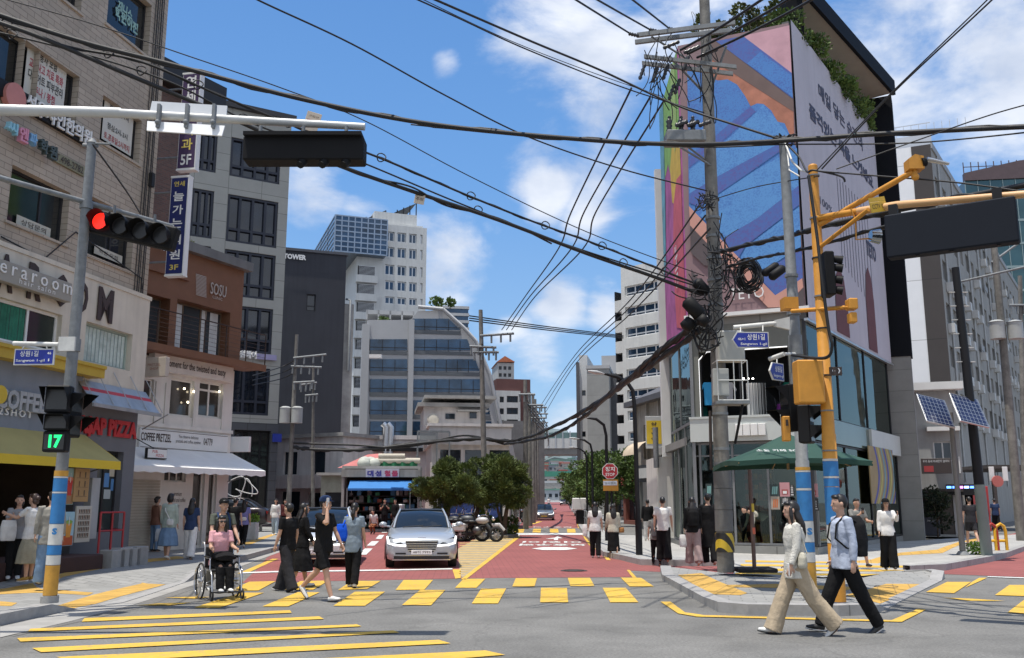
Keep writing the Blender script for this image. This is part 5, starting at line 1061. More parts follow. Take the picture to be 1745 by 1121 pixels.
# ---- far flats with orange roof, brown and white block
FO=wallat(876,190,8,back=3.4);t,*_=block('far_flats','distant grey flats with an orange tiled roof',FO,848,876,860,618,10,M_stone,[rect(FO,x,x+5,862,y,y+6)for x in(850,858,866)for y in(624,636,648)],.3,bar=.2,cols=1)
mb=MB();a=FO.at(846,617);b_=FO.at(860,607);c=FO.at(877,617);mb.slab([a,(c[0],c[1]),b_],-.5,10);obj('roof',mb,mat('orange_roof',(.42,.13,.06),.8),t)
BW=wallat(904,115,12,back=0);t,u0,u1,zt=block('brown_white_block','dark red brick block with a white front of square windows',BW,846,904,880,646,12,mat('maroon_brick',(.13,.06,.055),.85,var=.1))
hs=[rect(BW,863,882,872,y,y+11)for y in(675,695,715)]+[rect(BW,851,858,855,y,y+10)for y in(676,696,716)]
mb=MB();wu0=BW.u(846,700)-.4;wu1=BW.u(886,700);mb.wall(wu0,wu1,4,BW.at(865,666)[1],hs,.2,y=-.25);mb.mass(wu0,wu1,4,BW.at(865,666)[1],.25,y=-.25);obj('white_front',mb,M_wt,t)
for h in hs:window(t,BW.m,*h,-.05,2,1,M_frame,M_glass,bar=.1,far=True)
mb=MB();mb.box(BW.u(846,780),u1+1.5,-1,3,0,BW.at(890,760)[1]+3);obj('lower_storeys',mb,mat('grey_base',(.16,.16,.16),.8,var=.2),t)
# ---- right: grey slab tower, thin white block, white flats with balconies
SR=wallat(1001,112,-10,back=0);t,u0,u1,zt=block('concrete_tower','windowless pale concrete tower over the right side of the street',SR,1001,1039,1020,628,12,tilemat('fair_concrete_bands',(.30,.30,.285),(.29,.29,.275),(.19,.19,.18),30,2.4,.02,off=0,var=.1))
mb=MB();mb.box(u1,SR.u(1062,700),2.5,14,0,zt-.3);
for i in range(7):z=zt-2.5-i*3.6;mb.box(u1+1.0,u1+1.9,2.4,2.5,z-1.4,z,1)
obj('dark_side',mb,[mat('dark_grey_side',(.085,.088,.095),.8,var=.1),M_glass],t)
mb=MB();mb.box(u0-.1,u1+.1,-.1,12,zt,zt+.4);mb.box(SR.u(1017,650),u1+.5,8,14,zt,SR.at(1030,606,-8)[1]);obj('parapet',mb,M_of,t)
SQ=wallat(988,125,-10);t,u0,u1,zt=block('thin_white_block','thin white block just left of the concrete tower',SQ,988,1002,995,605,10,M_wt,[rect(SQ,992,998,995,y,y+9)for y in(665,700,735)],.3,bar=.1,cols=1);mb=MB();mb.box(u0-.4,u0,-.4,3,6,zt-1);obj('dark_fin',mb,mat('dark_fin',(.09,.09,.1),.6),t)
WA=W(*(lambda p:(p.x,p.y))(D(1063,700,76)),-47);t=thing('white_flats','white block of flats with blue window bands on the right of the street','building',WA.m)
u1=WA.u(1150,600);zt=WA.at(1066,468)[1];hs=[];sp=[]
for i in range(9):
 y=488+i*35.4;a=WA.at(1067,y)[1];b_=WA.at(1067,y+17.5)[1]
 if b_<3:break
 hs.append((WA.u(1067,600),b_,u1,a));
mb=MB();mb.wall(0,u1+.3,0,zt,hs,.3);mb.mass(0,u1+.3,0,zt,9);obj('wall',mb,mat('flats_white',(.60,.60,.57),.75,var=.06,streak=.1),t)
for h in hs:window(t,WA.m,*h,.22,5,1,M_white,M_bluegl,bar=.1,zr=[h[1]+(h[3]-h[1])*.32])
mb=MB()
for h in hs:mb.box(-1.0,.3,.3,2.5,h[1]-1.1,h[1]-.1);mb.box(-1.0,-.9,.3,2.5,h[1]-.1,h[1]+.7,1)
mb.box(-.5,.2,.6,4,zt-1,zt+.9);mb.box(0,u1*.5,0,4,zt,zt+.6);obj('balconies',mb,[MATS['flats_white'],M_frame],t)
# low gable building and shops on the right pavement
GB=wallat(1086,62,-78,back=0);t=thing('gable_building','old ribbed concrete hall with a low pitched roof behind the yellow sign','building',GB.m)
# wall runs towards the camera along the pavement
L_=15.0;za=7.9;mb=MB();mb.wall(0,L_,0,za,[(1.5+i*2.3,4.4,2.3+i*2.3,6.6)for i in range(6)],.3);mb.mass(0,L_,0,za,8)
for i in range(8):mb.box(.2+i*2.1,.45+i*2.1,-.15,0,3.4,za)
obj('wall',mb,mat('old_concrete',(.36,.34,.30),.9,var=.14,streak=.3),t)
mb=MB();mb.box(-.6,L_+.6,-.6,0,za,za+.35);mb.add([(-.6,-.6,za+.3),(L_+.6,-.6,za+.3),(L_+.6,4,za+2.4),(-.6,4,za+2.4)],[(0,1,2,3),(3,2,1,0)]);mb.add([(L_+.1,-.3,za+.2),(L_+.1,8,za+.2),(L_+.1,4,za+2.3)],[(0,1,2),(2,1,0)]);obj('roof',mb,mat('dark_roof',(.09,.09,.1),.7),t)
mb=MB();mb.box(3,L_,-1.2,0,2.9,3.9);obj('shop_fascia',mb,mat('black_fascia',(.03,.032,.035),.6),t)
mb=MB()
for i in range(6):mb.box(3.4+i*2,3.6+i*2,-1.1,-.9,.15,2.9)
obj('shop_posts',mb,mat('grey_posts',(.2,.2,.19),.7),t)
mb=MB();mb.box(3.1,L_,-.4,-.3,.15,2.8);obj('shop_shutters',mb,mat('green_grey_shutter',(.11,.17,.14),.7,var=.3),t)
mb=MB()
for i in range(3):mb.box(4+i*3.4,5.9+i*3.4,-1.28,-1.2,3.1,3.7)
obj('shop_sign_panels',mb,mat('white_sign',(.5,.5,.48),.6),t)
mb=MB();mb.loft([[(1.0+i*.4,-.1-1.2*math.sin(a),4.6+.9*math.cos(a))for i in range(8)]for a in(0,.4,.8,1.2,1.57)],closed=False);obj('cream_awning',mb,mat('cream_canvas',(.55,.45,.33),.8),t)
for i,(px,Y_,h_,w_,c,lab)in enumerate(((1062,74,4.6,5,(.20,.07,.05),'low red brick shop beyond the gable hall'),(1045,92,5,6,(.22,.2,.18),'low grey shop far along the right pavement'),(1030,120,6,8,(.3,.29,.27),'pale shop building at the far end of the right pavement'))):
 wl=W(*(lambda p:(p.x,p.y))(D(px,850,Y_)),-80);t=thing('low_shop',lab,'shop',wl.m);mb=MB();mb.wall(0,w_,0,h_,[(.6,.3,w_-.6,2.7)],.4);mb.mass(0,w_,0,h_,6);obj('wall',mb,mat('low_shop_%d'%i,c,.85,var=.15),t)
 mb=MB();mb.box(.6,w_-.6,.32,.38,.3,2.7);obj('shopfront',mb,M_glass,t);mb=MB();mb.box(.3,w_-.3,-.25,0,2.85,3.6);obj('fascia',mb,mat('low_fascia_%d'%i,(.45,.12,.08)if i==0 else(.25,.27,.3),.6),t);mb=MB();mb.box(-.1,w_+.1,-.15,6,h_,h_+.2);obj('parapet',mb,M_conc,t)
# ---- market side: white workshop row, hardware shop, white corner block
MK=wallat(717,64,6,back=0)
t=thing('white_workshop','long low white rendered workshop behind the hardware shop','building',MK.m);a0=MK.u(540,760)-.5;a1=MK.u(736,760);zt=MK.at(640,742)[1]
hs=[rect(MK,600,625,612,772,784,-4)]
mb=MB();mb.box(a0,a1,4,12,0,zt);mb.box(a0-.1,a1+.1,3.85,12,zt,zt+.3);mb.box(a0-.1,a1,3.8,4,zt-3.6,zt-3.35);obj('wall',mb,mat('stained_white',(.62,.59,.57),.85,var=.08,streak=.16),t)
mb=MB()
for x in(657,665):a=MK.at(x,775,-3.7);b_=MK.at(x,728,-3.7);mb.tube([(a[0],3.7,a[1]),(a[0],3.7,b_[1]),(a[0]-.25,3.7,b_[1]+.25)],.22,8)
obj('flue_pipe',mb,M_alu,t)
mb=MB();r=rect(MK,622,735,680,762,768,-3);mb.box(r[0],r[2],3.5,4,r[1],r[3]);obj('dark_beam',mb,M_black,t)
mb=MB();r=rect(MK,589,600,595,772,783,-3.9);
for x0,x1,y0,y1 in((588,602,772,784),(545,565,770,800)):r=rect(MK,x0,x1,(x0+x1)/2,y0,y1,-3.9);mb.box(r[0],r[2],3.85,3.99,r[1],r[3])
obj('window',mb,M_glass,t)
# hardware shop
HS=wallat(596,54,4,back=0);t=thing('hardware_shop','small hardware shop with a blue awning and red and blue name board','shop',HS.m)
b0=HS.u(582,830);b1=HS.u(716,830);zs=HS.at(650,800)[1];zq=HS.at(650,813)[1];za=HS.at(650,820)[1]
mb=MB();mb.box(b0,b1,0,4,zs+.05,zs+.2);mb.box(b0,b0+.15,0,4,0,zs+.05);mb.box(b1-.15,b1,0,4,0,zs+.05);mb.box(b0,b1,3.9,4,0,zs+.05);obj('shell',mb,M_conc,t)
mb=MB();mb.box(b0,HS.u(624,800),-.3,0,zq,zs);mb.box(HS.u(681,800),b1,-.3,0,zq,zs);obj('weathered_fascia',mb,mat('weathered_panel',(.27,.27,.245),.8,var=.15,streak=.2),t)
mb=MB();mb.box(HS.u(624.3,800),HS.u(680.7,800),-.34,-.02,zq,zs+.03);obj('name_board',mb,mat('lilac_white',(.5,.5,.56),.6),t)
rt('name_lettering','대성',mat('ink_blue',(.04,.04,.25),.6),t,HS,626,650,638,801.5,811.5,out=.36,bold=.05,space=1.3);rt('name_lettering','철물',mat('ink_red',(.42,.05,.12),.6),t,HS,655,678,666,801.5,811.5,out=.36,bold=.05,space=1.3)
aw2=awning('blue_awning',HS,HS.u(597,825),b1-.05,za+.05,za-.42,1.3,.12,mat('blue_canvas',(.03,.17,.45),.7,var=.06),mat('blue_canvas_edge',(.02,.12,.36),.7),t)
mb=MB();random.seed(5)
for i in range(90):
 u=random.uniform(b0+.3,b1-.4);z=random.choice((.3,.75,1.2,1.65,2.05));s_=random.uniform(.1,.3);mb.box(u,u+s_,random.uniform(.2,1.2),1.5,z,z+random.uniform(.12,.4),random.randrange(6))
for z in(.28,.73,1.18,1.63,2.03):mb.box(b0+.2,b1-.2,.9,1.6,z-.04,z,0)
obj('stacked_goods',mb,[mat('goods_%d'%i,c,.7)for i,c in enumerate(((.1,.1,.1),(.25,.22,.2),(.05,.15,.25),(.3,.08,.05),(.04,.2,.1),(.4,.38,.35)))],t)
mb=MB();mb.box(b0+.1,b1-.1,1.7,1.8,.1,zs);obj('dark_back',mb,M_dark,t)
mb=MB();mb.tube([(HS.u(595,850),-1.2,.1),(HS.u(595,850),-1.2,za-.4)],.04,6);mb.tube([(HS.u(700,850),-1.2,.1),(HS.u(700,850),-1.2,za-.4)],.03,6);obj('awning_post',mb,M_steel,t)
# clutter on the roof: red roof, rolled sheets, green tarpaulin, bundle
mb=MB();r=[HS.at(x,y,-3)for x,y in((575,797),(620,770),(645,768),(648,797))];mb.add([(r[0][0],3,r[0][1]),(r[3][0],3,r[3][1]),(r[2][0],6,r[2][1]),(r[1][0],6,r[1][1])],[(0,1,2,3),(3,2,1,0)]);tag(obj('red_roof',mb,mat('faded_red_roof',(.45,.15,.14),.8,var=.15),None,HS.m),'faded red sloping sheet roof left of the rolled sheets','roof')
mb=MB();r=rect(HS,644,711,678,788,797,-1.5)
mb.loft([[(r[0]+(r[2]-r[0])*i/30,1.5+.12*math.sin(i*.9),z+.06*math.sin(i*.5))for i in range(31)]for z in(r[1],r[3])],closed=False);tag(obj('tarpaulin',mb,mat('green_tarp',(.02,.16,.07),.7),None,HS.m),'green tarpaulin hanging over the hardware shop sign','tarpaulin')
for i,(x0,x1,y,rr)in enumerate(((640,716,785,.17),(645,690,777,.15))):a=HS.at(x0,y,-1.6);b_=HS.at(x1,y,-1.6);mb=MB();mb.tube([(a[0],1.6,a[1]),(b_[0],1.6,b_[1])],rr,10);tag(obj('rolled_sheet',mb,mat('roll_cream',(.5,.46,.38),.7),None,HS.m),('long' if i==0 else 'short')+' cream rolled sheet lying above the green tarpaulin','roll')
mb=MB();a=HS.at(628,790,-1.5);
for i in range(5):mb.ball((a[0]+.3*math.cos(i*1.3),1.5+.2*math.sin(i*2),a[1]+.1*(i%2)),(.42,.35,.33),9,6)
tag(obj('covered_bundle',mb,mat('pale_sheet',(.45,.47,.42),.8,var=.12),None,HS.m),'pale covered bundle on the shop roof left of the tarpaulin','bundle')
# left white houses near the far poles
LH=wallat(522,66,-30,back=0);t=thing('old_white_house','old white house with a side balcony behind the left utility poles','house',LH.m);mb=MB();z1=LH.at(540,745)[1];mb.wall(-3,3.2,0,z1,[(.4,3.6,1.6,5.2),(-2.3,3.6,-1.0,5.2),(.2,.2,1.4,2.3),(-2.4,.2,-.6,2.4)],.3);mb.mass(-3,3.2,0,z1,7);mb.box(-3,3.3,-.9,0,2.6,3.5);obj('wall',mb,MATS['stained_white'],t)
mb=MB();mb.box(.4,1.6,.2,.26,3.6,5.2);mb.box(-2.3,-1.0,.2,.26,3.6,5.2);mb.box(.2,1.4,.2,.26,.2,2.3);mb.box(-2.4,-.6,.2,.26,.2,2.4);obj('window',mb,M_glass,t)
mb=MB();mb.box(-3.2,3.4,-.3,7,z1,z1+.25);obj('parapet',mb,M_conc,t)
for i,(x,Y_,w_,h_,c,lab)in enumerate(((507,78,3.2,6.2,(.2,.32,.34),'pale blue sheet metal shop front far down the left lane'),(499,90,3.5,5.2,(.35,.2,.16),'reddish house far down the left lane'),(574,62,2.2,3.4,(.3,.34,.28),'greenish lean-to shed left of the hardware shop'))):
 wl=wallat(x,Y_,-5,back=w_/2);t=thing('lane_house',lab,'house',wl.m);mb=MB();mb.wall(0,w_,0,h_,[(.3,.2,w_-.3,2.3),(.4,3.2,w_-.5,h_-.6)]if h_>4 else[(.3,.2,w_-.3,2.3)],.3);mb.mass(0,w_,0,h_,5);obj('wall',mb,mat('lane_%d'%i,c,.85,var=.2),t);mb=MB();mb.box(.3,w_-.3,.2,.28,.2,2.3);obj('door',mb,M_glass,t);mb=MB();mb.box(-.2,w_+.2,-.5,5,h_,h_+.18);obj('roof',mb,M_conc,t)
# white corner block behind the pines
CB=wallat(735,58,8,back=0);t=thing('white_corner_block','weathered white block with a roof cabin behind the pine trees','building',CB.m);c1=CB.u(868,760);zt=CB.at(790,727)[1];zw=CB.at(790,758)[1];zv=CB.at(790,800)[1]
mb=MB();mb.box(-.2,c1+.1,-.25,8,zw,zt);mb.box(-.3,c1+.2,-.4,8.2,zt,zt+.18);mb.wall(0,c1,0,zw,[(.5+i*1.55,3.3,1.8+i*1.55,zw-.3)for i in range(3)]+[(.4,.2,c1-.4,2.6)],.4);mb.mass(0,c1,0,zw,8);obj('wall',mb,MATS['stained_white'],t)
mb=MB()
for i in range(3):mb.box(.5+i*1.55,1.8+i*1.55,.3,.38,3.3,zw-.3)
mb.box(.4,c1-.4,.3,.38,.2,2.6);obj('window',mb,M_glass,t)
mb=MB();mb.box(.6,c1-.6,-.08,-.02,.3,1.6);obj('blue_front_panel',mb,mat('blue_shop_panel',(.03,.06,.22),.5,var=.5,scale=3),t)
a=CB.u(722,700,-2);b_=CB.u(820,700,-2);z0=CB.at(770,724,-2)[1];z1=CB.at(770,694,-2)[1]
mb=MB();mb.box(a,b_,2,7,z0-1,z1);obj('roof_cabin',mb,MATS['stained_white'],t);mb=MB();mb.box(a-.4,b_+.5,1.5,7.3,z1,z1+.25);mb.box(a,b_+.9,1.2,7,z1+.5,z1+.7);mb.box(b_-1.6,b_+.4,1.2,2,z1-.3,z1-.22);obj('cabin_roof',mb,M_conc,t)
mb=MB();r=rect(CB,759,775,767,705,714,-2);mb.box(r[0],r[2],1.92,1.99,r[1],r[3]);r=rect(CB,800,812,806,702,713,-2);mb.box(r[0],r[2],1.92,1.99,r[1],r[3]);obj('cabin_window',mb,M_glass,t)
mb=MB();p=CB.at(738,715,-1.5);mb.ball((p[0],1.4,p[1]),(.38,.12,.38),14,8);mb.tube([(p[0],1.5,p[1]),(p[0]+.2,1.7,p[1]-.6)],.04,5);tag(obj('satellite_dish',mb,mat('dish_cream',(.5,.47,.4),.6),None,CB.m),'cream satellite dish beside the roof cabin','dish')
t=thing('frame_structure','empty steel sign frame beside the hardware shop roof','frame',CB.m);mb=MB();f0=CB.at(712,735,.5);f1=CB.at(766,735,.5);z9=CB.at(740,752,.5)[1]
for z in(f0[1],z9):mb.box(f0[0],f1[0],-.6,-.5,z-.06,z+.06)
for u in(f0[0],(f0[0]+f1[0])/2+.2,f1[0]):mb.box(u-.05,u+.05,-.6,-.5,.1,f0[1])
obj('bars',mb,M_steel,t);mb=MB();mb.box(f0[0]+.1,f0[0]+1.1,-.58,-.52,z9+.08,f0[1]-.08);obj('grey_panel',mb,mat('grey_panel',(.25,.26,.26),.6),t)
DG=wallat(868,62,84,back=0);t=thing('side_wing','stained white wing with a sloping edge right of the pines','building',DG.m);mb=MB();mb.slab([(0,0),(7,0),(7,3.4),(1.0,6.0),(0,6.2)],0,4);obj('wall',mb,MATS['stained_white'],t);mb=MB();mb.box(1,6,-.05,0,.3,2.4);obj('window',mb,M_glass,t)
# ---- end of the street: two bridges, hillside houses
BG=wallat(906,205,-3,back=6);t=thing('rail_bridge','elevated railway bridge with noise screens crossing the far end of the street','bridge',BG.m);z0=BG.at(940,774)[1];z1=BG.at(940,764)[1];z2=BG.at(940,747)[1];z3=BG.at(940,737)[1];b1=BG.u(1010,760)
mb=MB();mb.box(-8,b1+8,0,8,z0,z1);obj('girder',mb,mat('grey_girder',(.22,.22,.21),.8,var=.1),t);mb=MB();mb.box(-8,b1+8,-.3,0,z1,z2);obj('parapet',mb,M_wt,t)
mb=MB();mb.box(-8,b1+8,-.1,-.02,z2,z3);obj('screen',mb,mat('teal_screen',(.12,.2,.2),.3),t);mb=MB()
for i in range(22):mb.box(-8+i*1.6,-7.8+i*1.6,-.5,-.3,z1,z3+.3)
obj('screen_posts',mb,M_alu,t);mb=MB()
for u in(3.2,b1-3):mb.box(u,u+1.6,2,5,0,z0)
obj('pier',mb,M_conc,t)
GR=wallat(906,330,-3,back=10);t=thing('green_footbridge','green railed footbridge under the railway bridge in the distance','bridge',GR.m);mb=MB();z0=GR.at(940,812)[1];z1=GR.at(940,803)[1];mb.box(-5,40,0,3,z0-.8,z0);obj('deck',mb,M_conc,t);mb=MB();mb.box(-5,40,-.1,0,z0,z1);obj('railing',mb,mat('green_railing',(.04,.2,.14),.6),t);mb=MB();mb.box(2,3,1,2,0,z0-.8);mb.box(30,31,1,2,0,z0-.8);obj('pier',mb,M_conc,t)
G2=wallat(915,380,-3,back=6);t=thing('road_overpass','grey overpass below the green footbridge in the distance','bridge',G2.m);z0=G2.at(940,831)[1];z1=G2.at(940,823)[1];mb=MB();mb.box(-5,40,0,8,z0,z1);obj('deck',mb,M_conc,t);mb=MB();mb.box(-5,40,-.2,0,z1,z1+.9);obj('railing',mb,M_alu,t);mb=MB();mb.box(3,4.5,2,4,0,z0);mb.box(30,31.5,2,4,0,z0);obj('pier',mb,M_conc,t)
mb=MB();hill=[(820,845),(880,830),(905,800),(925,786),(945,779),(975,783),(1005,795),(1040,820),(1100,850)]
a=[D(x,y,640)for x,y in hill];mb.add([Vector((p.x,p.y,0))for p in a]+a+[Vector((p.x*1.3,p.y+260,p.z+40 if 2<i<6 else p.z))for i,p in enumerate(a)],[(i,i+1,i+10,i+9)for i in range(8)]+[(i+9,i+10,i+19,i+18)for i in range(8)]);struct('hill',mb,mat('hill_haze',(.13,.17,.17),.9,var=.3,scale=.03))  # distance haze is painted into the hill as a blue-grey base colour
random.seed(11)
cols=((.55,.55,.53),(.42,.40,.37),(.5,.42,.36),(.3,.33,.36),(.6,.6,.6),(.35,.2,.17))
k=0
for i in range(64):
 px=random.uniform(903,992);py=784+62*(i/64);Y_=620-(py-793)*3.5;c=D(px,py,Y_);w_=random.uniform(4,10);h_=random.uniform(3,7);hs_=thing('hillside_house','small pale house among the crowded roofs seen under the bridges','house',Vector((c.x,Y_,c.z-h_/2)),'houses crowded on the far hillside')
 mb=MB();mb.box(c.x-w_/2,c.x+w_/2,Y_,Y_+8,c.z-h_/2-4,c.z+h_/2)
 for q in range(3):mb.box(c.x-w_/2+.8+q*w_/3,c.x-w_/2+2.2+q*w_/3,Y_-.1,Y_,c.z-h_*.1,c.z+h_*.2,1)
 obj('walls',mb,[mat('hill_house_%d'%(i%6),cols[i%6],.85),M_glass],hs_,I4);mb=MB();mb.box(c.x-w_/2-.3,c.x+w_/2+.3,Y_-.3,Y_+8,c.z+h_/2,c.z+h_/2+.6);obj('roof',mb,mat('hill_roof_%d'%(i%3),((.12,.25,.2),(.3,.28,.26),(.35,.1,.08))[i%3],.8),hs_,I4)
# ================================================================ TREES AND PLANTS
def leafmat(name,c1,c2):
 if name in MATS:return MATS[name]
 m=mat(name,c1,.75,var=0);nt=m.node_tree;P=nt.nodes['Principled BSDF'];N=nt.nodes.new;L_=nt.links.new
 tc=N('ShaderNodeTexCoord');n=N('ShaderNodeTexNoise');n.inputs['Scale'].default_value=1.9;n.inputs['Detail'].default_value=5;L_(tc.outputs['Object'],n.inputs[0])
 r=N('ShaderNodeValToRGB');e=r.color_ramp.elements;e[0].position=.35;e[0].color=(*c2,1);e[1].position=.65;e[1].color=(*c1,1);L_(n.outputs[0],r.inputs[0]);L_(r.outputs[0],P.inputs['Base Color'])
 P.inputs['Transmission Weight'].default_value=0;P.inputs['Subsurface Weight'].default_value=0
 return m
L_pine=leafmat('pine_needles',(.125,.165,.03),(.04,.065,.018));L_bush=leafmat('bush_leaves',(.26,.42,.05),(.09,.18,.03));L_tree=leafmat('street_tree_leaves',(.12,.19,.035),(.045,.08,.02));L_bam=leafmat('roof_bamboo_leaves',(.14,.16,.045),(.05,.07,.02))
M_bark=mat('bark',(.09,.065,.045),.95,var=.3,scale=6,bump=.4)
def crown(clumps,n,size,rng,needle=False,shell=.55):
 """leaf-sized faces spread through ragged clumps"""
 v=[];f=[];tot=sum(c[3]**2 for c in clumps)
 for cx,cy,cz,r in clumps:
  k=int(n*r*r/tot)
  for i in range(k):
   d=Vector((rng.gauss(0,1),rng.gauss(0,1),rng.gauss(0,1))).normalized();q=r*(shell+(1-shell)*rng.random())*(1+.22*math.sin(d.x*5+cx)*math.cos(d.z*6+cy));p=Vector((cx+d.x*q,cy+d.y*q,cz+d.z*q*.8))
   a=(d+Vector((rng.uniform(-.7,.7),rng.uniform(-.7,.7),rng.uniform(-.1,.9)))).normalized();b_=a.cross(Vector((rng.uniform(-1,1),rng.uniform(-1,1),rng.uniform(-1,1)))).normalized();s_=size*rng.uniform(.6,1.4)
   j=len(v)
   if needle:v+=[p,p+a*s_*1.5+b_*s_*.16,p+a*s_*1.6-b_*s_*.16];f.append((j,j+1,j+2))
   else:v+=[p,p+a*s_*.5+b_*s_*.35,p+a*s_,p+a*s_*.5-b_*s_*.35];f.append((j,j+1,j+2,j+3))
 mb=MB();mb.add(v,f);return mb
def tree(name,label,X,Y_,z0,clumps,n,size,m,trunks,cat='tree',needle=False,seed=1,group=None):
 rng=random.Random(seed);t=thing(name,label,cat,Vector((X,Y_,z0)),group);fr=Matrix.Translation((X,Y_,z0));tm=MB()
 for pts,r in trunks:tm.tube(pts,[r*(1-.6*i/(len(pts)-1))for i in range(len(pts))],7)
 c0=Vector(trunks[0][0][-1]);base=trunks[0][0][max(0,len(trunks[0][0])-2)]
 for c in clumps:e=Vector(c[:3]);b0=Vector(base);tm.tube([b0,b0.lerp(e,.5)+Vector((0,0,-.1)),e],[trunks[0][1]*.35,trunks[0][1]*.22,.01],5)
 obj('trunk',tm,M_bark,t,fr);obj('crown',crown(clumps,n,size,rng,needle),m,t,fr);return t
def clump(rng,n,rx,ry,rz,cz,r):return[(rng.uniform(-rx,rx),rng.uniform(-ry,ry),cz+rng.uniform(-rz,rz),r*rng.uniform(.6,1.15))for _ in range(n)]
def Xof(px,Y_):return(px-872.5)/1606*Y_
rg=random.Random(4)
def pine(px,Y_,w_,h_,seed,lab):
 rng=random.Random(seed);cl=[]
 for i in range(30):
  a=rng.random()*6.28;rr=w_*math.sqrt(rng.random())*.95;top=h_*(1-.30*(rr/w_)**2);cl.append((rr*math.cos(a),rr*.7*math.sin(a),rng.uniform(h_*.40,top-.25),rng.uniform(.2,.5)))
 lean=rng.uniform(-.4,.4)
 tree('pine_tree',lab,Xof(px,Y_),Y_,.15,cl,34000,.10,L_pine,[([(0,0,0),(lean*.4,0,h_*.25),(lean,0,h_*.5),(lean*.7,0,h_*.62)],.13),([(.1,0,0),(-lean,.1,h_*.3),(-lean*1.6,0,h_*.55)],.09)],needle=True,seed=seed)
pine(762,44,1.5,3.7,3,'bushy pine tree on the left of the row of pines beside the parked motorcycles')
pine(812,46,1.65,4.1,8,'tallest bushy pine tree in the middle of the pine row')
pine(858,45,1.25,3.7,21,'narrower pine tree on the right of the pine row next to the lane')
for i,(px,Y_,w_,h_,lab)in enumerate(((806,47,.4,1.0,'bright green bush left of the glowing bush behind the motorcycles'),(826,47,.55,1.5,'largest bright green bush behind the motorcycles'),(862,46,.6,.8,'low dark green bush at the right end of the planting'),(846,46.5,.4,.8,'small bush between the bright bush and the low dark one'),(790,47,.5,.9,'bush behind the black motorcycle handlebars'))):
 rng=random.Random(30+i);tree('bush',lab,Xof(px,Y_),Y_,.1,clump(rng,7,w_*.6,.3,h_*.25,h_*.5,w_*.55),2200,.11,L_bush if i<2 or i==3 else L_tree,[([(0,0,0),(0,0,h_*.3),(0,0,h_*.5)],.04)],cat='bush',seed=50+i)
for i,(px,Y_,w_,h_,lab)in enumerate(((1048,66,1.6,5.0,'leafy street tree nearest on the right pavement behind the red brick shop'),(1030,76,1.8,4.9,'leafy street tree second in the row along the right pavement'),(1012,88,1.8,5.2,'leafy street tree third in the row along the right pavement'),(1000,104,2.0,5.2,'leafy street tree fourth in the row, near the far lamps'),(993,125,2.3,5.4,'leafy street tree farthest in the row on the right'))):
 rng=random.Random(70+i);tree('street_tree',lab,Xof(px,Y_),Y_,.15,clump(rng,14,w_,w_*.8,h_*.26,h_*.66,1.0),9000,.17,L_tree,[([(0,0,0),(.1,0,h_*.3),(0,0,h_*.5),(0,0,h_*.6)],.12)],seed=80+i)
for i,(px,Y_)in enumerate(((890,120),(900,160),(908,200))):
 rng=random.Random(170+i);tree('lane_tree','small tree left of the lane beyond the poles, %s'%('nearest of the three','between the other two','farthest, by the bridge pier')[i],Xof(px,Y_),Y_,.5,clump(rng,8,1.3,1.2,1.0,3.0,.9),1500,.3,L_tree,[([(0,0,0),(.1,0,1.5),(0,0,2.6)],.12)],seed=180+i)
# roof garden on the corner building
zr=zBT-.25
for i,(px,py,Y_,w_,h_,lab)in enumerate(((1195,40,32,.35,2.4,'thin sparse bamboo at the left end of the banner roof'),(1232,30,32.4,.7,2.2,'bamboo clump behind the pole top on the banner roof'),(1268,20,32,.8,2.6,'dense yellow green bamboo clump in the middle of the banner roof'),(1300,15,31.5,.75,2.5,'tall bamboo clump beside the black canopy post'),(1325,20,31.2,.5,2.0,'bamboo clump touching the black canopy post'))):
 c=D(px,py,Y_);rng=random.Random(90+i);st_=[([(rng.uniform(-w_,w_),rng.uniform(-.3,.3),0),(rng.uniform(-w_,w_),0,h_*.6),(rng.uniform(-w_,w_)*1.2,0,h_)],.02)for _ in range(5)]
 tree('bamboo',lab,c.x,Y_,zr,clump(rng,9,w_*.7,.3,h_*.35,h_*.55,w_*.42),900 if i==0 else 2000,.13,L_bam,[([(0,0,0),(0,0,h_*.4),(0,0,h_*.6)],.03)]+st_,cat='plant',seed=95+i)
for i,u in enumerate((1.3,3.0,4.8,6.6,8.2,9.6,10.8)):
 p=RW.m@Vector((u,.25,0));rng=random.Random(120+i);h_=1.3 if i>2 else.9
 tree('hanging_shrub',['small shrub on the roof edge nearest the banner corner','second shrub along the roof edge above the grey banner','third shrub along the roof edge above the grey banner','shrub trailing over the grey banner under the canopy','dark shrub in the middle of the canopy shade','shrub next to last before the black fin','shrub beside the black fin at the far roof corner'][i],p.x,p.y,zr+.3,clump(rng,7,.6,.25,.4,.35,.42),1300,.13,L_tree,[([(0,0,-.2),(0,0,.1),(0,0,.4)],.03)],cat='shrub',seed=130+i)
for i,(px,py,Y_,s_,lab,m)in enumerate(((743,512,112,.9,'small roof tree on the left of the slanted office roof',L_tree),(767,514,112,.8,'small roof tree on the right of the slanted office roof',L_tree),(655,545,112,.7,'shrub on the stepped roof deck of the office',L_tree),(318,418,32,.28,'yellow tipped plant on the clinic roof next to the blade sign',L_bam),(345,432,32,.2,'wispy yellow plant in the middle of the clinic roof',L_bam),(372,440,32,.2,'dry grass tuft at the right of the clinic roof',L_bam))):
 c=D(px,py,Y_);rng=random.Random(140+i);tree('roof_plant',lab,c.x,Y_,c.z-s_*1.2,clump(rng,6,s_*.6,s_*.5,s_*.4,s_*1.2,s_*.5),400,s_*.35,m,[([(0,0,0),(0,0,s_*.6),(0,0,s_)],s_*.08)],cat='plant',seed=150+i)
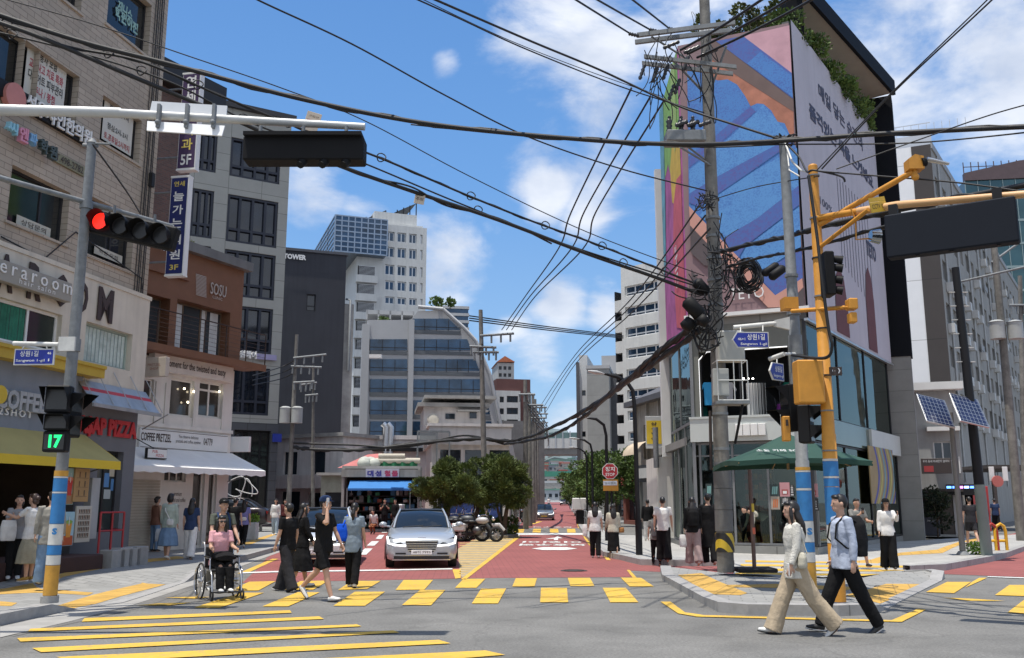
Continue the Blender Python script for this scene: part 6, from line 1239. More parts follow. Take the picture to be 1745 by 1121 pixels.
rng=random.Random(9);p=G(1668,945,.15);tree('weed_tuft','green weeds at the foot of the dark solar pole',p.x,p.y,.15,[(0,0,.15,.2),(.15,0,.1,.15),(-.15,.05,.2,.15)],350,.08,L_bush,[([(0,0,0),(0,0,.1),(0,0,.2)],.01)],cat='weeds',seed=6)
p=D(1596,880,41.5);tree('potted_bush','dark leafy bush beside the concrete pillar doorway',p.x,p.y,.15,clump(random.Random(3),9,.45,.3,.6,1.3,.42),1800,.12,leafmat('dark_leaves',(.02,.035,.012),(.01,.015,.006)),[([(0,0,0),(0,0,.6),(0,0,1.0)],.04)],cat='bush',seed=7)
# ================================================================ POLES, SIGNALS, SIGNS
def pxd(px,Y_,py):return D(px,py,Y_)
def pole_pts(px0,py0,px1,py1,z0=.15):
 """a straight pole: foot at pixel 0 on the pavement, head at pixel 1, same distance"""
 a=G(px0,py0,z0);b_=D(px1,py1,a.y);return a,b_
M_orange=mat('orange_paint',(.58,.26,.03),.55,var=.12,scale=5,streak=.12);M_blue=mat('band_blue',(.03,.19,.46),.6,var=.14,scale=7,streak=.2);M_bw=mat('band_white',(.60,.60,.57),.6,var=.12,scale=7,streak=.2);M_by=mat('band_yellow',(.56,.29,.04),.6,var=.14,scale=7,streak=.2);M_sig=mat('signal_black',(.010,.010,.011),.6,spec=.2)
M_plate=mat('street_plate_blue',(.012,.03,.30),.4,var=.03)
M_refl=mat('lens_dark',(.03,.03,.03),.25)
def wrap_bands(t,a,b_,r,bands):
 """coloured sleeves between heights, seen at pixel rows"""
 for(ya,yb_,m)in bands:
  z1=D(872,ya,a.y).z;z0=D(872,yb_,a.y).z;mb=MB();f=lambda z:a.lerp(b_,(z-a.z)/(b_.z-a.z));mb.tube([f(z0),f(z1)],r,18);obj('sleeve',mb,m,t,I4)
def plate(t,f,w_,h_,arrow=0,rows=(),th=.03,side=1):
 """street name plate, x to the right, pointed on the left when arrow"""
 def outline(i):
  if arrow:return[(-w_/2+i,0),(-w_/2+h_*.32+i*.4,-h_/2+i),(w_/2-i,-h_/2+i),(w_/2-i,h_/2-i),(-w_/2+h_*.32+i*.4,h_/2-i)]
  return[(-w_/2+i,-h_/2+i),(w_/2-i,-h_/2+i),(w_/2-i,h_/2-i),(-w_/2+i,h_/2-i)]
 mb=MB();mb.slab(outline(0),0,th,0);o=obj('plate',mb,M_bw,t,f);mb=MB();mb.slab(outline(.018),-.004,-.001,0);obj('blue_face',mb,M_plate,o,f)
 for body,x,z,h,w__ in rows:text('lettering',body,M_wl,o,f@Matrix.Translation((x*w_,-.008,z*h_)),h*h_,w__*w_,ext=.001,bold=.015)
def fr_at(p,ang=0):return Matrix.Translation(p)@Matrix.Rotation(R(ang),4,'Z')
# --- left signal pole
a,b_=pole_pts(84,1027,157,244,.15);LPa,LPb=a,b_
lp=thing('signal_pole','grey signal pole with blue, white and yellow bands on the left pavement','pole',a)
mb=MB();mb.tube([a,b_],[.098,.075],18);obj('pole',mb,M_steel,lp,I4)
mb=MB();mb.tube([a,a+Vector((0,0,.1))],.13,18);obj('base_collar',mb,M_conc,lp,I4)
wrap_bands(lp,a,b_,.103,[(963,1014,M_by),(946,962,M_bw),(929,945,M_blue),(893,928,M_bw),(841,892,M_blue),(838,840.5,M_bw),(815,837.5,M_blue),(812,814.5,M_bw),(802,811.5,M_by)])
mb=MB();f=lambda py:LPa.lerp(LPb,(D(0,py,a.y).z-a.z)/(b_.z-a.z))
c=f(905);text('emblem','S',M_blue,lp,fr_at(c+Vector((.03,-.106,0)),0),.1,.08,bold=.06,ext=.002)
def clampband(t,c,r,h=.12):
 mb=MB();mb.tube([c-Vector((0,0,h/2)),c+Vector((0,0,h/2))],r,14);obj('clamp',mb,M_steel,t,I4)
clampband(lp,f(588),.11,.2)
mb=MB();c=f(244);mb.tube([c,c+Vector((0,0,.08))],[.09,.03],10);mb.tube([c+Vector((-.05,0,0)),c+Vector((.35,-.1,-.05))],.02,5);mb.tube([c+Vector((-.15,0,-.03)),c+Vector((.1,0,-.05))],.03,6);obj('cap',mb,M_steel,lp,I4)
# horizontal mast with the four lens signal
zM=f(345).z
def atz(px,py,z):return G(px,py,z)
m0=atz(0,303,zM);m1=atz(290,385,zM);d_m=(m1-m0).normalized();m00=m0-d_m*2.2
mb=MB();mb.tube([m00,m1],.045,12);mb.tube([m1,m1+d_m*.02],.05,12);obj('mast_arm',mb,M_steel,lp,I4);clampband(lp,f(350),.105,.12)
def lens(mb,c,ax,up,r,hood,mi=0,mh=1):
 """round lens facing ax with an open visor"""
 ax=ax.normalized();s_=ax.cross(up).normalized()
 n=16;rings=[]
 for d_,q in((0,r*1.06),(hood,r*1.12)):
  rings.append([c+ax*d_*(1 if math.sin(2*math.pi*i/n)>-.35 else.45)+s_*(q*math.cos(2*math.pi*i/n))+up*(q*math.sin(2*math.pi*i/n))for i in range(n)])
 mb.loft(rings,mh,caps=False);mb.add([c+ax*.004+s_*(r*math.cos(2*math.pi*i/n))+up*(r*math.sin(2*math.pi*i/n))for i in range(n)],[tuple(range(n))],mi)
s0=atz(135,388,zM-.3);
sg=thing('traffic_signal','horizontal four lens traffic signal with its red lens lit, on the left mast arm','traffic light',m1)
M_redlit=mat('red_lens_lit',(.5,.02,.01),.3,emis=(1,.02,.01),stre=1.0,var=0)
Z=Vector((0,0,1));q0=atz(138,372,zM-.2);q1=atz(292,402,zM-.2)
c0_=m0.lerp(m1,.47);ax=Vector((.62,-.80,0)).normalized()
dm=d_m;ctr=[D(x,y,14.6-.02*i)for i,(x,y)in enumerate(((172,377),(206,385),(241,393),(276,401)))]
u_=(ctr[3]-ctr[0]);Ls=u_.length;u_.normalize();fz=Vector((0,0,1));fy=Vector((-u_.y,u_.x,0)).normalized()
fm_=Matrix(((*u_,0),(*fy,0),(*fz,0),(0,0,0,1))).transposed();fm_.translation=ctr[0]
fm_=Matrix.Translation(ctr[0])@Matrix.Rotation(math.atan2(u_.y,u_.x),4,'Z')
sp_=Ls/3;hb=MB();hb.box(-sp_*.55,Ls+sp_*.55,.02,.22,-sp_*.56,sp_*.56,0,.03)
slope=u_.z
for i in range(4):
 mb=MB();cc=Vector((sp_*i,0,0));lens(mb,cc,Vector((0,-1,0)),Z,sp_*.40,.2)
 ob=obj('lens',mb,[M_redlit if i==0 else mat('lens_off',(.02,.02,.02),.3),M_sig],sg,fm_@Matrix.Rotation(-math.asin(slope),4,'Y'))
obj('housing',hb,M_sig,sg,fm_@Matrix.Rotation(-math.asin(slope),4,'Y'))
mb=MB()
for i in(0.5,2.5):c=ctr[0].lerp(ctr[3],i/3);mb.tube([c+Vector((0,.1,.1)),c+Vector((0,.08,.34))],.025,6)
obj('bracket',mb,M_steel,sg,I4)
# pedestrian signals on the left pole: two stacked boxes and a lit countdown
def ped_signal(name,label,px,y0,y1,Y_,ang,w_=.36,hoods=True,count=None,n=2,group=None):
 c=D(px,(y0+y1)/2,Y_);h_=D(px,y0,Y_).z-D(px,y1,Y_).z;f=fr_at(c,ang);t=thing(name,label,'traffic light',f,group);mb=MB();mb.box(-w_/2,w_/2,0,.2,-h_/2,h_/2,0,.02);obj('housing',mb,M_sig,t)
 for i in range(n):
  zc=h_/2-h_*(i+.5)/n;e=h_/n*.42;mb=MB();mb.box(-w_*.42,w_*.42,-.006,0,zc-e*.9,zc+e*.8);o=obj('screen',mb,M_refl,t)
  if hoods:mb=MB();mb.add([(-w_/2,0,zc+e),(w_/2,0,zc+e),(w_/2,-.26,zc+e*.9),(-w_/2,-.26,zc+e*.9),(-w_/2,0,zc-e*.6),(w_/2,0,zc-e*.6)],[(0,1,2,3),(3,2,1,0),(0,3,4),(4,3,0),(1,5,2),(2,5,1)]);obj('visor',mb,M_sig,t)
 if count:text('digits',count,mat('green_led',(.02,.4,.12),.4,emis=(.01,1,.22),stre=1.0),t,f@Matrix.Translation((.02,-.012,0)),h_*.62,w_*.55,ext=.003,bold=.045)
 return t
ped_signal('pedestrian_signal','unlit black pedestrian signal box high on the left pole',97,656,703,14.0,6,.36,n=1)
ped_signal('pedestrian_signal','second unlit black signal box just above the green countdown',95,704,733,14.0,6,.36,n=1)
ped_signal('pedestrian_signal','black countdown signal showing a green 17 on the left pole',92,734,770,14.0,6,.34,hoods=False,count='17',n=1)
ped_signal('pedestrian_signal','hooded signal pair facing away on the right side of the left pole',130,668,745,14.25,80,.3)
# street plate on the left
t=thing('street_name_sign','blue Sangwon 1-gil plate hanging left of the left signal pole','sign',f(600));c=D(58,608,14.0);w_=72/1606*14;
plate(t,fr_at(c,-3),w_,w_*.40,0,(('상원1길',-.12,.20,.36,.46),('Sangwon 1-gil',-.08,-.24,.2,.72),('46',.38,.22,.16,.1),('1',.38,-.2,.16,.03)))
mb=MB();e0=D(23,585,14.0);e1=D(100,587,14.0);mb.tube([e0,e1],.035,8);mb.box(e1.x,e1.x+.25,e1.y-.02,e1.y+.02,e1.z-.1,e1.z+.12);mb.tube([e0+Vector((.2,0,0)),Vector((c.x-w_*.3,c.y,c.z+w_*.2))],.012,5);mb.tube([e0+Vector((.5,0,0)),Vector((c.x+w_*.3,c.y,c.z+w_*.2))],.012,5);obj('hanger',mb,M_bw,t,I4)
# --- upper mast from off the left edge, white guide sign and black message board
YM=11.6;g0=D(-60,182,YM);g1=D(622,216,YM+.1)
ms=thing('sign_mast','long pale mast arm reaching in from the left edge high over the road','mast',Vector((g0.x-1.2,g0.y,0)))
mb=MB();mb.tube([Vector((g0.x-1.2,g0.y,g0.z)),D(205,192,YM),D(207,193,YM),g1],[.085,.07,.062,.05],14);obj('arm',mb,mat('pale_grey_paint',(.50,.51,.50),.45,.2),ms,I4);mb=MB();mb.tube([Vector((g0.x-1.2,g0.y,.02)),Vector((g0.x-1.2,g0.y,g0.z+.3))],[.16,.12],16);obj('column',mb,M_steel,ms,I4)
t=thing('guide_sign','bright blank white back of a road sign hung on the upper mast','sign',D(320,200,YM))
q=[D(259,172,YM-.02),D(386,180,YM-.02),D(384,199,YM-.05),D(255,196,YM-.05)];
def pl4(t,name,q,th,m):
 nrm=(q[1]-q[0]).cross(q[3]-q[0]).normalized()*th;mb=MB();mb.add(q+[p+nrm for p in q],[(0,1,2,3),(7,6,5,4),(0,4,5,1),(1,5,6,2),(2,6,7,3),(3,7,4,0)]);return obj(name,mb,m,t,I4)
M_sw=mat('sign_back_white',(.74,.75,.76),.5,.1,var=.04)
pl4(t,'panel',[D(259,172,YM+.08),D(387,180,YM+.08),D(385,200,YM+.08),D(254,196,YM+.08)],.02,M_sw);pl4(t,'lower_panel',[D(251,206,YM-.06),D(383,214,YM-.06),D(378,231,YM-.1),D(250,222,YM-.1)],.02,M_sw)
mb=MB()
for x in(270,318,364):c=D(x,202,YM-.1);mb.box(c.x-.02,c.x+.02,c.y-.03,c.y+.05,c.z-.13,c.z+.2);mb.ball((c.x,c.y-.03,c.z-.06),.035)
obj('clamps',mb,M_steel,t,I4)
t=thing('message_board','long black message board seen from behind on the end of the upper mast','signboard',D(517,250,YM))
c0=D(415,234,YM-.1);c1=D(620,238,YM-.1);hh=D(517,230,YM).z-D(517,268,YM).z;mb=MB();mb.box(c0.x,c1.x,c0.y-.02,c0.y+.28,c0.z-hh,c0.z+.02,0,.02);mb.box(c0.x+.02,c1.x-.02,c0.y-.1,c0.y+.3,c0.z+.0,c0.z+.05);obj('case',mb,mat('charcoal_case',(.012,.012,.013),.7,spec=.15),t,I4)
mb=MB()
for i in range(3):x=c0.x+(c1.x-c0.x)*(.12+.36*i);mb.tube([(x,c0.y+.1,c0.z),(x,c0.y+.1,c0.z+.2)],.025,6)
obj('hanger',mb,M_steel,t,I4)
mb=MB()
for i in range(3):x=c0.x+(c1.x-c0.x)*(.5+.18*i);mb.tube([(x,c0.y+.05,c0.z-hh),(x-.03,c0.y-.02,c0.z-hh-.08)],[.06,.05],8)
obj('speaker_horns',mb,M_sig,t,I4)
# --- main utility pole
a,b_=pole_pts(1237,975,1198,-60,.15);UP=a;f_up=lambda py:a.lerp(b_,(D(0,py,a.y).z-a.z)/(b_.z-a.z));UPf=f_up
up=thing('utility_pole','tall weathered concrete utility pole on the corner with crossarms and cable tangles','utility pole',a)
mb=MB();mb.tube([a,a.lerp(b_,.3),a.lerp(b_,.6),b_],[.185,.165,.145,.12],18);obj('pole',mb,M_pole,up,I4)
for(ya,yb_)in((800,832),(833,868),(869,905)):
 z1=D(0,ya,a.y).z;z0=D(0,yb_,a.y).z;p0=f_up(yb_);p1=f_up(ya);mb=MB();mb.tube([p0,p1],.198,20);obj('poster_guard',mb,mat('grey_rubber_guard',(.13,.13,.13),.7,var=.1),up,I4)
stripe=mat('hazard_stripes',(.6,.4,.02),.5);nt=stripe.node_tree;P=nt.nodes['Principled BSDF'];wv=nt.nodes.new('ShaderNodeTexWave');wv.inputs['Scale'].default_value=1.7;wv.bands_direction='DIAGONAL';wv.inputs['Distortion'].default_value=0
tc=nt.nodes.new('ShaderNodeTexCoord');cr=nt.nodes.new('ShaderNodeValToRGB');cr.color_ramp.interpolation='CONSTANT';cr.color_ramp.elements[0].color=(.02,.02,.02,1);cr.color_ramp.elements[1].color=(.6,.42,.03,1);cr.color_ramp.elements[1].position=.5
nt.links.new(tc.outputs['Object'],wv.inputs['Vector']);nt.links.new(wv.outputs['Color'],cr.inputs[0]);nt.links.new(cr.outputs[0],P.inputs['Base Color'])
mb=MB();mb.tube([f_up(940),f_up(908)],.205,20);obj('hazard_band',mb,stripe,up,I4)
def crossarm(t,px0,py0,px1,py1,Y0,Y1,h=.1,dbl=True):
 A=D(px0,py0,Y0);B=D(px1,py1,Y1)
 for k_ in((-1,1)if dbl else(0,)):
  mb=MB();off=Vector((0,.17*k_,0));d=(B-A).normalized();s_=Vector((-d.y,d.x,0)).normalized()*.04;zz_=Vector((0,0,h/2));P8=[A+off-s_-zz_,B+off-s_-zz_,B+off+s_-zz_,A+off+s_-zz_];P8+=[p+zz_*2 for p in P8];mb.add(P8,[(0,3,2,1),(4,5,6,7),(0,1,5,4),(1,2,6,5),(2,3,7,6),(3,0,4,7)]);obj('crossarm',mb,M_steel,t,I4)
 return A,B
cA=crossarm(up,1084,66,1250,45,20.6,19.9);cB=crossarm(up,1096,102,1252,120,20.6,20.0,.09)
mb=MB();mb.tube([f_up(165),D(1140,95,20.6)],.03,6);mb.tube([f_up(165),D(1238,78,20.1)],.03,6);mb.tube([f_up(122),D(1110,62,20.5)],.025,6);mb.tube([f_up(285)+Vector((0,-.1,0)),D(1158,250,20)],.025,6);mb.tube([f_up(275)+Vector((0,.1,0)),D(1172,250,20.3)],.025,6);obj('brace',mb,M_steel,up,I4)
mb=MB();A=D(1131,244,20.5);B=D(1204,240,20.0);mb.box(A.x,B.x,20.0,20.5,A.z-.12,A.z+.14,0,.02);obj('switch_platform',mb,M_steel,up,I4)
def insulator(px,py,Y_,ln=.35,r=.055,tilt=(0,0,1)):
 c=D(px,py,Y_);d=Vector(tilt).normalized();mb=MB();n=9;pts=[c+d*(ln*i/(n-1))for i in range(n)];mb.tube(pts,[r if i%2 else r*.62 for i in range(n)],10);return obj('insulator',mb,mat('insulator_dark',(.035,.035,.04),.35),up,I4)
for x in(1141,1161,1181):insulator(x,233,20.2,.42,.075);insulator(x+10,214,20.1,.3,.06,(.8,0,.3));insulator(x,212,20.25,.2,.045)
for x,y in((1071,57),(1106,50),(1138,48)):insulator(x,y,20.4,.25,.05,(1,0,-.25))
for x,y in((1090,135),(1112,140),(1130,135),(1150,160),(1165,120),(1140,170)):insulator(x,y,20.4,.4,.05,(.35,0,1))
for x,y in((1130,82),(1165,90),(1195,95)):insulator(x,y,20.0,.4,.05,(1,-.2,.35))
mb=MB();rr=random.Random(2)
for i in range(26):
 x0=rr.uniform(1095,1215);y0=rr.uniform(55,120);x1=x0+rr.uniform(-40,40);y1=y0+rr.uniform(50,125);A=D(x0,y0,20.2);B=D(x1,y1,20.2);m_=(A+B)/2+Vector((rr.uniform(-.5,.5),rr.uniform(-.3,.1),-rr.uniform(0,.4)));q=[A*(1-t)**2+m_*2*t*(1-t)+B*t*t for t in[j/8 for j in range(9)]];mb.tube(q,.012,5)
obj('jumper_wires',mb,M_cable,up,I4)
mb=MB();c=f_up(60);mb.box(c.x-.2,c.x+.12,c.y-.22,c.y-.2,c.z-.04,c.z+.14);obj('number_plate',mb,M_white,up,I4);text('lettering','성수01',M_ink,up,fr_at(Vector((c.x-.04,c.y-.225,c.z+.05))),.09,.26)
# communication tangle: coils and splice boxes
mb=MB();rr=random.Random(8)
for i in range(34):
 c=D(1275+rr.gauss(0,3),468+rr.gauss(0,3),20.1+rr.uniform(-.1,.1));R1=rr.uniform(.22,.46)*(.72);q=[c+Vector((R1*math.cos(t)*.9,.05*math.sin(3*t),R1*math.sin(t)*1.15))for t in[j*math.pi/9 for j in range(19)]];mb.tube(q,.011,4)
obj('cable_coil',mb,M_cable,up,I4)
mb=MB()
for i in range(110):
 s_=rr.choice(((1190,510,26,40),(1240,455,30,40),(1200,560,22,30),(1225,470,22,60),(1205,340,16,12)));A=D(rr.gauss(s_[0],s_[2]*.7),rr.gauss(s_[1],s_[3]*.7),20+rr.uniform(-.3,.25));B=D(rr.gauss(s_[0],s_[2]*.7),rr.gauss(s_[1],s_[3]*.7),20+rr.uniform(-.3,.25));m_=(A+B)/2+Vector((rr.uniform(-.4,.4),rr.uniform(-.2,.05),rr.uniform(-.5,.1)));mb.tube([A*(1-t)**2+m_*2*t*(1-t)+B*t*t for t in[j/8 for j in range(9)]],rr.choice((.009,.012,.018)),4)
obj('cable_tangle',mb,M_cable,up,I4)
def splice(A,B,r=.1):
 d=(B-A);mb=MB();q=[A+d*t for t in(0,.06,.12,.5,.88,.94,1)];mb.tube(q,[r*.5,r*.75,r,r,r,r*.75,r*.5],12);return obj('splice_case',mb,M_sig,up,I4)
splice(D(1168,510,19.7),D(1196,540,19.7),.16);splice(D(1300,468,19.9),D(1326,450,19.9),.09);splice(D(1312,474,19.7),D(1337,455,19.7),.1);splice(D(1185,478,19.9),D(1205,500,20),.13);splice(D(1165,560,19.8),D(1180,545,19.8),.14);splice(D(1192,552,19.6),D(1204,540,19.6),.13)
mb=MB()
for py in(340,372,403,440,478,520,640,705,765,790):c=f_up(py);mb.tube([c-Vector((0,0,.03)),c+Vector((0,0,.03))],.185-.02*(640-py)/640*(py<640),14)
obj('pole_band',mb,M_steel,up,I4)
mb=MB();c=f_up(583);mb.box(c.x-.1,c.x+.5,c.y-.5,c.y-.17,D(0,610,20).z,D(0,557,20).z,0,.03);obj('grey_cabinet',mb,mat('cabinet_grey',(.40,.40,.37),.6,var=.08),up,I4)
# white cage with a small box below the cabinet
cg=thing('equipment_cage','white steel cage with a small grey box below the cabinet on the utility pole','cage',f_up(680));A=D(1219,616,19.7);B=D(1273,683,19.7);mb=MB()
for x in(A.x,(A.x+B.x)/2+.03,B.x-.12,B.x):mb.tube([(x,19.55,B.z),(x,19.55,A.z)],.012,5)
for z in(A.z,(A.z+B.z)/2,B.z):mb.tube([(A.x,19.55,z),(B.x,19.55,z)],.014,5)
mb.tube([(A.x,20,A.z),(A.x,19.55,A.z)],.012,5);mb.tube([(B.x,20,A.z),(B.x,19.55,A.z)],.012,5);obj('bars',mb,M_bw,cg,I4);mb=MB();mb.box(A.x-.05,B.x+.02,19.5,20,B.z-.08,B.z-.02);obj('floor_plate',mb,M_steel,cg,I4);mb=MB();mb.tube([(B.x-.1,19.7,B.z-.08),(UPf(760).x+.1,20,UPf(760).z)],.03,6);obj('strut',mb,M_black,cg,I4)
mb=MB();c=D(1229,650,19.6);mb.box(c.x-.17,c.x+.17,19.6,19.75,c.z-.3,c.z+.28,0,.01);obj('small_box',mb,MATS['cabinet_grey'],cg,I4)
mb=MB();A=D(1216,700,20);mb.tube([f_up(700)+Vector((-.22,0,0)),f_up(800)+Vector((-.24,0,0))],.035,6);obj('conduit',mb,M_dbrown,up,I4)
# --- street name pole (banded) beside the orange pole
a,b_=pole_pts(1380,1010,1335,236,.15);SPf=lambda py:a.lerp(b_,(D(0,py,a.y).z-a.z)/(b_.z-a.z));sp=thing('sign_pole','grey pole with blue, white and yellow bands carrying the street name plates on the corner','pole',a)
mb=MB();mb.tube([a,SPf(785),SPf(784),b_],[.125,.115,.105,.085],18);obj('pole',mb,M_steel,sp,I4)
wrap_bands(sp,a,b_,.125,[(958,1009,M_by),(941,957,M_bw),(924,940,M_blue),(888,923,M_bw),(836,887,M_blue),(832,835.5,M_bw),(805,831.5,M_blue),(802,804.5,M_bw),(796,801.5,M_by)])
text('emblem','S',M_blue,sp,fr_at(SPf(905)+Vector((.02,-.128,0))),.12,.09,bold=.06,ext=.002)
for y,h in((532,.1),(470,.05),(588,.35),(660,.5)):clampband(sp,SPf(y),.12,h)
mb=MB();c=b_;rr=random.Random(3)
for i in range(9):mb.tube([c+Vector((rr.uniform(-.25,.25),rr.uniform(-.1,.1),rr.uniform(-.12,.08)))for _ in range(4)],.018,5)
mb.tube([c+Vector((-.14,0,.02)),c+Vector((.16,0,-.02))],.05,8);obj('pole_head_fittings',mb,M_cable,sp,I4)
mb=MB();mb.tube([c,D(1350,275,15.6),D(1365,290,15.3),D(1385,295,14.9)],.02,5);mb.tube([c+Vector((.05,0,-.1)),D(1345,290,15.6),D(1362,300,15.3)],.015,5);obj('white_cable',mb,M_bw,sp,I4)
t=thing('street_name_sign','large blue arrow plate for Sangwon 1-gil on the corner pole','sign',SPf(580));c=D(1279,579,15.3);w_=65/1606*15.3;plate(t,fr_at(c,2),w_,w_*.44,1,(('상원1길',.15,.18,.38,.48),('46+1',-.25,.05,.17,.2),('Sangwon 1-gil',.08,-.27,.2,.72)))
mb=MB();e0=D(1250,558,15.5);e1=D(1322,551,15.5);mb.tube([e0,e1],.04,8);q=[D(1319,546,15.5),D(1345,540,15.5),D(1345,562,15.5),D(1319,556,15.5)];mb.add([v+Vector((0,-.03,0))for v in q]+[v+Vector((0,.03,0))for v in q],[(0,3,2,1),(4,5,6,7),(0,1,5,4),(2,3,7,6)]);mb.tube([D(1262,558,15.45),D(1262,567,15.35)],.012,4);mb.tube([D(1300,555,15.45),D(1300,564,15.35)],.012,4);obj('hanger',mb,M_bw,t,I4)
t=thing('street_name_sign','smaller blue arrow plate turned away below the large one','sign',SPf(640));c=D(1324,633,15.4);plate(t,fr_at(c,42),.42,.3,1,(('상원길',.1,.15,.34,.5),('Sangwon-gil',.08,-.25,.2,.72)));mb=MB();mb.tube([D(1311,612,15.6),D(1336,603,15.4)],.04,8);mb.tube([D(1336,603,15.4),SPf(603)],.03,6);mb.tube([D(1324,608,15.5),D(1324,622,15.42)],.012,4);obj('hanger',mb,M_bw,t,I4)
ped_signal('pedestrian_signal','black hooded pedestrian signal with deep triangular visors left of the corner pole',1337,655,735,15.5,-75,.3)
ped_signal('pedestrian_signal','tall black hooded signal hanging between the corner pole and the orange pole',1384,690,755,15.2,60,.32)
t=thing('push_button_box','small orange push button box on the left of the corner pole','box',SPf(730));c=D(1340,731,15.3);mb=MB();mb.box(c.x-.06,c.x+.06,15.25,15.4,c.z-.2,c.z+.21,0,.015);obj('case',mb,M_orange,t,I4);mb=MB();mb.box(c.x-.02,c.x+.02,15.235,15.255,c.z+.05,c.z+.15);obj('label_plate',mb,M_dbrown,t,I4)
# --- orange pole
a2,b2=pole_pts(1429,1025,1385,284,.15);OPf=lambda py:a2.lerp(b2,(D(0,py,a2.y).z-a2.z)/(b2.z-a2.z));op=thing('camera_pole','orange camera pole with blue and white bands on the corner island','pole',a2)
mb=MB();mb.tube([a2,OPf(740),OPf(739),b2],[.115,.11,.1,.078],18);mb.ball(b2,(.08,.08,.05));obj('pole',mb,M_orange,op,I4)
wrap_bands(op,a2,b2,.116,[(895,925,M_bw),(830,894,M_blue),(815,829,M_blue),(812,814.5,M_bw),(786,811.5,M_blue),(782,785.5,M_bw)])
for y in(300,372,440,505,560,640,700,768):mb=MB();c=OPf(y);mb.tube([c-Vector((0,0,.012)),c+Vector((0,0,.012))],.103 if y<740 else.12,14);obj('band',mb,M_steel if y%40 else M_cable,op,I4)
A=D(1362,690,14.9);B=D(1400,612,14.9);mb=MB();mb.box(D(1349,650,14.9).x,D(1393,650,14.9).x,14.55,14.85,D(1370,688,14.7).z,D(1370,615,14.7).z,0,.02);obj('control_cabinet',mb,M_orange,op,I4)
mb=MB();mb.tube([D(1349,530,15.4),D(1440,524,14.2)],.035,4,caps=True);mb.box(D(1346,530,15.6).x-.12,D(1346,530,15.6).x+.12,15.48,15.75,SPf(530).z-.1,SPf(530).z+.1);obj('link_arm',mb,M_orange,op,I4)
t=thing('pedestrian_camera','small orange sensor box on the short arm right of the orange pole','camera',D(1452,530,14.1));mb=MB();c=D(1452,530,14.1);mb.box(c.x-.07,c.x+.07,14.0,14.2,c.z+.02,c.z+.19,0,.015);mb.box(c.x-.06,c.x+.05,14.02,14.18,c.z-.19,c.z-.03,0,.015);mb.tube([(c.x-.15,14.1,c.z+.06),(c.x,14.1,c.z+.06)],.02,5);obj('case',mb,M_orange,t,I4)
# vertical signal on the far side with four visors to the right
t=thing('side_signal','black vertical signal with four visors pointing right on the orange pole','traffic light',D(1409,468,14.3));A=D(1404,505,14.35);B=D(1414,431,14.35);mb=MB();mb.box(A.x,B.x+.02,14.2,14.5,A.z,B.z,0,.02);obj('housing',mb,M_sig,t,I4)
for i,y in enumerate((441,455,475,493)):mb=MB();c=D(1415,y,14.3);mb.tube([c+Vector((.04,0,0)),c+Vector((.18,-.05,-.035))],[.055,.07],10,caps=True);obj('visor',mb,M_sig,t,I4)
# right mast arm and black board
g0=OPf(372);g1=D(1900,318,11.6);g1m=D(1530,349,13.3)
mb=MB();mb.tube([g0,g0+(g1m-g0)*.6],.055,12);obj('arm_root',mb,M_orange,op,I4);mb=MB();mb.tube([g0+(g1m-g0)*.55,g1m,g1],[.062,.058,.05],14);obj('mast_arm',mb,mat('pale_orange',(.62,.36,.16),.5),op,I4)
mb=MB();mb.tube([OPf(424),D(1480,357,13.7)],.035,8);mb.tube([OPf(386),D(1556,292,13.5)],.045,8);mb.tube([D(1450,355,14),D(1458,375,14),D(1459,408,14),D(1483,406,14)],.014,5);obj('stay',mb,M_orange,op,I4)
mb=MB();c=OPf(374);mb.box(c.x,D(1412,370,14.3).x+.1,c.y-.03,c.y+.03,c.z-.08,c.z+.03);obj('arm_flange',mb,M_orange,op,I4)
t=thing('message_board','large dark blank message board hanging from the orange mast arm','signboard',D(1618,390,12.4));f_=fr_at(D(1508,364,13.0));A=D(1506,365,13.0);B=D(1731,345,12.1);an=math.degrees(math.atan2(B.y-A.y,B.x-A.x));wd=(Vector((B.x,B.y,0))-Vector((A.x,A.y,0))).length;hz=D(1618,350,12.5).z-D(1618,425,12.5).z
fm2=fr_at(Vector((A.x,A.y,A.z-.02)),an);mb=MB();mb.box(0,wd,-.02,.22,-hz,0,0,.02);obj('case',mb,mat('slate_board',(.014,.017,.024),.75,var=.06,spec=.15),t,fm2);mb=MB()
for u in(.12,wd*.87):mb.box(u-.06,u+.06,.03,.15,-.0,.16)
for u in(.4,wd*.5,wd*.85):mb.tube([(u,.05,-hz),(u,.05,-hz-.02)],.03,6)
obj('hanger',mb,M_black,t,fm2)
t=thing('cctv_camera','orange camera with a black lens tube at the tip of the raised orange arm','camera',D(1558,280,13.5));c=D(1558,280,13.5);mb=MB();mb.slab([(-.12,-.1),(.11,-.1),(.11,.1),(-.02,.13),(-.12,.06)],-.1,.1);obj('housing',mb,M_orange,t,fr_at(c));mb=MB();mb.tube([c+Vector((0,0,-.1)),c+Vector((-.02,0,-.2))],.045,8);mb.ball(c+Vector((0,0,-.2)),.06);obj('mount',mb,M_orange,t,I4);mb=MB();q0=c+Vector((.08,-.08,.0));mb.tube([q0,q0+Vector((.06,0,.01))],.07,12);obj('lens',mb,M_sig,t,I4);mb=MB();mb.tube([q0+Vector((.08,0,.05)),q0+Vector((.4,-.02,-.03))],[.06,.035],8,sy=.6);mb.tube([q0,q0+Vector((.12,0,.05))],.015,5);obj('lamp_head',mb,M_alu,t,I4)
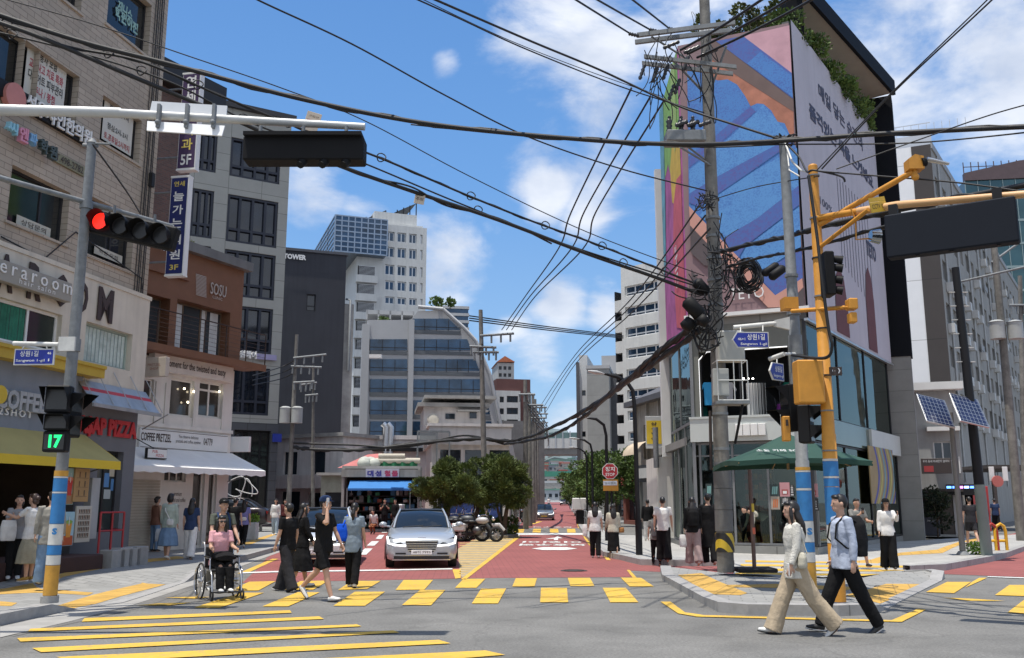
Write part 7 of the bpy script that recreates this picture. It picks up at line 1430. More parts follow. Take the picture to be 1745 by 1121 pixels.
t=thing('camera_sign','small yellow CCTV plate hung on the orange arm','sign',D(1497,350,13.5));f_=fr_at(D(1497,350,13.45),25)@Matrix.Rotation(R(-14),4,'Y');mb=MB();mb.box(-.17,.17,-.005,.015,-.1,.06,0,.004);mb.box(-.17,.17,0,.01,.065,.13,0);obj('plate',mb,mat('sign_yellow',(.62,.40,.04),.5),t,f_);text('lettering','CCTV',M_ink,t,f_@Matrix.Translation((-.06,-.008,-.01)),.07,.17);text('lettering','촬영중',M_ink,t,f_@Matrix.Translation((.1,-.008,-.01)),.06,.1)
t=thing('mirror_lamp','boxy clear lamp on a thin orange hook below the mast arm','lamp',D(1490,402,13.9));mb=MB();c=D(1491,402,13.9);mb.tube([c+Vector((-.07,0,0)),c+Vector((.07,0,-.01))],[.09,.12],10);obj('shade',mb,mat('mirror_metal',(.35,.37,.38),.1,.9),t,I4)
t=thing('arrow_plate','small dark plate with a white arrow fixed right of the orange pole','sign',D(1424,632,14.2));c=D(1424,632,14.25);mb=MB();mb.box(c.x-.1,c.x+.09,14.22,14.26,c.z-.07,c.z+.06,0,.004);obj('plate',mb,M_dbrown,t,I4);text('lettering','›',M_wl,t,fr_at(Vector((c.x+.04,14.215,c.z))),.08,.04,bold=.03);text('lettering','1-',M_wl,t,fr_at(Vector((c.x-.04,14.215,c.z))),.025,.05)
# --- other utility poles in the distance
def far_pole(label,px0,Y_,px1,py1,arms=(),cans=0,r=.16,z0=.1,name='utility_pole',m=None):
 a=Vector((Xof(px0,Y_),Y_,z0));b_=D(px1,py1,Y_);t=thing(name,label,'utility pole',a);mb=MB();mb.tube([a,b_],[r,r*.65],10);obj('pole',mb,m or M_pole,t,I4)
 for(py,x0,x1,tl)in arms:
  A=D(x0,py+tl,Y_-.15);B=D(x1,py,Y_-.1);mb=MB();mb.tube([A,B],.07,4);n=3
  for i in range(4):c=A.lerp(B,(i+.2)/3.6);mb.tube([c,c+Vector((0,0,-.45))],.06,5)
  obj('crossarm',mb,M_steel,t,I4)
 for i in range(cans):c=D(px0-6+i*20,708,Y_-.4);mb=MB();mb.tube([c+Vector((0,0,-.45)),c+Vector((0,0,.45))],.34,12);mb.tube([c+Vector((0,0,.45)),c+Vector((0,0,.55))],[.36,.2],12);obj('transformer',mb,mat('transformer_grey',(.36,.37,.36),.5),t,I4)
 return a,b_
far_pole('leaning utility pole with two transformer cans in front of the charcoal tower',492,56,506,570,((604,500,556,6),(626,496,548,-2),(650,500,536,2)),2)
far_pole('slim utility pole just right of the pole with transformer cans',535,58,534,622,((652,512,540,4),(672,520,542,2)),0,.13)
far_pole('utility pole rising in front of the slanted office behind the pines',828,50,819,528,((568,818,876,4),(592,800,846,-2),(600,806,850,0)),0,.17)
for i,(x,Y_,yt,ar)in enumerate(((896,56,648,((672,884,912,0),)),(903,63,668,((690,895,926,0),)),(909,72,672,((694,900,932,0),(712,902,930,0))),(913,84,680,((705,903,934,0),)),(917,100,700,((720,908,934,0),)),(920,120,715,((730,912,934,0),)))):
 far_pole(('nearest','second','third','fourth','fifth','farthest')[i]+' concrete utility pole in the row along the left of the lane',x,Y_,x-1,yt,ar,0,.17)
# right side street poles
a,b_=pole_pts(1741,921,1694,420,.15);t=thing('utility_pole','concrete utility pole with two transformer cans at the right edge','utility pole',a);mb=MB();mb.tube([a,b_],[.19,.13],14);obj('pole',mb,M_pole,t,I4)
for x in(1699,1730):c=D(x,562,a.y-.3);mb=MB();mb.tube([c+Vector((0,0,-.38)),c+Vector((0,0,.32))],.3,14);mb.tube([c+Vector((0,0,.32)),c+Vector((0,0,.4))],[.33,.2],14);obj('transformer',mb,MATS['transformer_grey'],t,I4)
mb=MB();mb.tube([D(1636,480,a.y),D(1745,455,a.y-1)],.05,5);mb.tube([D(1690,447,a.y),D(1735,415,a.y)],.05,5);obj('crossarm',mb,M_steel,t,I4)
far_pole('second concrete utility pole behind the transformer cans at the right edge',1742,46,1738,470,((520,1720,1760,0),),0,.16)
# black street lamps along the right pavement
def street_lamp(label,pb,Y_,pts,hd):
 a=Vector((Xof(pb,Y_),Y_,.15));t=thing('street_lamp',label,'street lamp',a,'black curved street lamps along the right pavement');q=[a]+[D(x,y,Y_)for x,y in pts];mb=MB();mb.tube([a,a+Vector((0,0,1.0))],.1,12);mb.tube(q,[.075]+[.06]*(len(q)-2)+[.035],10);obj('post',mb,M_black,t,I4)
 mb=MB();A=D(*hd[0],Y_);B=D(*hd[1],Y_);mb.tube([A,A.lerp(B,.5),B],[.04,.14,.06],10,sy=.45);obj('lamp_head',mb,mat('lamp_grey',(.4,.4,.4),.4),t,I4)
street_lamp('nearest black curved street lamp on the right pavement',1087,27.8,[(1081,690),(1078,665),(1068,650),(1052,642),(1030,637)],((1030,637),(1002,632)))
street_lamp('second black curved street lamp, beside the stop sign',1034,38,[(1033,742),(1029,724),(1016,714),(1000,712)],((1003,712),(979,709)))
street_lamp('third black curved street lamp down the right pavement',1010,52,[(1009,770),(1006,757),(996,750),(986,748)],((988,748),(970,746)))
street_lamp('farthest black curved street lamp, in front of the trees',1000,64,[(1000,782),(997,771),(989,765),(982,763)],((984,763),(970,762)))
# stop sign
a=G(1034,938,.15);a=Vector((Xof(1039,35),35,.15));t=thing('stop_sign','red octagonal stop sign with a small white plate below it','sign',a);mb=MB();c=D(1039,803,35);mb.tube([Vector((c.x+.05,35,.15)),Vector((c.x+.05,35,c.z+.2))],.04,8);obj('post',mb,M_black,t,I4)
mb=MB();mb.slab([(.31*math.cos(R(22.5+45*i)),.31*math.sin(R(22.5+45*i)))for i in range(8)],0,.02);f_=fr_at(Vector((c.x,34.9,c.z)));o=obj('rim',mb,M_wl,t,f_);mb=MB();mb.slab([(.285*math.cos(R(22.5+45*i)),.285*math.sin(R(22.5+45*i)))for i in range(8)],-.006,-.002);obj('face',mb,mat('stop_red',(.42,.02,.03),.5),t,f_)
text('lettering','정지',M_wl,t,f_@Matrix.Translation((0,-.01,.08)),.17,.36,bold=.03);text('lettering','STOP',M_wl,t,f_@Matrix.Translation((0,-.01,-.12)),.12,.34,bold=.02)
mb=MB();mb.box(-.26,.26,0,.02,-.52,-.36,0,.004);obj('lower_plate',mb,mat('plate_pale',(.5,.55,.62),.5),t,f_);text('lettering','일시정지',M_ink,t,f_@Matrix.Translation((0,-.008,-.44)),.08,.42);mb=MB();mb.box(-.26,.3,.03,.05,-.72,-.3,0);obj('orange_plate',mb,mat('plate_orange',(.6,.28,.03),.5),t,f_)
# yellow shop banner sign
t=thing('hanging_sign','yellow vertical shop sign with black Korean letters left of the glass corner','sign',D(1114,738,40));A=D(1101,764,40);B=D(1128,709,40);f_=fr_at(Vector(((A.x+B.x)/2,40,(A.z+B.z)/2)),-4);w_=B.x-A.x;h_=B.z-A.z
mb=MB();mb.box(-w_/2,w_/2,0,.12,-h_/2,h_/2,0,.01);obj('case',mb,mat('sign_pale',(.45,.47,.47),.5),t,f_);mb=MB();mb.box(-w_*.44,w_*.44,-.012,-.002,-h_*.36,h_*.36);obj('face',mb,mat('sign_gold',(.62,.44,.03),.5),t,f_)
for i,ch in enumerate('삼성형어'):text('lettering',ch,M_ink,t,f_@Matrix.Translation((0,-.016,h_*(.26-.155*i))),h_*.1,w_*.36,bold=.03)
mb=MB();mb.tube([(w_*.3,.06,h_*.3),(w_*1.2,.6,h_*.3)],.02,5);mb.tube([(w_*.3,.06,-h_*.3),(w_*1.2,.6,-h_*.3)],.02,5);obj('bracket',mb,M_steel,t,f_)
# umbrella
pc=D(1337,780,18.3);zb_=D(1346,793,18.3).z;ap=D(1325,750,18.3).z;um=thing('parasol','dark green square parasol with white lettering beside the banded poles','parasol',G(1285,975,.15))
hw=1.22;C0=Vector((pc.x,18.1,ap+.12));cr_=[Vector((C0.x+sx*hw,C0.y+sy*hw*.9,zb_+(.03 if sy<0 else 0)))for sx,sy in((-1,-1),(1,-1),(1,1),(-1,1))]
mb=MB();pts_=[]
for i in range(4):
 A=cr_[i];B=cr_[(i+1)%4];n=6
 for j in range(n):t_=j/n;p=A.lerp(B,t_);p.z+=.16*math.sin(math.pi*t_)*.35;pts_.append(p)
mid=[C0.lerp(p,.5)+Vector((0,0,-.03))for p in pts_];m_=len(pts_)
mb.add([C0]+mid+pts_+[p-Vector((0,0,.09))for p in pts_],[(0,1+i,1+(i+1)%m_)for i in range(m_)]+[(1+i,1+m_+i,1+m_+(i+1)%m_,1+(i+1)%m_)for i in range(m_)]+[(1+m_+i,1+2*m_+i,1+2*m_+(i+1)%m_,1+m_+(i+1)%m_)for i in range(m_)])
obj('canopy',mb,mat('green_canvas',(.015,.06,.042),.75,var=.08),um,I4)
mb=MB()
for p in cr_+[cr_[i].lerp(cr_[(i+1)%4],.5)for i in range(4)]:mb.tube([C0-Vector((0,0,.12)),p-Vector((0,0,.04))],.012,5);mb.tube([C0-Vector((0,0,.55)),C0.lerp(p,.5)-Vector((0,0,.1))],.01,4)
mb.tube([C0+Vector((0,0,.12)),C0-Vector((0,0,.7))],.025,8);obj('ribs',mb,mat('wood_rib',(.3,.2,.1),.6),um,I4)
ft=G(1286,975,.15);tp=D(1277,792,ft.y);mb=MB();mb.tube([ft,tp],.045,10);mb.tube([tp,C0-Vector((0,0,.5))],.03,8);obj('pole',mb,mat('brown_pole',(.10,.06,.05),.5),um,I4)
mb=MB();mb.box(ft.x-.42,ft.x+.42,ft.y-.35,ft.y+.35,.16,.25,0,.02);obj('base_plate',mb,M_black,um,I4);mb=MB();mb.tube([D(1282,872,ft.y),D(1281,858,ft.y)],.05,10);obj('yellow_ring',mb,mat('ring_yellow',(.5,.35,.03),.5),um,I4);mb=MB();mb.tube([D(1284,910,ft.y),D(1283,899,ft.y)],.05,10);obj('red_ring',mb,mat('ring_red',(.5,.1,.05),.5),um,I4)
e=(cr_[0]+cr_[1])/2;sl_=math.atan2(C0.z-e.z,C0.y-e.y);f_=Matrix.Translation(e.lerp(C0,.22)+Vector((-.35,-.0,.075)))@Matrix.Rotation(sl_-math.pi/2,4,'X');text('lettering','소울 카페 SOUL',M_wl,um,f_,.1,.95)
# solar lamp post and dark solar pole
def solar(t,f_,w_=.62,h_=.72,name='solar_panel'):
 mb=MB();mb.box(-w_/2,w_/2,-.02,.03,-h_/2,h_/2,0,.004);o=obj(name,mb,M_alu,t,f_);mb=MB();mb.box(-w_/2+.03,w_/2-.03,-.028,-.021,-h_/2+.03,h_/2-.03);obj('cells',mb,tilemat('solar_cells',(.012,.018,.05),(.014,.02,.06),(.25,.28,.33),.125,.16,.006,off=0,bump=0,rough=.25),o,f_)
a,b_=pole_pts(1641,945,1620,703,.15);t=thing('lamp_post','slim grey post with a tilted solar panel on its left, near the right kerb','post',a);mb=MB();mb.tube([a,b_],[.085,.07],14);obj('post',mb,mat('post_grey',(.16,.155,.145),.6),t,I4);mb=MB();mb.tube([a,a+Vector((0,0,.1))],[.19,.12],14);obj('base',mb,M_steel,t,I4)
c=D(1594,700,a.y-.2);mb=MB();mb.tube([c,b_+Vector((0,0,-.1))],.03,6);obj('arm',mb,M_black,t,I4);solar(t,Matrix.Translation(c)@Matrix.Rotation(R(8),4,'Z')@Matrix.Rotation(R(12),4,'Y')@Matrix.Rotation(R(-38),4,'X'),.92,1.15)
a,b_=pole_pts(1682,946,1628,456,.15);t=thing('solar_pole','thick dark pole with step rungs and a tilted solar panel, lower end painted grey green','post',a);mb=MB();mb.tube([a,a.lerp(b_,.22),b_],[.15,.14,.11],14);obj('post',mb,M_black,t,I4);mb=MB();mb.tube([a,a.lerp(b_,.235)],[.158,.15],14);obj('painted_foot',mb,mat('grey_green_paint',(.17,.21,.19),.6),t,I4)
mb=MB()
for i in range(6):c=a.lerp(b_,.66+.05*i);mb.box(c.x-.28,c.x+.28,c.y-.03,c.y+.03,c.z-.012,c.z+.012)
obj('step_rung',mb,M_bw,t,I4);c=D(1651,699,a.y-.4);solar(t,Matrix.Translation(c)@Matrix.Rotation(R(8),4,'Z')@Matrix.Rotation(R(12),4,'Y')@Matrix.Rotation(R(-38),4,'X'),.92,1.15);mb=MB();mb.tube([c,a.lerp(b_,.5)],.03,6);obj('arm',mb,M_black,t,I4)
t=thing('pole_fender','red and yellow tubular fender beside the dark solar pole','fender',G(1695,938,.15));c=G(1695,938,.15)
for k_ in(0,1):
 mb=MB();x=c.x-.22+k_*.28;mb.tube([(x,c.y,.15),(x,c.y,.75),(x+.06,c.y,.9),(x+.2,c.y,.98),(x+.3,c.y,.9),(x+.34,c.y,.75),(x+.34,c.y,.15)],.05,9);obj('hoop',mb,mat('fender_red',(.35,.03,.02),.4)if k_==0 else mat('fender_yellow',(.65,.36,.02),.4),t,I4)
mb=MB();mb.tube([(c.x-.2,c.y,.45),(c.x+.35,c.y,.45)],.045,8);obj('rail',mb,MATS['fender_yellow'],t,I4)
t=thing('round_sign','round pinkish red sign between two white panels over the right street','sign',D(1699,820,40));c=D(1699,820,40);mb=MB();mb.tube([c,c+Vector((0,-.08,0))],.24,20);obj('disc',mb,mat('disc_red',(.5,.14,.12),.5),t,I4)
for x in(1689,1712):mb=MB();c=D(x,808,40.2);mb.box(c.x-.1,c.x+.12,40.15,40.2,c.z-.28,c.z+.32,0,.01);obj('side_panel',mb,M_white,t,I4)
mb=MB();A=D(1612,845,38);
t=thing('trash_bin','dark navy wheeled bin beside the concrete pillar','bin',G(1590,914,.15));c=G(1590,914,.15);mb=MB();mb.box(c.x-.38,c.x+.36,c.y,c.y+.6,.17,1.05,0,.04);obj('body',mb,mat('navy_bin',(.012,.014,.03),.5),t,I4);mb=MB();mb.box(c.x-.4,c.x+.38,c.y-.03,c.y+.63,1.05,1.13,0,.03);obj('lid',mb,MATS['navy_bin'],t,I4);text('lettering','DORMITORY',M_wl,t,fr_at(Vector((c.x,c.y-.005,.85))),.06,.4)
t=thing('traffic_cone','orange traffic cone by the grey shutter','cone',G(1630,900,.15));c=G(1630,900,.15);mb=MB();mb.tube([c+Vector((0,0,.04)),c+Vector((0,0,.9))],[.2,.04],14);mb.box(c.x-.25,c.x+.25,c.y-.25,c.y+.25,.16,.2);obj('cone',mb,mat('cone_orange',(.6,.08,.03),.5),t,I4);mb=MB();mb.tube([c+Vector((0,0,.4)),c+Vector((0,0,.58))],[.135,.1],14);obj('reflective_band',mb,M_white,t,I4)
# cream umbrella folded, box, white bin along the right kerb far away; pavement clutter left
t=thing('delivery_box_stand','white delivery box on a black stand at the right kerb of the lane','box',G(988,893,.15));c=G(988,893,.15);mb=MB();mb.box(c.x-.5,c.x+.5,c.y-.4,c.y+.4,1.15,1.95,0,.04);obj('box',mb,M_white,t,I4);mb=MB();mb.box(c.x-.25,c.x+.35,c.y-.3,c.y+.3,.15,1.12,0,.05);obj('stand',mb,M_black,t,I4)
for i in range(7):mb=MB();Y_=58+i*5;c=Vector((Xof(990,58)+.35+i*.27,Y_,.15));mb.tube([c,c+Vector((0,0,.95))],.06,8);mb.tube([c+Vector((0,0,.95)),c+Vector((.27,5,.95))],.035,6);mb.tube([c+Vector((0,0,.5)),c+Vector((.27,5,.5))],.03,6);tag(obj('kerb_railing',mb,M_steel),'pale steel railing section along the right kerb far down the lane','railing','railing sections along the right kerb')
t=thing('pavement_bollard','short pale bollard beside the black sedan','bollard',G(441,905,.15));c=G(444,905,.15);mb=MB();mb.tube([c,c+Vector((0,0,.8))],.08,10);obj('post',mb,M_bw,t,I4)
for i,(x,y,lab)in enumerate(((370,930,'white planter tub outside the pretzel shop, behind the wheelchair pusher'),(425,920,'tall pale planter tub by the black sedan'))):c=G(x,y,.15);t=thing('planter',lab,'planter',c);mb=MB();mb.box(c.x-.3,c.x+.3,c.y-.25,c.y+.25,.15,.85,0,.03);obj('tub',mb,M_bw,t,I4);mb=crown([(0,0,.95,.25),(.15,0,1.0,.2),(-.15,0,.95,.2)],300,.1,random.Random(i));obj('plant',mb,L_bush,t,Matrix.Translation((c.x,c.y,0)))
# ================================================================ OVERHEAD WIRES
def wire(label,pts,r=.012,sag=0,name='overhead_wire',group=None,rings=0,tw=0,spans=10):
 """cable through waypoints given as (px, py, distance)"""
 P=[D(*p)for p in pts];q=[];r*=1.3
 for i in range(len(P)-1):
  p0=P[max(i-1,0)];p1=P[i];p2=P[i+1];p3=P[min(i+2,len(P)-1)]
  for j in range(spans):
   t=j/spans;t2=t*t;t3=t2*t;q.append(.5*((2*p1)+(-p0+p2)*t+(2*p0-5*p1+4*p2-p3)*t2+(-p0+3*p1-3*p2+p3)*t3)+Vector((0,0,-sag*4*t*(1-t))))
 q.append(P[-1]);mb=MB();mb.tube(q,r,6)
 if tw:
  for k_ in range(tw):mb.tube([p+Vector((.7*r*math.cos(i*.9+k_*2.1),.0,r*1.1*math.sin(i*.9+k_*2.1)))for i,p in enumerate(q)],r*.55,5)
 t=thing(name,label,'cable',q[0],group);obj('strand',mb,M_cable,t,I4)
 for k_ in range(rings):
  i=int((k_+.5)/rings*(len(q)-1));c=q[i];R1=.085;mb=MB();mb.tube([c+Vector((R1*math.cos(a),.03*math.sin(a*2),R1*math.sin(a)+.02))for a in[j*math.pi/6 for j in range(13)]],.012,5);obj('cable_ring',mb,M_cable,t,I4)
wire('thick black cable from the top left across the picture to the corner pole head',[(-60,5,14),(130,68,14.5),(300,112,15),(520,170,15.5),(740,212,15.8),(1000,238,15.8),(1180,246,15.7),(1330,240,15.6),(1500,228,14.8),(1800,213,13)],.032,tw=1)
wire('thin wire just below the long thick cable',[(700,212,16),(900,232,16),(1180,250,16),(1335,246,15.6),(1560,243,14.6),(1800,220,13)],.01)
wire('ringed cable bundle from the left edge down to the utility pole',[(-60,12,14),(100,75,14.5),(240,105,15),(380,165,15.6),(520,222,16.4),(650,270,17),(790,330,18),(910,378,18.7),(1000,410,19.2),(1090,445,19.7),(1190,485,20)],.017,rings=9,tw=1)
wire('thickest sagging black cable below the ringed bundle',[(-60,20,14),(60,60,14.3),(230,132,15),(380,195,15.6),(560,275,16.5),(700,325,17.4),(850,375,18.3),(1000,432,19.2),(1110,470,19.7),(1195,502,20)],.03)
wire('second ringed cable crossing the black message board',[(-60,42,14.2),(120,85,14.8),(290,140,15.3),(430,210,16),(600,270,17),(780,345,18),(960,415,19),(1195,490,20)],.013,rings=6)
wire('thin wire from the top left along the ringed cables',[(-60,-20,14),(150,38,14.6),(320,95,15.2),(480,150,16),(620,205,16.8),(800,300,18),(1000,395,19.2),(1200,470,20)],.008)
wire('slack drop wire looping under the ringed bundle',[(560,275,16.5),(620,300,17),(700,318,17.3),(760,350,17.8),(850,372,18.3),(940,415,19)],.014)
wire('long thin wire from the top edge left of centre down to the utility pole',[(380,-35,13),(440,0,13.5),(600,75,15),(760,163,16.8),(900,233,18.2),(1060,288,19.2),(1205,325,20)],.012)
wire('thin wire from the top centre down to the lower crossarm',[(700,-6,14),(780,30,15),(900,85,17),(1065,150,19.5),(1200,192,20)],.011)
wire('thicker wire from the top centre past the pole to the corner pole',[(725,-8,14),(900,68,16),(1020,118,17),(1150,178,16.8),(1260,215,16),(1332,238,15.6)],.016)
wire('faint wire from upper centre to the pole',[(715,-4,14),(860,65,16.5),(1000,120,18.5),(1130,165,20)],.006)
for i,(x0,y0,x1,y1)in enumerate(((960,-14,1072,56),(995,-14,1107,50),(1055,-18,1140,48))):wire(('left','middle','right')[i]+' wire of the three arriving at the upper crossarm from the top edge',[(x0-60,y0-40,14),(x0,y0,16),(x1,y1,20.4)],.016)
for i,(x0,y0,x1,y1)in enumerate(((1160,85,1300,-2),(1172,92,1345,-2),(1188,98,1385,-2))):wire(('upper','middle','lower')[i]+' thick wire leaving the crossarm towards the top right',[(x0,y0,20),(((x0+x1)/2),(y0+y1)/2+3,18),(x1,y1,16),(x1+90,y1-60,14)],.022)
for i,(x0,y0,xm,x1)in enumerate(((1076,150,952,855),(1108,165,974,863),(1131,172,994,872))):wire(('left','middle','right')[i]+' wire of the three slanting from the crossarm down to the far pole',[(x0,y0,20.4),(xm+22,360,28),(xm,423,32),(x1+40,505,42),(x1,562,50)],.02)
for i,(x0,x1)in enumerate(((1195,922),(1202,925),(1210,930))):wire(('upper','middle','lower')[i]+' thin wire of the three running from the pole to the lane poles',[(x0,345+i*22,20),(1075,510+i*12,35),(980,605+i*8,55),(x1,690+i*6,80)],.018)
wire('upper heavy cable bundle sweeping from the pole down over the lane',[(1190,548,20),(1120,603,22),(1069,647,25),(994,701,34),(909,742,52),(869,752,58)],.05,tw=2)
wire('lower heavy cable bundle sweeping from the pole down over the lane',[(1195,562,20),(1110,622,22.5),(1038,674,28),(984,718,36),(930,745,46),(860,757,56)],.045,tw=2)
wire('cable bundle drooping in front of the white workshop',[(869,752,58),(800,748,57),(700,757,56),(620,766,56),(540,766,56),(500,762,56)],.07,tw=2)
wire('second cable drooping in front of the white workshop',[(860,757,58),(790,742,57),(690,762,56),(600,758,56),(500,755,56)],.05)
wire('upper thick cable leaving the pole to the right behind the corner pole',[(1222,430,20),(1280,416,18.5),(1345,402,16.8),(1400,386,15.5),(1500,364,14.5),(1620,340,13.5),(1800,305,12)],.034,tw=1)
wire('lower thick cable leaving the pole to the right under the mast arm',[(1238,455,20),(1300,438,18.5),(1345,430,16.8),(1410,414,15.5),(1500,388,14.5),(1620,357,13.5),(1800,318,12)],.022,tw=1)
wire('thin wire crossing the grey banner down to the orange pole',[(1760,-70,11),(1690,0,12),(1520,160,13.5),(1400,288,14.3)],.01);wire('second thin wire beside it down to the orange pole',[(1748,-70,11),(1680,2,12),(1512,165,13.5),(1392,290,14.3)],.008)
wire('thin wire rising from the orange pole to the right edge',[(1425,288,14.3),(1560,240,14),(1690,195,13),(1800,165,12)],.008)
wire('thin wire from the orange pole running right and slightly down',[(1400,292,14.4),(1500,300,14),(1640,312,13),(1800,335,12)],.01);wire('looping service wire between the corner pole and orange pole heads',[(1340,245,15.6),(1362,268,15.3),(1375,292,14.8),(1388,290,14.5),(1432,300,14.3),(1440,310,14.3)],.014)
wire('black cable running down the front of the orange pole',[(1378,300,14.2),(1392,400,14.15),(1400,470,14.1),(1412,560,14.1),(1418,590,14.1),(1405,610,14.3),(1350,605,15.2)],.02)
wire('thin wire across the banner between the utility pole and orange pole',[(1215,340,20),(1290,318,18),(1395,300,14.5)],.008);wire('wire from the left signal pole head up to the tiled wall',[(158,246,14.1),(215,325,16),(238,362,18)],.012)
for i in range(3):wire('thin wire of the set crossing the sky from the far pole to the white flats',[(800,538+i*4,52),(930,556+i*3,60),(1062,572+i*2,72)],.03,group='thin wires between the far pole and the white flats')
for i in range(5):wire('thin wire between the lane poles far down the street',[(896+i*3,680+i*9,60),(925+i*2,712+i*8,85),(934,728+i*8,110)],.03,group='thin wires between the lane poles')
for i in range(3):wire('wire linking the left far poles over the old house',[(506,612+i*10,56),(480,625+i*10,57),(430,640+i*8,52)],.025,group='wires between the left far poles')
t=thing('hanging_notice','small cream sign hung on the wires by the message board','sign',D(532,208,15.6));f_=fr_at(D(532,207,15.6),10)@Matrix.Rotation(R(14),4,'Y');mb=MB();mb.box(-.13,.13,0,.015,-.18,.18,0,.003);obj('plate',mb,mat('cream_plate',(.55,.47,.38),.6),t,f_);text('lettering','주의',M_redl,t,f_@Matrix.Translation((0,-.006,-.02)),.1,.2,bold=.03);text('lettering','고압선',M_ink,t,f_@Matrix.Translation((0,-.006,.1)),.04,.18)
t=thing('hanging_notice','tiny pale sign hung on the wires above the white tower','sign',D(715,340,17.4));f_=fr_at(D(715,339,17.5),5)@Matrix.Rotation(R(10),4,'Y');mb=MB();mb.box(-.1,.1,0,.015,-.1,.1,0,.003);obj('plate',mb,MATS['cream_plate'],t,f_);text('lettering','주의',M_ink,t,f_@Matrix.Translation((0,-.006,0)),.07,.14)
t=thing('wire_marker','small white tag on the wires under the far pole wires','tag',D(768,606,52));mb=MB();c=D(640,607,52);mb.box(c.x-.35,c.x+.35,51.9,52.1,c.z-.1,c.z+.1);obj('tag',mb,M_white,t,I4)
# ================================================================ VEHICLES
def paint(name,c,metal=.35):return mat(name,c,.28,metal,var=.03,coat=.7)
M_win=glass('car_glass',(.012,.016,.02),.03,.1,var=.1);M_lens=mat('lamp_lens',(.06,.065,.07),.08,.4,var=.3,scale=12);M_drl=mat('lamp_white',(.85,.88,.9),.2,emis=(1,1,1),stre=.8);M_trim=mat('black_trim',(.012,.012,.013),.5)
def wheel(t,x,y,r,w_=.22,fr=None,side=1):
 mb=MB();n=22;q=[]
 for yy,rr in((-w_/2,r*.80),(-w_/2,r*.93),(-w_*.36,r),(w_*.36,r),(w_/2,r*.93),(w_/2,r*.80)):q.append([(x+yy,y+rr*math.cos(2*math.pi*i/n),r+rr*math.sin(2*math.pi*i/n))for i in range(n)])
 mb.loft(q);o=obj('wheel',mb,M_rub,t,fr);mb=MB();xs=x+side*w_*.47
 for k_ in range(10):
  a=2*math.pi*k_/10;d=Vector((0,math.cos(a),math.sin(a)));e=Vector((0,-math.sin(a),math.cos(a)));c=Vector((xs,y,r));mb.add([c+d*r*.12+e*r*.05,c+d*r*.12-e*r*.05,c+d*r*.74-e*r*.08,c+d*r*.74+e*r*.08],[(0,1,2,3),(3,2,1,0)])
 mb.tube([(xs+.01*side,y,r),(xs-.03*side,y,r)],r*.16,12)
 q=[[(xs,y+rr*math.cos(2*math.pi*i/n),r+rr*math.sin(2*math.pi*i/n))for i in range(n)]for rr in(r*.70,r*.80)];mb.loft(q,caps=False);obj('rim',mb,M_alu,o,fr);mb=MB();mb.tube([(xs-.02*side,y,r),(xs-.05*side,y,r)],r*.74,20);obj('brake_disc',mb,M_dark,o,fr)
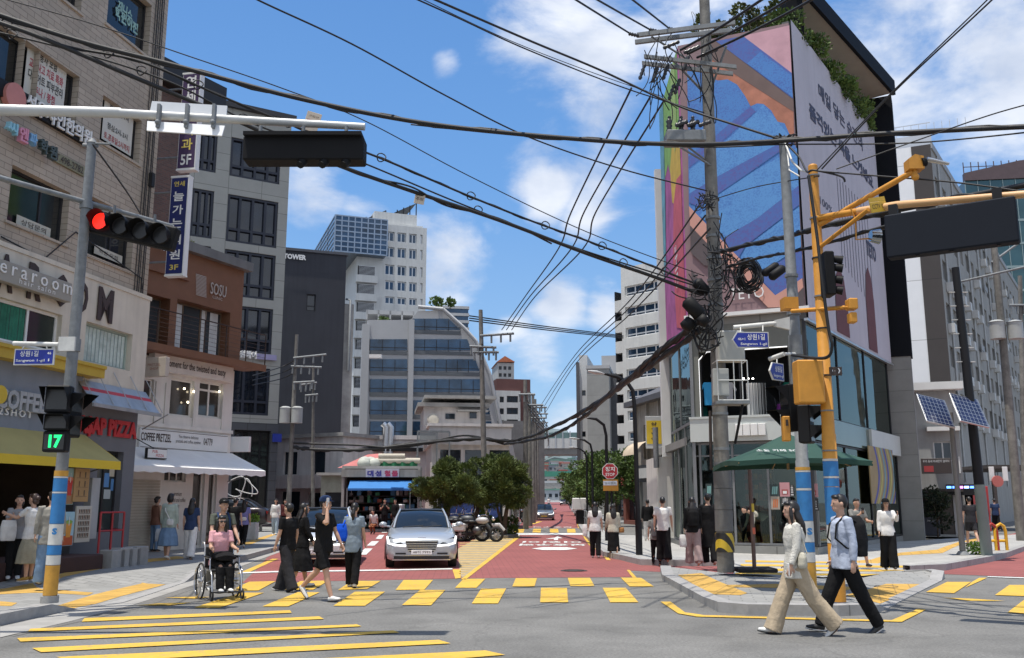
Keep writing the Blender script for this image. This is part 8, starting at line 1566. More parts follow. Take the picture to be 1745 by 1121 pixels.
def car(label,cat,m,col,L_=4.95,hw=.94,H=1.48,belt=.98,hood=.92,cab=(1.45,2.2,3.35,4.45),plate='12가 3456',kind='sedan',roof=None,pm=None,group=None,wr=.34,grille='wide'):
 t=thing('car',label,cat,m,group);P=paint('paint_%s'%kind+str(col),col)
 st=[(0,.78,.32,hood*.64),(.05,.88,.25,hood*.75),(.16,.94,.2,hood*.84),(.45,.98,.18,hood*.92),(cab[0]*.7,1,.18,hood*.98),(cab[0],1,.18,belt),(cab[2],1,.18,belt+.03),(L_-.5,.98,.2,(belt+.05)if kind!='suv' else belt+.06),(L_-.12,.93,.25,belt),(L_-.03,.88,.3,belt*.92),(L_,.78,.38,belt*.8)]
 rings=[]
 for y,wf,zb,zs in st:
  w_=hw*wf;h=[(0,zb),(w_*.82,zb),(w_*.95,zb+.05),(w_,zb+(zs-zb)*.35),(w_*.985,zb+(zs-zb)*.7),(w_*.93,zs-.05),(w_*.84,zs-.01),(w_*.5,zs+.012),(0,zs+.02)];rings.append([(x,y,z)for x,z in h]+[(-x,y,z)for x,z in h[-2:0:-1]])
 mb=MB();mb.loft(rings);obj('body',mb,P,t)
 a,b_,c,d=cab;gl=[(a,hw*.80,belt-.02,hw*.78,belt),(a+(b_-a)*.5,hw*.84,belt-.02,hw*.72,belt+(H-belt)*.58),(b_,hw*.86,belt-.02,hw*.64,H-.05),((b_+c)/2,hw*.88,belt-.02,hw*.63,H-.02),(c,hw*.86,belt-.02,hw*.62,H-.06),((c+d)/2,hw*.84,belt,hw*.68,belt+(H-belt)*(.58 if kind!='suv' else.75)),(d,hw*.80,belt,hw*.76,belt+.02)]
 rings=[[(-w0,y,z0),(w0,y,z0),((w0+w1)/2*1.02,y,(z0+z1)/2),(w1,y,z1-.03),(w1*.9,y,z1),(0,y,z1+.015),(-w1*.9,y,z1),(-w1,y,z1-.03),(-(w0+w1)/2*1.02,y,(z0+z1)/2)]for y,w0,z0,w1,z1 in gl]
 mb=MB();mb.loft(rings);obj('windows',mb,M_win,t)
 mb=MB();rr=[[(w1*f,y,z1+.012+.012*(1-abs(f)))for f in(-1.02,-.6,0,.6,1.02)]for y,_,_,w1,z1 in gl[2:5]];mb.loft(rr,closed=False);obj('roof',mb,roof or P,t)
 mb=MB()
 for s_ in(-1,1):
  mb.tube([(s_*gl[0][3]*1.01,a,belt),(s_*gl[1][3]*1.01,gl[1][0],gl[1][4]-.02),(s_*gl[2][3],b_,H-.05),(s_*gl[3][3],gl[3][0],H-.01),(s_*gl[4][3],c,H-.06),(s_*gl[5][3],gl[5][0],gl[5][4]-.02),(s_*gl[6][3],d,belt)],.03,6);mb.tube([(s_*hw*.63,(b_+c)/2,H-.03),(s_*hw*.89,(b_+c)/2,belt)],.03,5)
 obj('pillars',mb,P,t)
 for s_ in(-1,1):
  mb=MB();mb.ball((s_*(hw+.10),a+.35,belt+.08),(.11,.07,.075),10,7);mb.tube([(s_*hw*.9,a+.38,belt+.02),(s_*(hw+.08),a+.36,belt+.05)],.025,5);obj('mirror',mb,P,t)
  for y in(.88,L_-1.05):wheel(t,s_*(hw-.13),y,wr,side=s_)
  mb=MB()
  for y in(.88,L_-1.05):
   q=[(s_*(hw+.004),y+(wr+.05)*math.cos(k_*math.pi/12),wr+(wr+.05)*math.sin(k_*math.pi/12))for k_ in range(13)];mb.add(q+[(s_*(hw+.004),y-wr-.05,.19),(s_*(hw+.004),y+wr+.05,.19)],[tuple(range(14+1))if 0 else tuple(range(13))+(13,14)])
  obj('wheel_arch',mb,M_trim,t)
  z0=hood*.62;q=[(s_*hw*.42,-.03,z0-.0),(s_*hw*.72,.0,z0+.02),(s_*hw*.90,.12,z0+.06),(s_*hw*.93,.26,hood*.86),(s_*hw*.80,.14,hood*.83),(s_*hw*.60,.05,hood*.74)]
  mb=MB();mb.add(q+[(x,y+.08,z)for x,y,z in q],[tuple(range(6)),(5,4,3,2,1,0),(0,1,7,6),(1,2,8,7)]);o=obj('headlight',mb,M_lens,t);mb=MB();mb.tube([(x,y-.012,z)for x,y,z in(q[0],q[1],q[2],q[3])],.026,6);obj('daylight_strip',mb,M_drl,o)
  mb=MB();mb.box(s_*hw*.5,s_*hw*.85,L_-.06,L_+.0,belt*.72,belt*.86);obj('tail_light',mb,mat('tail_red',(.3,.01,.01),.3),t)
 zt=hood*.76;zb=.39;ty=-.035
 q=[(-hw*.44,zt),(-hw*.36,zb+.06),(-hw*.22,zb-.02),(hw*.22,zb-.02),(hw*.36,zb+.06),(hw*.44,zt)]if grille=='wide' else[(-hw*.5,zt-.02),(-hw*.4,zt-.16),(hw*.4,zt-.16),(hw*.5,zt-.02)]
 mb=MB();mb.slab(q[::-1],ty,.06);g=obj('grille',mb,M_trim,t);mb=MB();zz=zt-.01
 while zz>q[1][1]:
  f=(zt-zz)/(zt-q[1][1]);w_=-q[0][0]+(q[0][0]-q[1][0])*f;mb.box(-w_,w_,ty-.015,ty-.002,zz-.022,zz);zz-=.055
 obj('chrome_bars',mb,M_chrome,g)
 mb=MB();mb.box(-hw*.74,hw*.74,-.02,.1,.25,.31);mb.box(-hw*.7,-hw*.42,-.02,.1,.36,.40);mb.box(hw*.42,hw*.7,-.02,.1,.36,.40);obj('air_intake',mb,M_trim,t);mb=MB();mb.box(-hw*.78,hw*.78,-.028,.06,.215,.238);mb.box(-hw*.76,hw*.76,-.026,.05,.325,.335);obj('chrome_strip',mb,M_chrome,t)
 mb=MB();mb.box(-.26,.26,ty-.04,ty-.02,.36,.47,0,.004);o=obj('number_plate',mb,pm or M_wl,t);text('lettering',plate,M_ink,o,m@Matrix.Translation((0,ty-.043,.415)),.07,.44)
 mb=MB();mb.tube([(-.10,-.015,hood*.86-.02),(.10,-.015,hood*.86-.02)],.012,6);obj('badge',mb,M_chrome,t)
 mb=MB();mb.tube([(-.5,a-.03,belt+.02),(.05,a+.02,belt+.06)],.012,4);mb.tube([(.0,a-.03,belt+.02),(.55,a+.02,belt+.06)],.012,4);obj('wipers',mb,M_trim,t)
 return t
car('silver saloon car facing the camera at the stop line, chrome slatted grille','car',frame(Xof(720,24.1),24.1,5.9),(.42,.45,.48),plate='48허 7993',roof=M_trim)
car('white car waiting in the lane behind the crossing pedestrians','car',frame(Xof(545,24.6),24.6,5.9),(.70,.71,.71),kind='hatch',H=1.52,L_=4.5,cab=(1.2,1.95,3.3,4.2),plate='32가 33',roof=M_trim,grille='slim')
car('dark maroon black limousine parked across the left lane','car',frame(Xof(463,50)-5.6,50,-90,.3),(.02,.014,.016),kind='limo',L_=5.6,H=1.6,belt=1.05,hood=1.02,cab=(1.9,2.6,4.2,5.0),wr=.40,plate='03나 77')
car('grey hatchback driving towards the camera far down the lane','car',frame(Xof(927,86),86,-2),(.15,.17,.19),kind='suv',L_=4.2,H=1.52,cab=(1.1,1.8,3.4,4.0),pm=mat('plate_yellow',(.5,.35,.03),.5),plate='서울 바',grille='slim')
car('small white van far down the left lane','car',frame(Xof(531,80),80,10),(.6,.6,.6),kind='suv',L_=4.4,H=1.9,belt=1.15,hood=1.1,cab=(.7,1.2,3.8,4.3),plate='85수',grille='slim')
car('dark car far away at the head of the lane','car',frame(Xof(962,190),190,-3)@Matrix.Translation((0,0,1.05)),(.04,.04,.05),kind='suv',H=1.6,cab=(1.2,1.9,3.8,4.6),plate='1',grille='slim')
def moto(label,px,Y_,ang,c1,scale=1,scooter=False,z=0.0,group=None):
 m=frame(Xof(px,Y_),Y_,ang,z)@Matrix.Scale(scale,4);t=thing('motorcycle',label,'motorcycle',m,group)
 pc_=mat('moto_%s'%str(c1),c1,.45,.1)
 for y_ in(0,1.5):
  mb=MB();n=22;mb.loft([[(dx,y_+rr*math.cos(2*math.pi*i/n),.31+rr*math.sin(2*math.pi*i/n))for i in range(n)]for dx,rr in((-.05,.21),(-.06,.26),(-.03,.31),(.03,.31),(.06,.26),(.05,.21),(-.05,.21))],caps=False);o_=obj('wheel',mb,M_rub,t);mb=MB();[mb.tube([(0,y_,.31),(0,y_+.22*math.cos(a*.698),.31+.22*math.sin(a*.698))],.012,4)for a in range(9)];mb.tube([(-.07,y_,.31),(.07,y_,.31)],.05,8);mb.tube([(.06,y_,.31),(.065,y_,.31)],.12,14);obj('rim',mb,M_alu,o_)
 mb=MB();mb.tube([(0,0,.31),(0,.22,.72),(0,.34,1.0)],.035,7);mb.tube([(0,.4,.62),(0,.7,.35),(0,1.1,.35),(0,1.5,.31)],.05,7);mb.tube([(0,.3,.8),(0,.7,.72),(0,1.2,.66)],.045,7);obj('frame',mb,M_trim,t)
 mb=MB();mb.ball((0,.8,.45),(.17,.22,.18),10,7);mb.tube([(.16,.75,.35),(.18,1.1,.26),(.17,1.65,.30)],.045,8);obj('engine',mb,mat('engine_metal',(.12,.12,.125),.4,.7)if not scooter else M_trim,t)
 mb=MB();mb.ball((0,.58,.85),(.16,.3,.14),12,8);obj('tank',mb,pc_,t);mb=MB();mb.ball((0,1.12,.80),(.17,.36,.09),12,7);mb.ball((0,1.5,.86),(.13,.16,.11),10,6);obj('seat',mb,M_trim,t)
 mb=MB();mb.tube([(0,-.32,.45),(0,-.12,.68),(0,.18,.66)],[(.03,.08)]*3,8);mb.tube([(0,1.2,.66),(0,1.6,.72),(0,1.86,.55)],[(.04,.1)]*3,8);obj('mudguard',mb,pc_,t)
 for s_ in(-1,1):mb=MB();mb.box(s_*.16,s_*.36,1.22,1.80,.42,.74,0,.05);obj('pannier',mb,pc_,t)
 mb=MB();mb.tube([(-.40,.55,1.06),(-.25,.38,1.08),(0,.34,1.0),(.25,.38,1.08),(.40,.55,1.06)],.02,7);mb.tube([(-.25,.38,1.08),(-.32,.33,1.25)],.01,5);mb.tube([(.25,.38,1.08),(.32,.33,1.25)],.01,5);obj('handlebar',mb,M_chrome,t)
 for s_ in(-1,1):mb=MB();mb.ball((s_*.33,.33,1.28),(.06,.02,.045),9,6);obj('mirror',mb,M_trim,t)
 mb=MB();mb.ball((0,.13,.92),(.09,.08,.09),10,7);obj('headlight',mb,M_chrome,t);mb=MB();mb.ball((0,1.88,.68),(.07,.04,.05),8,6);obj('tail_light',mb,MATS['tail_red'],t);mb=MB();mb.box(-.1,.1,1.9,1.91,.48,.6);obj('number_plate',mb,M_wl,t)
 if scooter:mb=MB();mb.slab([(-.2,.35),(.2,.35),(.24,.95),(-.24,.95)],.15,.22);mb.box(-.17,.17,.2,.75,.3,.36,0,.02);mb.box(-.25,.25,1.3,1.8,.95,1.4,0,.04);obj('fairing',mb,pc_,t)
 return t
moto('black touring motorcycle with panniers, nearest the silver car',797,40.8,-62+180-48,(.02,.02,.022),1.1);moto('dark grey motorcycle with panniers, second from the silver car',822,40.6,80,(.07,.075,.08),1.12);moto('white and black motorcycle with a red tail light, third from the silver car',846,40.2,76,(.45,.45,.45),1.05);moto('small black motorcycle behind the other parked ones',806,42.8,85,(.015,.015,.02),1.05)
moto('dark scooter parked before the hardware shop awning post',690,55,60,(.03,.03,.03),1,True,.15);moto('white mirrored scooter beside the pine trees',727,52,80,(.4,.4,.42),1,True,.15)
moto('dark scooter on the left of the lane near the poles',890,74,20,(.03,.03,.03),1,True,.1);moto('red scooter farther up on the left of the lane',897,105,10,(.25,.03,.03),1,True,.3);moto('pale scooter at the right kerb far down the lane',981,98,0,(.5,.5,.5),1,True,.25)
# ================================================================ PEOPLE
SKIN=mat('skin',(.50,.30,.21),.55,var=.05,scale=5);HAIR=mat('black_hair',(.012,.010,.010),.45,var=.3,scale=30);SOLE=mat('shoe_white',(.65,.65,.63),.6,var=.04);BSHOE=mat('shoe_black',(.02,.02,.02),.4)
fold=bpy.data.textures.new('folds','CLOUDS');fold.noise_scale=.11;fold.noise_depth=2
def cl(name,c,bump=.25):return mat('cloth_'+name,c,.9,var=.14,scale=7,bump=bump,bs=60,spec=.15)
def soft(name,mb,m,t,fr,vox,folds=0.0,sm=2):
 o=obj(name,mb,m,t,fr,smooth=True);md=o.modifiers.new('join','REMESH');md.mode='VOXEL';md.voxel_size=vox;md.use_smooth_shade=True
 if sm:s_=o.modifiers.new('soften','SMOOTH');s_.iterations=sm;s_.factor=.6
 if folds:d=o.modifiers.new('fold','DISPLACE');d.texture=fold;d.strength=folds;d.mid_level=.5
 return o
def person(label,px,foot,H,yaw,top,bot,shoe=None,hair='short',walk=0,arms=((0,8),(0,8)),z=0.0,slv='short',legs='slim',lean=0,near=False,hairc=None,cap=None,Y_=None,head=0,ab=(8,8),hip=None,fem=False,long_=0,collar=None,legp=None,skinlegs=False,inw=(0,0),face=True):
 """arms = ((swing, elbow) of the viewer's right-hand side when yaw 0, other side); walk = stride angle"""
 p=G(px,foot,z)if Y_ is None else Vector((Xof(px,Y_),Y_,z));k_=H/1.7;V3=Vector
 t=thing('person',label,'person',frame(p.x,p.y,yaw,z));fr=WM[t.name];vox=.011 if near else.019
 hipz=.86*k_;lg=legp or((walk,4 if walk>=0 else 0),(-walk*.9,abs(walk)*.9));J=[]
 for s_,(h,kn)in zip((1,-1),lg):
  h=R(h);kk=h-R(kn);hj=V3((s_*.085*k_,0,hipz));kj=hj+V3((s_*.01,-math.sin(h),-math.cos(h)))*.42*k_;aj=kj+V3((0,-math.sin(kk),-math.cos(kk)))*.39*k_;J.append((hj,kj,aj,kk))
 dz=.075*k_-min(j[2].z for j in J);
 if hip is None:J=[(a+V3((0,0,dz)),b+V3((0,0,dz)),c+V3((0,0,dz)),q)for a,b,c,q in J];hz=hipz+dz
 else:J=[(a+V3((0,0,hip-hipz)),b+V3((0,0,hip-hipz)),c+V3((0,0,hip-hipz)),q)for a,b,c,q in J];hz=hip
 ln=R(lean);up_=V3((0,-math.sin(ln),math.cos(ln)));P0=V3((0,0,hz));sw=(.165 if fem else.19)*k_
 ch=P0+up_*.40*k_;sh=P0+up_*.55*k_;nk=P0+up_*.60*k_;hd=nk+up_*.145*k_+V3((0,-.02,0));ux=V3((1,0,0))
 b=MB();tw=lambda d:(d*k_)
 tor=[P0-up_*.04*k_,P0+up_*.06*k_,P0+up_*.2*k_,ch,P0+up_*.52*k_,P0+up_*.585*k_];wr_=[(.15,.105),(.155,.11),(.125,.09)if fem else(.14,.1),(.155,.11),(.15,.085),(.06,.055)]
 b.tube(tor,[(a*k_,c*k_)for a,c in wr_],14,up=(1,0,0));b.tube([nk-up_*.05*k_,hd],[.055*k_,.05*k_],10)
 hr_=Matrix.Rotation(R(head),3,'Z');b.ball(hd+up_*.015*k_,(.074*k_,.092*k_,.108*k_),14,10,rot=hr_);b.ball(hd+hr_@V3((0,-.035*k_,-.055*k_)),(.052*k_,.055*k_,.05*k_),10,8)
 b.tube([hd+hr_@V3((0,-.085*k_,.015*k_)),hd+hr_@V3((0,-.104*k_,-.022*k_)),hd+hr_@V3((0,-.085*k_,-.032*k_))],[.007,.011,.008],7)
 for s_ in(-1,1):b.ball(hd+hr_@V3((s_*.078*k_,.005,0)),(.014,.022,.03),7,5)
 A=[]
 for i,s_ in enumerate((1,-1)):
  sa,el=arms[i];a=R(sa-lean*.6);e=R(sa+el-lean*.6);ba=R(ab[i]);sj=sh+ux*s_*sw;ej=sj+V3((s_*math.sin(ba),-math.sin(a)*math.cos(ba),-math.cos(a)*math.cos(ba)))*.27*k_;f_=V3((s_*math.sin(ba*.5)-s_*inw[i],-math.sin(e),-math.cos(e))).normalized();wj=ej+f_*.24*k_
  A.append((sj,ej,wj,f_));b.tube([sj-ux*s_*.03,sj,sj.lerp(ej,.5),ej],[.045*k_,.052*k_,.044*k_,.036*k_],9);b.tube([ej,ej.lerp(wj,.35),wj],[.037*k_,.038*k_,.024*k_],9)
  sd=f_.cross(V3((s_,0,.01))).normalized();pc_=wj+f_*.045*k_;b.tube([wj,wj+f_*.04*k_,wj+f_*.085*k_],[(.022*k_,.016*k_),(.036*k_,.015*k_),(.036*k_,.013*k_)],8,up=sd)
  nn_=f_.cross(sd)
  for j in range(4):
   o0=wj+f_*.08*k_+sd*((j-1.5)*.018*k_);l_=(.062,.072,.068,.052)[j]*k_;c1_=o0+(f_+nn_*s_*.15).normalized()*l_*.5;b.tube([o0,c1_,c1_+(f_+nn_*s_*.9).normalized()*l_*.5],[.0095,.0088,.0075],6)
  o0=wj+f_*.03*k_-sd*.03*k_;b.tube([o0,o0+(f_*.6-sd*.7).normalized()*.035*k_,o0+(f_*.9-sd*.5+nn_*.4*s_).normalized()*.065*k_],[.013,.011,.009],6)
 for s_,(hj,kj,aj,kk)in zip((1,-1),J):
  b.tube([hj+V3((0,0,.03)),hj.lerp(kj,.4),kj],[.085*k_,.072*k_,.052*k_],10);b.tube([kj,kj.lerp(aj,.3)+V3((0,.012,0)),aj],[.052*k_,.054*k_,.034*k_],10)
  ft=V3((0,-math.cos(min(.9,max(-.15,-kk))),-math.sin(min(.9,max(-.15,-kk)))));b.tube([aj,aj+V3((0,.01,-.04))*k_+ft*.03*k_,aj+V3((0,0,-.05))*k_+ft*.15*k_],[.036*k_,.038*k_,.03*k_],8)
  sb=MB();c0=aj+V3((0,.0,-.03))*k_-ft*.05*k_;sb.tube([c0+V3((0,0,.01)),c0+ft*.07*k_+V3((0,0,.012)),c0+ft*.16*k_-V3((0,0,.006)),c0+ft*.235*k_-V3((0,0,.012))],[(.036*k_,.036*k_),(.045*k_,.046*k_),(.047*k_,.032*k_),(.03*k_,.02*k_)],10,up=(1,0,0));so_=soft('shoe',sb,shoe or BSHOE,t,fr,vox)
  if near:sb=MB();sb.tube([c0-V3((0,0,.03)),c0+ft*.15*k_-V3((0,0,.036)),c0+ft*.24*k_-V3((0,0,.03))],[(.04*k_,.012),(.047*k_,.012),(.03*k_,.01)],8,up=(1,0,0));obj('sole',sb,SOLE if shoe is not SOLE else BSHOE,so_,fr)
 soft('body',b,SKIN,t,fr,vox*.8,sm=1)
 g=MB();ex=.022*k_;pts=[P0-up_*(.05+long_)*k_]+tor[1:5]+[P0+up_*.575*k_];rad=[((a+.028)*k_,(c+.03)*k_)for a,c in wr_[:5]]+[(.075*k_,.068*k_)]
 rad[0]=(.198*k_,.15*k_);rad[1]=(.19*k_,.145*k_)
 if long_>.2:rad[0]=(.21*k_,.17*k_)
 g.tube(pts,rad,16,up=(1,0,0))
 for sj,ej,wj,f_ in A:
  if slv=='none':continue
  e_=ej if slv=='long' else sj.lerp(ej,.72);g.tube([sj-(sj-sh)*.35,sj+V3((0,0,.005)),sj.lerp(e_,.55),e_],[.052*k_,.059*k_,.057*k_,.056*k_ if slv=='short' else.05*k_],10)
  if slv=='long':g.tube([ej,ej.lerp(wj,.5),ej.lerp(wj,.96)],[.053*k_,.05*k_,.04*k_],10)
 soft('top',g,top,t,fr,vox,.018 if near else.014)
 g=MB()
 if legs=='skirt' or legs=='midi':
  hz_=.35 if legs=='skirt' else.22;w0=.25 if legs=='skirt' else.19;yc=(J[0][1].y+J[1][1].y)/2
  rg_=[[(math.cos(a)*rx*k_*(1+.04*math.sin(a*9)*q),cy+math.sin(a)*ry*k_*(1+.06*math.cos(a*8)*q),zz)for a in[2*math.pi*i/28 for i in range(28)]]for rx,ry,zz,cy,q in((.15,.115,hz+.08*k_,0,0),(.175,.135,hz-.02*k_,0,.3),(w0,w0*.8,(hz+hz_*k_)/2,yc*.6,.8),(w0*1.12,w0*.95,hz_*k_,yc,1.2))];g.loft(rg_);soft('skirt',g,bot,t,fr,vox,.015)
 else:
  q={'slim':(.10,.078,.062,.052),'wide':(.115,.105,.11,.12),'shorts':(.105,.098,0,0),'straight':(.105,.09,.082,.078)}[legs];g.tube([P0-up_*.06*k_,P0+up_*.03*k_,P0+up_*.10*k_],[(.16*k_,.125*k_),(.168*k_,.125*k_),(.155*k_,.112*k_)],14,up=(1,0,0))
  for hj,kj,aj,kk in J:
   g.tube([hj+V3((0,0,.04)),hj.lerp(kj,.45),kj if legs!='shorts' else hj.lerp(kj,.8)],[q[0]*k_,q[0]*.95*k_,q[1]*k_],12)
   if legs!='shorts':e_=aj+V3((0,0,-.03 if legs=='wide' else.0));g.tube([kj,kj.lerp(e_,.5),e_],[q[1]*k_,q[2]*k_,q[3]*k_],12)
  soft('shorts' if legs=='shorts' else 'trousers',g,bot,t,fr,vox,.018 if near else.014)
 g=MB();hc=hd+hr_@V3((0,.022*k_,.03*k_));g.ball(hc,(.081*k_,.095*k_,.103*k_),14,10,rot=hr_);g.ball(hd+hr_@V3((0,-.045*k_,.088*k_)),(.07*k_,.05*k_,.035*k_),10,7)
 if hair=='long':q0=hd+V3((0,.04,0))*k_;g.tube([q0+V3((0,0,.03)),q0+V3((0,.04,-.09))*k_,q0+V3((0,.09,-.19))*k_,q0+V3((0,.105,-.29))*k_,q0+V3((.015,.10,-.38))*k_],[(.06*k_,.05*k_),(.088*k_,.06*k_),(.108*k_,.045*k_),(.095*k_,.03*k_),(.045*k_,.016*k_)],12,up=(1,0,0));[g.tube([hd+hr_@V3((s_*.075,-.02,.04))*k_,hd+hr_@V3((s_*.088,-.02,-.08))*k_,hd+V3((s_*.09,-.01,-.2))*k_],[.022*k_,.026*k_,.016*k_],8)for s_ in(-1,1)]
 if hair=='tail':g.tube([hd+V3((0,.1,.0))*k_,hd+V3((0,.14,-.1))*k_,hd+V3((0,.1,-.3))*k_],[.04*k_,.045*k_,.02*k_],9)
 if hair=='bun':g.ball(hd+hr_@V3((0,.10,.03))*k_,.05*k_,9,7);g.ball(hd+hr_@V3((.0,.06,-.04))*k_,(.075*k_,.06*k_,.06*k_))
 if hair=='bob':g.ball(hd+hr_@V3((0,.035,-.03))*k_,(.098*k_,.08*k_,.11*k_),12,9)
 soft('hair',g,hairc or HAIR,t,fr,vox*.8,.012,sm=1)
 if cap:g=MB();n=16;g.loft([[(hc+hr_@V3((math.cos(2*math.pi*i/n)*.094*k_*c_,math.sin(2*math.pi*i/n)*.106*k_*c_-.008,zz*k_)))for i in range(n)]for c_,zz in((1.0,.02),(1.0,.06),(.8,.10),(.4,.12),(.05,.124))],caps=False);g.add([hc+hr_@V3(v)*k_ for v in((-.075,-.075,.03),(.075,-.075,.03),(.06,-.17,.018),(-.06,-.17,.018),(0,-.185,.022))],[(0,1,2,4,3),(3,4,2,1,0)]);obj('cap',g,cap,t,fr)
 if face:
  for s_ in(-1,1):g=MB();g.ball(hd+hr_@V3((s_*.03,-.083,.012))*k_,(.013,.008,.007),7,5);obj('eye',g,M_ink,t,fr)
  g=MB();g.ball(hd+hr_@V3((0,-.088,-.055))*k_,(.022,.008,.007),8,5);obj('mouth',g,mat('lips',(.32,.10,.09),.5),t,fr)
 t['_']=0;del t['_']
 return dict(t=t,fr=fr,A=A,hd=hd,P0=P0,ch=ch,sh=sh,k=k_,J=J)
def item(name,label,cat,mb,m,fr,group=None,soft_=0):
 t=thing(name,label,cat,fr@Matrix.Translation((0,0,0)),group);o=soft('shell',mb,m,t,fr,.012,soft_)if soft_ else obj('shell',mb,m,t,fr);return t
def backpack(P,label,m,s_=1.0,d=.16):
 k_=P['k'];c=P['ch']+Vector((0,.10*k_+d*.38,-.04));g=MB();g.tube([c+Vector((0,.01,-.25))*s_,c+Vector((0,0,-.05))*s_,c+Vector((0,0,.12))*s_,c+Vector((0,-.02,.22))*s_],[(.14*s_,d*.5),(.155*s_,d*.62),(.14*s_,d*.55),(.09*s_,d*.35)],12,up=(1,0,0));t=item('backpack',label,'backpack',g,m,P['fr'],soft_=.012)
 g=MB()
 for q in(-1,1):x=q*.1*k_;g.tube([c+Vector((x,-.04,.17)),P['sh']+Vector((x,-.0,.06)),P['sh']+Vector((x*1.05,-.115*k_,-.06)),P['ch']+Vector((x*1.2,-.145*k_,-.08)),P['ch']+Vector((q*.17*k_,-.03,-.2)),c+Vector((x*1.2,-.03,-.2))],[(.022,.009)]*6,6)
 obj('straps',g,m,t,P['fr'])
def bag(P,label,c,size,m,strap=None,name='bag',cat='bag',folds=.01):
 g=MB();x,y,z_=size;c=Vector(c);g.tube([c-Vector((0,0,z_/2)),c-Vector((0,0,z_*.3)),c+Vector((0,0,z_*.2)),c+Vector((0,0,z_/2))],[(x*.42,y*.4),(x*.5,y*.5),(x*.5,y*.45),(x*.42,y*.2)],14,up=(1,0,0));t=item(name,label,cat,g,m,P['fr'],soft_=folds)
 if strap:g=MB();g.tube([Vector(q)for q in strap],[(.016,.006)]*len(strap),6);obj('strap',g,m,t,P['fr'])
 return t
def handof(P,i):sj,ej,wj,f_=P['A'][i];return wj+f_*.09
def phone(P,i,label,m=None):c=handof(P,i);g=MB();g.box(c.x-.037,c.x+.037,c.y-.012,c.y-.003,c.z-.04,c.z+.11,0,.003);item('phone',label,'phone',g,m or M_trim,P['fr'])
K=cl('black',(.012,.012,.013));Wh=cl('white',(.66,.65,.63));Lace=cl('lace',(.62,.60,.54),.9);Beige=cl('beige',(.42,.34,.24));Blu=cl('pale_blue',(.42,.47,.58));Gr=cl('grey',(.20,.20,.19));Navy=cl('navy',(.03,.05,.11));Jean=cl('jean',(.16,.25,.38));Mint=cl('mint',(.40,.46,.40));Pnk=cl('pink',(.62,.33,.36));Cream=cl('cream',(.50,.47,.38));Mau=cl('mauve',(.33,.24,.23));DG_=cl('dark_grey',(.032,.032,.036));Denim=cl('denim_grey',(.20,.25,.30));Pat=cl('pattern_skirt',(.30,.28,.21),.5)
P=person('woman in a cream lace top and wide beige trousers walking left, nearest the camera',1362,1082,1.68,-92,Lace,Beige,SOLE,'long',slv='long',legs='wide',near=True,arms=((6,14),(-4,20)),fem=True,legp=((-27,14),(24,2)),long_=.06)
bag(P,'cream shoulder bag on the hip of the woman in lace',P['P0']+Vector((.22,.03,.12)),(.22,.12,.2),Cream,[P['P0']+Vector((.22,.0,.2)),P['sh']+Vector((.1,-.0,.07)),P['P0']+Vector((.21,.1,.2))]);phone(P,0,'white phone in the hand of the woman in lace',M_white)
P=person('man in a pale blue shirt and black trousers walking left beside the woman in lace',1446,1077,1.77,-86,Blu,K,BSHOE,'short',slv='long',legs='straight',near=True,arms=((-8,12),(-2,16)),legp=((-24,4),(26,6)),ab=(6,6));backpack(P,'large black backpack on the man in the blue shirt',cl('black_nylon',(.015,.015,.016)),1.1,.22)
P=person('man in a grey tee and black shorts looking at his phone behind the banded poles',1466,966,1.62,12,Gr,K,BSHOE,legs='shorts',z=.1,arms=((18,70),(40,85)),inw=(.2,.5),walk=16,head=-5);phone(P,1,'phone held by the man in the grey tee')
P=person('woman in a black cap and white zip jacket holding up a drink',1517,970,1.58,-10,Wh,K,BSHOE,'long',slv='long',legs='wide',z=.1,cap=K,walk=8,arms=((35,95),(4,10)),fem=True,inw=(.1,0));bag(P,'small black hip bag of the woman in the white jacket',P['P0']+Vector((-.2,-.02,.05)),(.16,.1,.16),K)
person('man in a charcoal tee and shorts walking away past the dark solar pole',1658,930,1.68,175,DG_,DG_,BSHOE,legs='shorts',z=.15,walk=18,face=False);person('person in black half hidden behind the dark solar pole',1677,926,1.66,180,K,K,BSHOE,z=.15,walk=12,slv='long',face=False)
person('person in a navy shirt and dark trousers far up the right pavement',1699,904,1.66,180,Navy,K,SOLE,z=.15,walk=10,legs='wide',face=False)
P=person('shop worker in a cream top bending down in the corner shop doorway',1302,930,1.62,-80,Cream,K,SOLE,Y_=30.2,z=.3,lean=68,arms=((40,20),(46,20)),legs='wide',slv='long',legp=((6,10),(-2,6)))
P=person('woman in a black hoodie and pinkish wide trousers walking away',1183,962,1.60,178,K,Mau,SOLE,'long',legs='wide',slv='long',z=.15,walk=14,fem=True,face=False);backpack(P,'black backpack on the woman in the hoodie',K,.9);bag(P,'white paper bag in the hand of the woman in the hoodie',handof(P,0)+Vector((.03,0,-.2)),(.2,.1,.3),Wh)
person('tall person in a long black coat next to the utility pole',1210,961,1.68,182,K,K,SOLE,legs='wide',slv='long',z=.15,walk=12,long_=.42,face=False)
P=person('boy with a grey backpack walking away in black trousers',1119,963,1.36,180,Gr,K,BSHOE,z=.02,walk=12,face=False);backpack(P,'grey school backpack on the boy',cl('bag_grey',(.13,.13,.135)),.95)
P=person('person in a white tee and black trousers behind the boy with the backpack',1132,956,1.60,176,Wh,K,BSHOE,z=.15,legs='wide',face=False,walk=10);person('person in a black sweater and white trousers farther along the right pavement',1105,922,1.58,180,K,Wh,SOLE,z=.15,slv='long',legs='straight',face=False,walk=10)
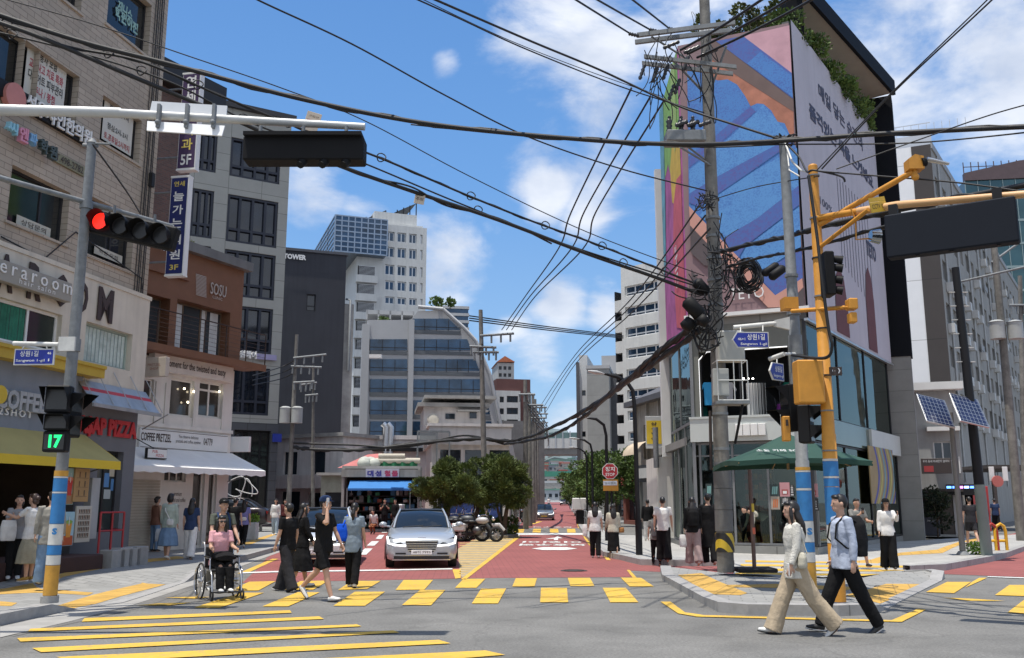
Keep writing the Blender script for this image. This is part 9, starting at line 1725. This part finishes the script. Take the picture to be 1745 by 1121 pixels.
P=person('woman in a white tee and black trousers walking away at the kerb',1015,951,1.62,176,Wh,K,SOLE,'long',z=.0,walk=8,fem=True,face=False,legs='straight');bag(P,'white tote bag of the woman in the white tee',handof(P,0)*.4+P['P0']*.6+Vector((-.26 if 0 else.22,.0,.0)),(.16,.1,.36),Wh)
P=person('woman in a white blouse and long black skirt walking away beside the lamp',1046,951,1.56,184,Cream,K,BSHOE,'long',z=.0,walk=8,fem=True,legs='midi',slv='long',face=False,arms=((5,30),(0,15)));bag(P,'brown shoulder bag of the woman in the long skirt',P['P0']+Vector((-.24,0,.02)),(.2,.1,.16),cl('tan_leather',(.30,.14,.05)))
P=person('man in a dark cap and olive tee pushing the wheelchair',369,1006,1.68,38,cl('olive',(.10,.11,.09)),cl('khaki',(.14,.13,.11)),SOLE,cap=K,z=.0,lean=10,arms=((24,22),(24,22)),walk=12,near=True,legs='straight');backpack(P,'dark backpack with straps on the wheelchair pusher',Navy,.9)
# wheelchair and the woman in it
wf=frame(Xof(380,16.9),16.9,32);t=thing('wheelchair','silver framed wheelchair with black seat being pushed over the crossing','wheelchair',wf);I_=[(-.28,.0),(.28,.0)]
for s_ in(-1,1):
 mb=MB();x=s_*.31;mb.tube([(x,.0+.30*math.cos(a),.30+.30*math.sin(a))for a in[2*math.pi*i/24 for i in range(25)]],.016,7);o=obj('wheel',mb,M_rub,t);mb=MB();mb.tube([(x+s_*.045,.25*math.cos(a),.30+.25*math.sin(a))for a in[2*math.pi*i/24 for i in range(25)]],.009,6);obj('hand_rim',mb,M_chrome,o);mb=MB()
 for i in range(16):a=2*math.pi*i/16;mb.tube([(x,0,.3),(x,.29*math.cos(a),.30+.29*math.sin(a))],.003,4)
 mb.tube([(x-.04,0,.3),(x+.04,0,.3)],.03,8);obj('spokes',mb,M_alu,o)
 mb=MB();x=s_*.26;mb.tube([(x+.02*math.cos(0),-.52+.085*math.cos(a),.09+.085*math.sin(a))for a in[2*math.pi*i/14 for i in range(15)]],.018,6);mb.tube([(x,-.52,.09),(x,-.48,.22)],.014,5);obj('caster',mb,M_rub,t)
 mb=MB();x=s_*.25;mb.tube([(x,.12,.95),(x,.05,.88),(x,.02,.5),(x,.0,.3)],.013,6);mb.tube([(x,.12,.95),(x,.22,.95)],.02,6);mb.tube([(x,.02,.5),(x,-.42,.5),(x,-.5,.42),(x,-.58,.16)],.013,6);mb.tube([(x,.0,.25),(x,-.48,.25)],.012,6);mb.tube([(x,-.05,.70),(x,-.34,.70),(x,-.36,.5)],.012,6);obj('side_frame',mb,M_alu,t)
 mb=MB();mb.box(x-.03,x+.03,-.32,-.02,.70,.73,0,.01);obj('armrest',mb,M_trim,t);mb=MB();mb.box(x-.12*s_-.1,x-.12*s_+.1,-.72,-.56,.14,.16,0,.004);obj('footrest',mb,M_trim,t)
mb=MB();mb.box(-.24,.24,-.42,.03,.48,.52,0,.01);obj('seat',mb,M_trim,t);mb=MB();mb.box(-.24,.24,.02,.05,.52,.88,0,.01);obj('backrest',mb,M_trim,t);mb=MB();mb.tube([(-.25,-.1,.5),(.25,-.1,.26)],.01,5);mb.tube([(.25,-.1,.5),(-.25,-.1,.26)],.01,5);obj('cross_brace',mb,M_alu,t)
P=person('woman in a pink blouse and sunglasses sitting in the wheelchair',380,0,1.6,32,Pnk,K,SOLE,'long',Y_=16.9,hip=.60,legp=((82,74),(82,74)),arms=((22,58),(22,58)),near=True,fem=True,slv='short',legs='straight',z=0)
mb=MB();h_=P['hd'];[mb.ball(h_+Vector((s_*.032,-.092,.014)),(.026,.01,.02),9,6)for s_ in(-1,1)];mb.tube([h_+Vector((-.07,-.02,.015)),h_+Vector((-.055,-.088,.018)),h_+Vector((.055,-.088,.018)),h_+Vector((.07,-.02,.015))],.004,4);item('sunglasses','dark sunglasses worn by the woman in the wheelchair','glasses',mb,M_trim,P['fr'])
mb=MB();c=P['P0'];mb.tube([c+Vector((0,.02,.16)),c+Vector((0,-.2,.13)),c+Vector((0,-.42,.10))],[(.2,.06),(.21,.07),(.19,.05)],12,up=(1,0,0));item('folded_jacket','black jacket lying over the lap of the woman in the wheelchair','jacket',mb,K,P['fr'],soft_=.03)
P=person('man in a black tee and wide black trousers crossing, seen from behind',487,1008,1.62,-118,K,DG_,BSHOE,near=True,legs='wide',legp=((-14,8),(18,2)),arms=((4,14),(-6,18)))
P=person('woman with long black hair in a black dress holding a plush toy',512,1002,1.60,118,K,K,SOLE,'long',near=True,legs='skirt',slv='long',walk=12,arms=((25,60),(10,20)),fem=True);mb=MB();c=handof(P,0);mb.ball(c,(.07,.06,.09));mb.ball(c+Vector((0,-.02,.1)),.06);mb.ball(c+Vector((.04,-.02,.16)),.022);mb.ball(c+Vector((-.04,-.02,.16)),.022);item('plush_toy','cream plush toy in the hand of the woman in black','toy',mb,Cream,P['fr'],soft_=.01)
P=person('man in a navy cap, black tee and black shorts phoning while he crosses',548,1024,1.73,66,K,K,SOLE,cap=Navy,near=True,legs='shorts',arms=((14,14),(62,128)),legp=((-26,22),(20,4)),ab=(10,14),inw=(0,.35),head=6);phone(P,1,'white phone at the ear of the man in the navy cap',M_white)
P=person('woman in a grey denim shirt and black trousers with a long dark ponytail',600,1002,1.60,176,Denim,K,SOLE,'tail',near=True,legs='straight',walk=10,fem=True,long_=.1,face=False,arms=((0,10),(2,20)));bag(P,'bright blue shoulder bag on the woman in the denim shirt',P['ch']+Vector((.22,.05,-.14)),(.26,.14,.34),cl('bright_blue',(.01,.08,.55)),[P['ch']+Vector((.2,.0,.0)),P['sh']+Vector((.13,0,.06)),P['ch']+Vector((.2,.1,.0))])
P=person('woman in a mint cardigan and long blue skirt walking away on the left pavement',284,953,1.70,176,Mint,Jean,SOLE,'bob',z=.15,legs='skirt',slv='long',walk=10,fem=True,face=False);bag(P,'small white crossbody bag on the mint cardigan',P['P0']+Vector((-.1,.17,.1)),(.2,.08,.16),Wh,[P['P0']+Vector((-.1,.17,.15)),P['ch']+Vector((.05,.16,0)),P['sh']+Vector((.14,0,.06))]);bag(P,'clear plastic bag carried low by the woman in the mint cardigan',handof(P,0)+Vector((.05,0,-.2)),(.22,.14,.34),cl('plastic',(.5,.52,.55)))
person('woman in a dark denim vest and white wide trousers on the left pavement',322,953,1.58,184,Navy,Wh,BSHOE,'long',z=.15,legs='wide',walk=12,fem=True,face=False);person('woman in a brown top standing by the red railing',262,940,1.64,150,cl('brown',(.20,.10,.07)),Jean,BSHOE,'bun',z=.15,fem=True,slv='none')
person('man all in black with his back turned near the black limousine',397,937,1.60,170,K,K,SOLE,z=.15,walk=6,face=False);P=person('woman in a violet blue top with a white bag near the black limousine',413,933,1.56,186,cl('violet',(.20,.20,.42)),K,SOLE,'long',z=.15,walk=14,fem=True,face=False);bag(P,'white flat bag on the violet blue top',P['P0']+Vector((0,.15,.16)),(.24,.06,.12),Wh)
P=person('woman in a grey tee and black trousers at the left edge by the cafe',21,987,1.60,30,cl('mid_grey',(.28,.28,.29)),K,SOLE,'bob',z=.15,arms=((30,95),(20,100)),fem=True,legs='straight',near=True,inw=(.4,.4));bag(P,'large white shopping bag at the left edge',P['P0']+Vector((-.16,-.22,.12)),(.3,.14,.4),Wh)
person('woman with a white hair clip in a white top and long patterned skirt',46,990,1.62,-100,Wh,Pat,cl('mustard',(.35,.22,.06)),'bun',z=.15,legs='skirt',arms=((50,60),(40,70)),fem=True,near=True,hairc=mat('brown_hair',(.04,.018,.012),.45))
person('person in a baggy grey jacket and jeans by the banded pole',77,996,1.66,-140,cl('stone',(.27,.26,.23)),Jean,SOLE,z=.15,slv='long',legs='wide',near=True,walk=8,long_=.08,face=False)
person('woman in a white blouse and pale jeans walking towards the camera by the limousine',468,911,1.62,5,Wh,cl('pale_jean',(.33,.42,.50)),SOLE,'bob',z=.15,legs='straight',slv='long',fem=True,walk=8);person('person in dark red half hidden behind the crossing group',484,905,1.6,10,cl('dark_red',(.10,.03,.03)),K,BSHOE,z=.15,slv='long')
person('woman in a cream dress standing far back behind the white car',514,892,1.62,10,Cream,Cream,BSHOE,'long',z=.15,legs='skirt',fem=True);person('person in white and dark standing behind the man with the phone',541,893,1.6,0,Wh,K,BSHOE,z=.15)
person('person in a white shirt crouching before the hardware shop',640,887,1.6,-20,Wh,cl('orange_brown',(.25,.10,.05)),BSHOE,Y_=50,z=.15,hip=.35,legp=((80,120),(80,120)),lean=20);person('person in black with folded arms before the hardware shop',656,887,1.64,10,K,K,BSHOE,Y_=51,z=.15,arms=((25,95),(25,95)),inw=(.5,.5));person('person in black beside the dark scooter at the hardware shop',674,887,1.62,-30,K,DG_,BSHOE,Y_=52,z=.15,slv='long')
for i,(px,Y_,c,lab)in enumerate(((996,70,K,'person in black on the right pavement beside the white box'),(1003,84,Gr,'person in grey far along the right pavement under the trees'),(935,150,Wh,'tiny person in white far up the lane'),(972,140,K,'tiny person in black far up the lane by the right kerb'),(905,110,DG_,'tiny person in dark grey by the lane poles'))):person(lab,px,0,1.65,180,c,K,BSHOE,Y_=Y_,z=max(.1,(Y_-82)*.0095+.1),face=False,walk=10)
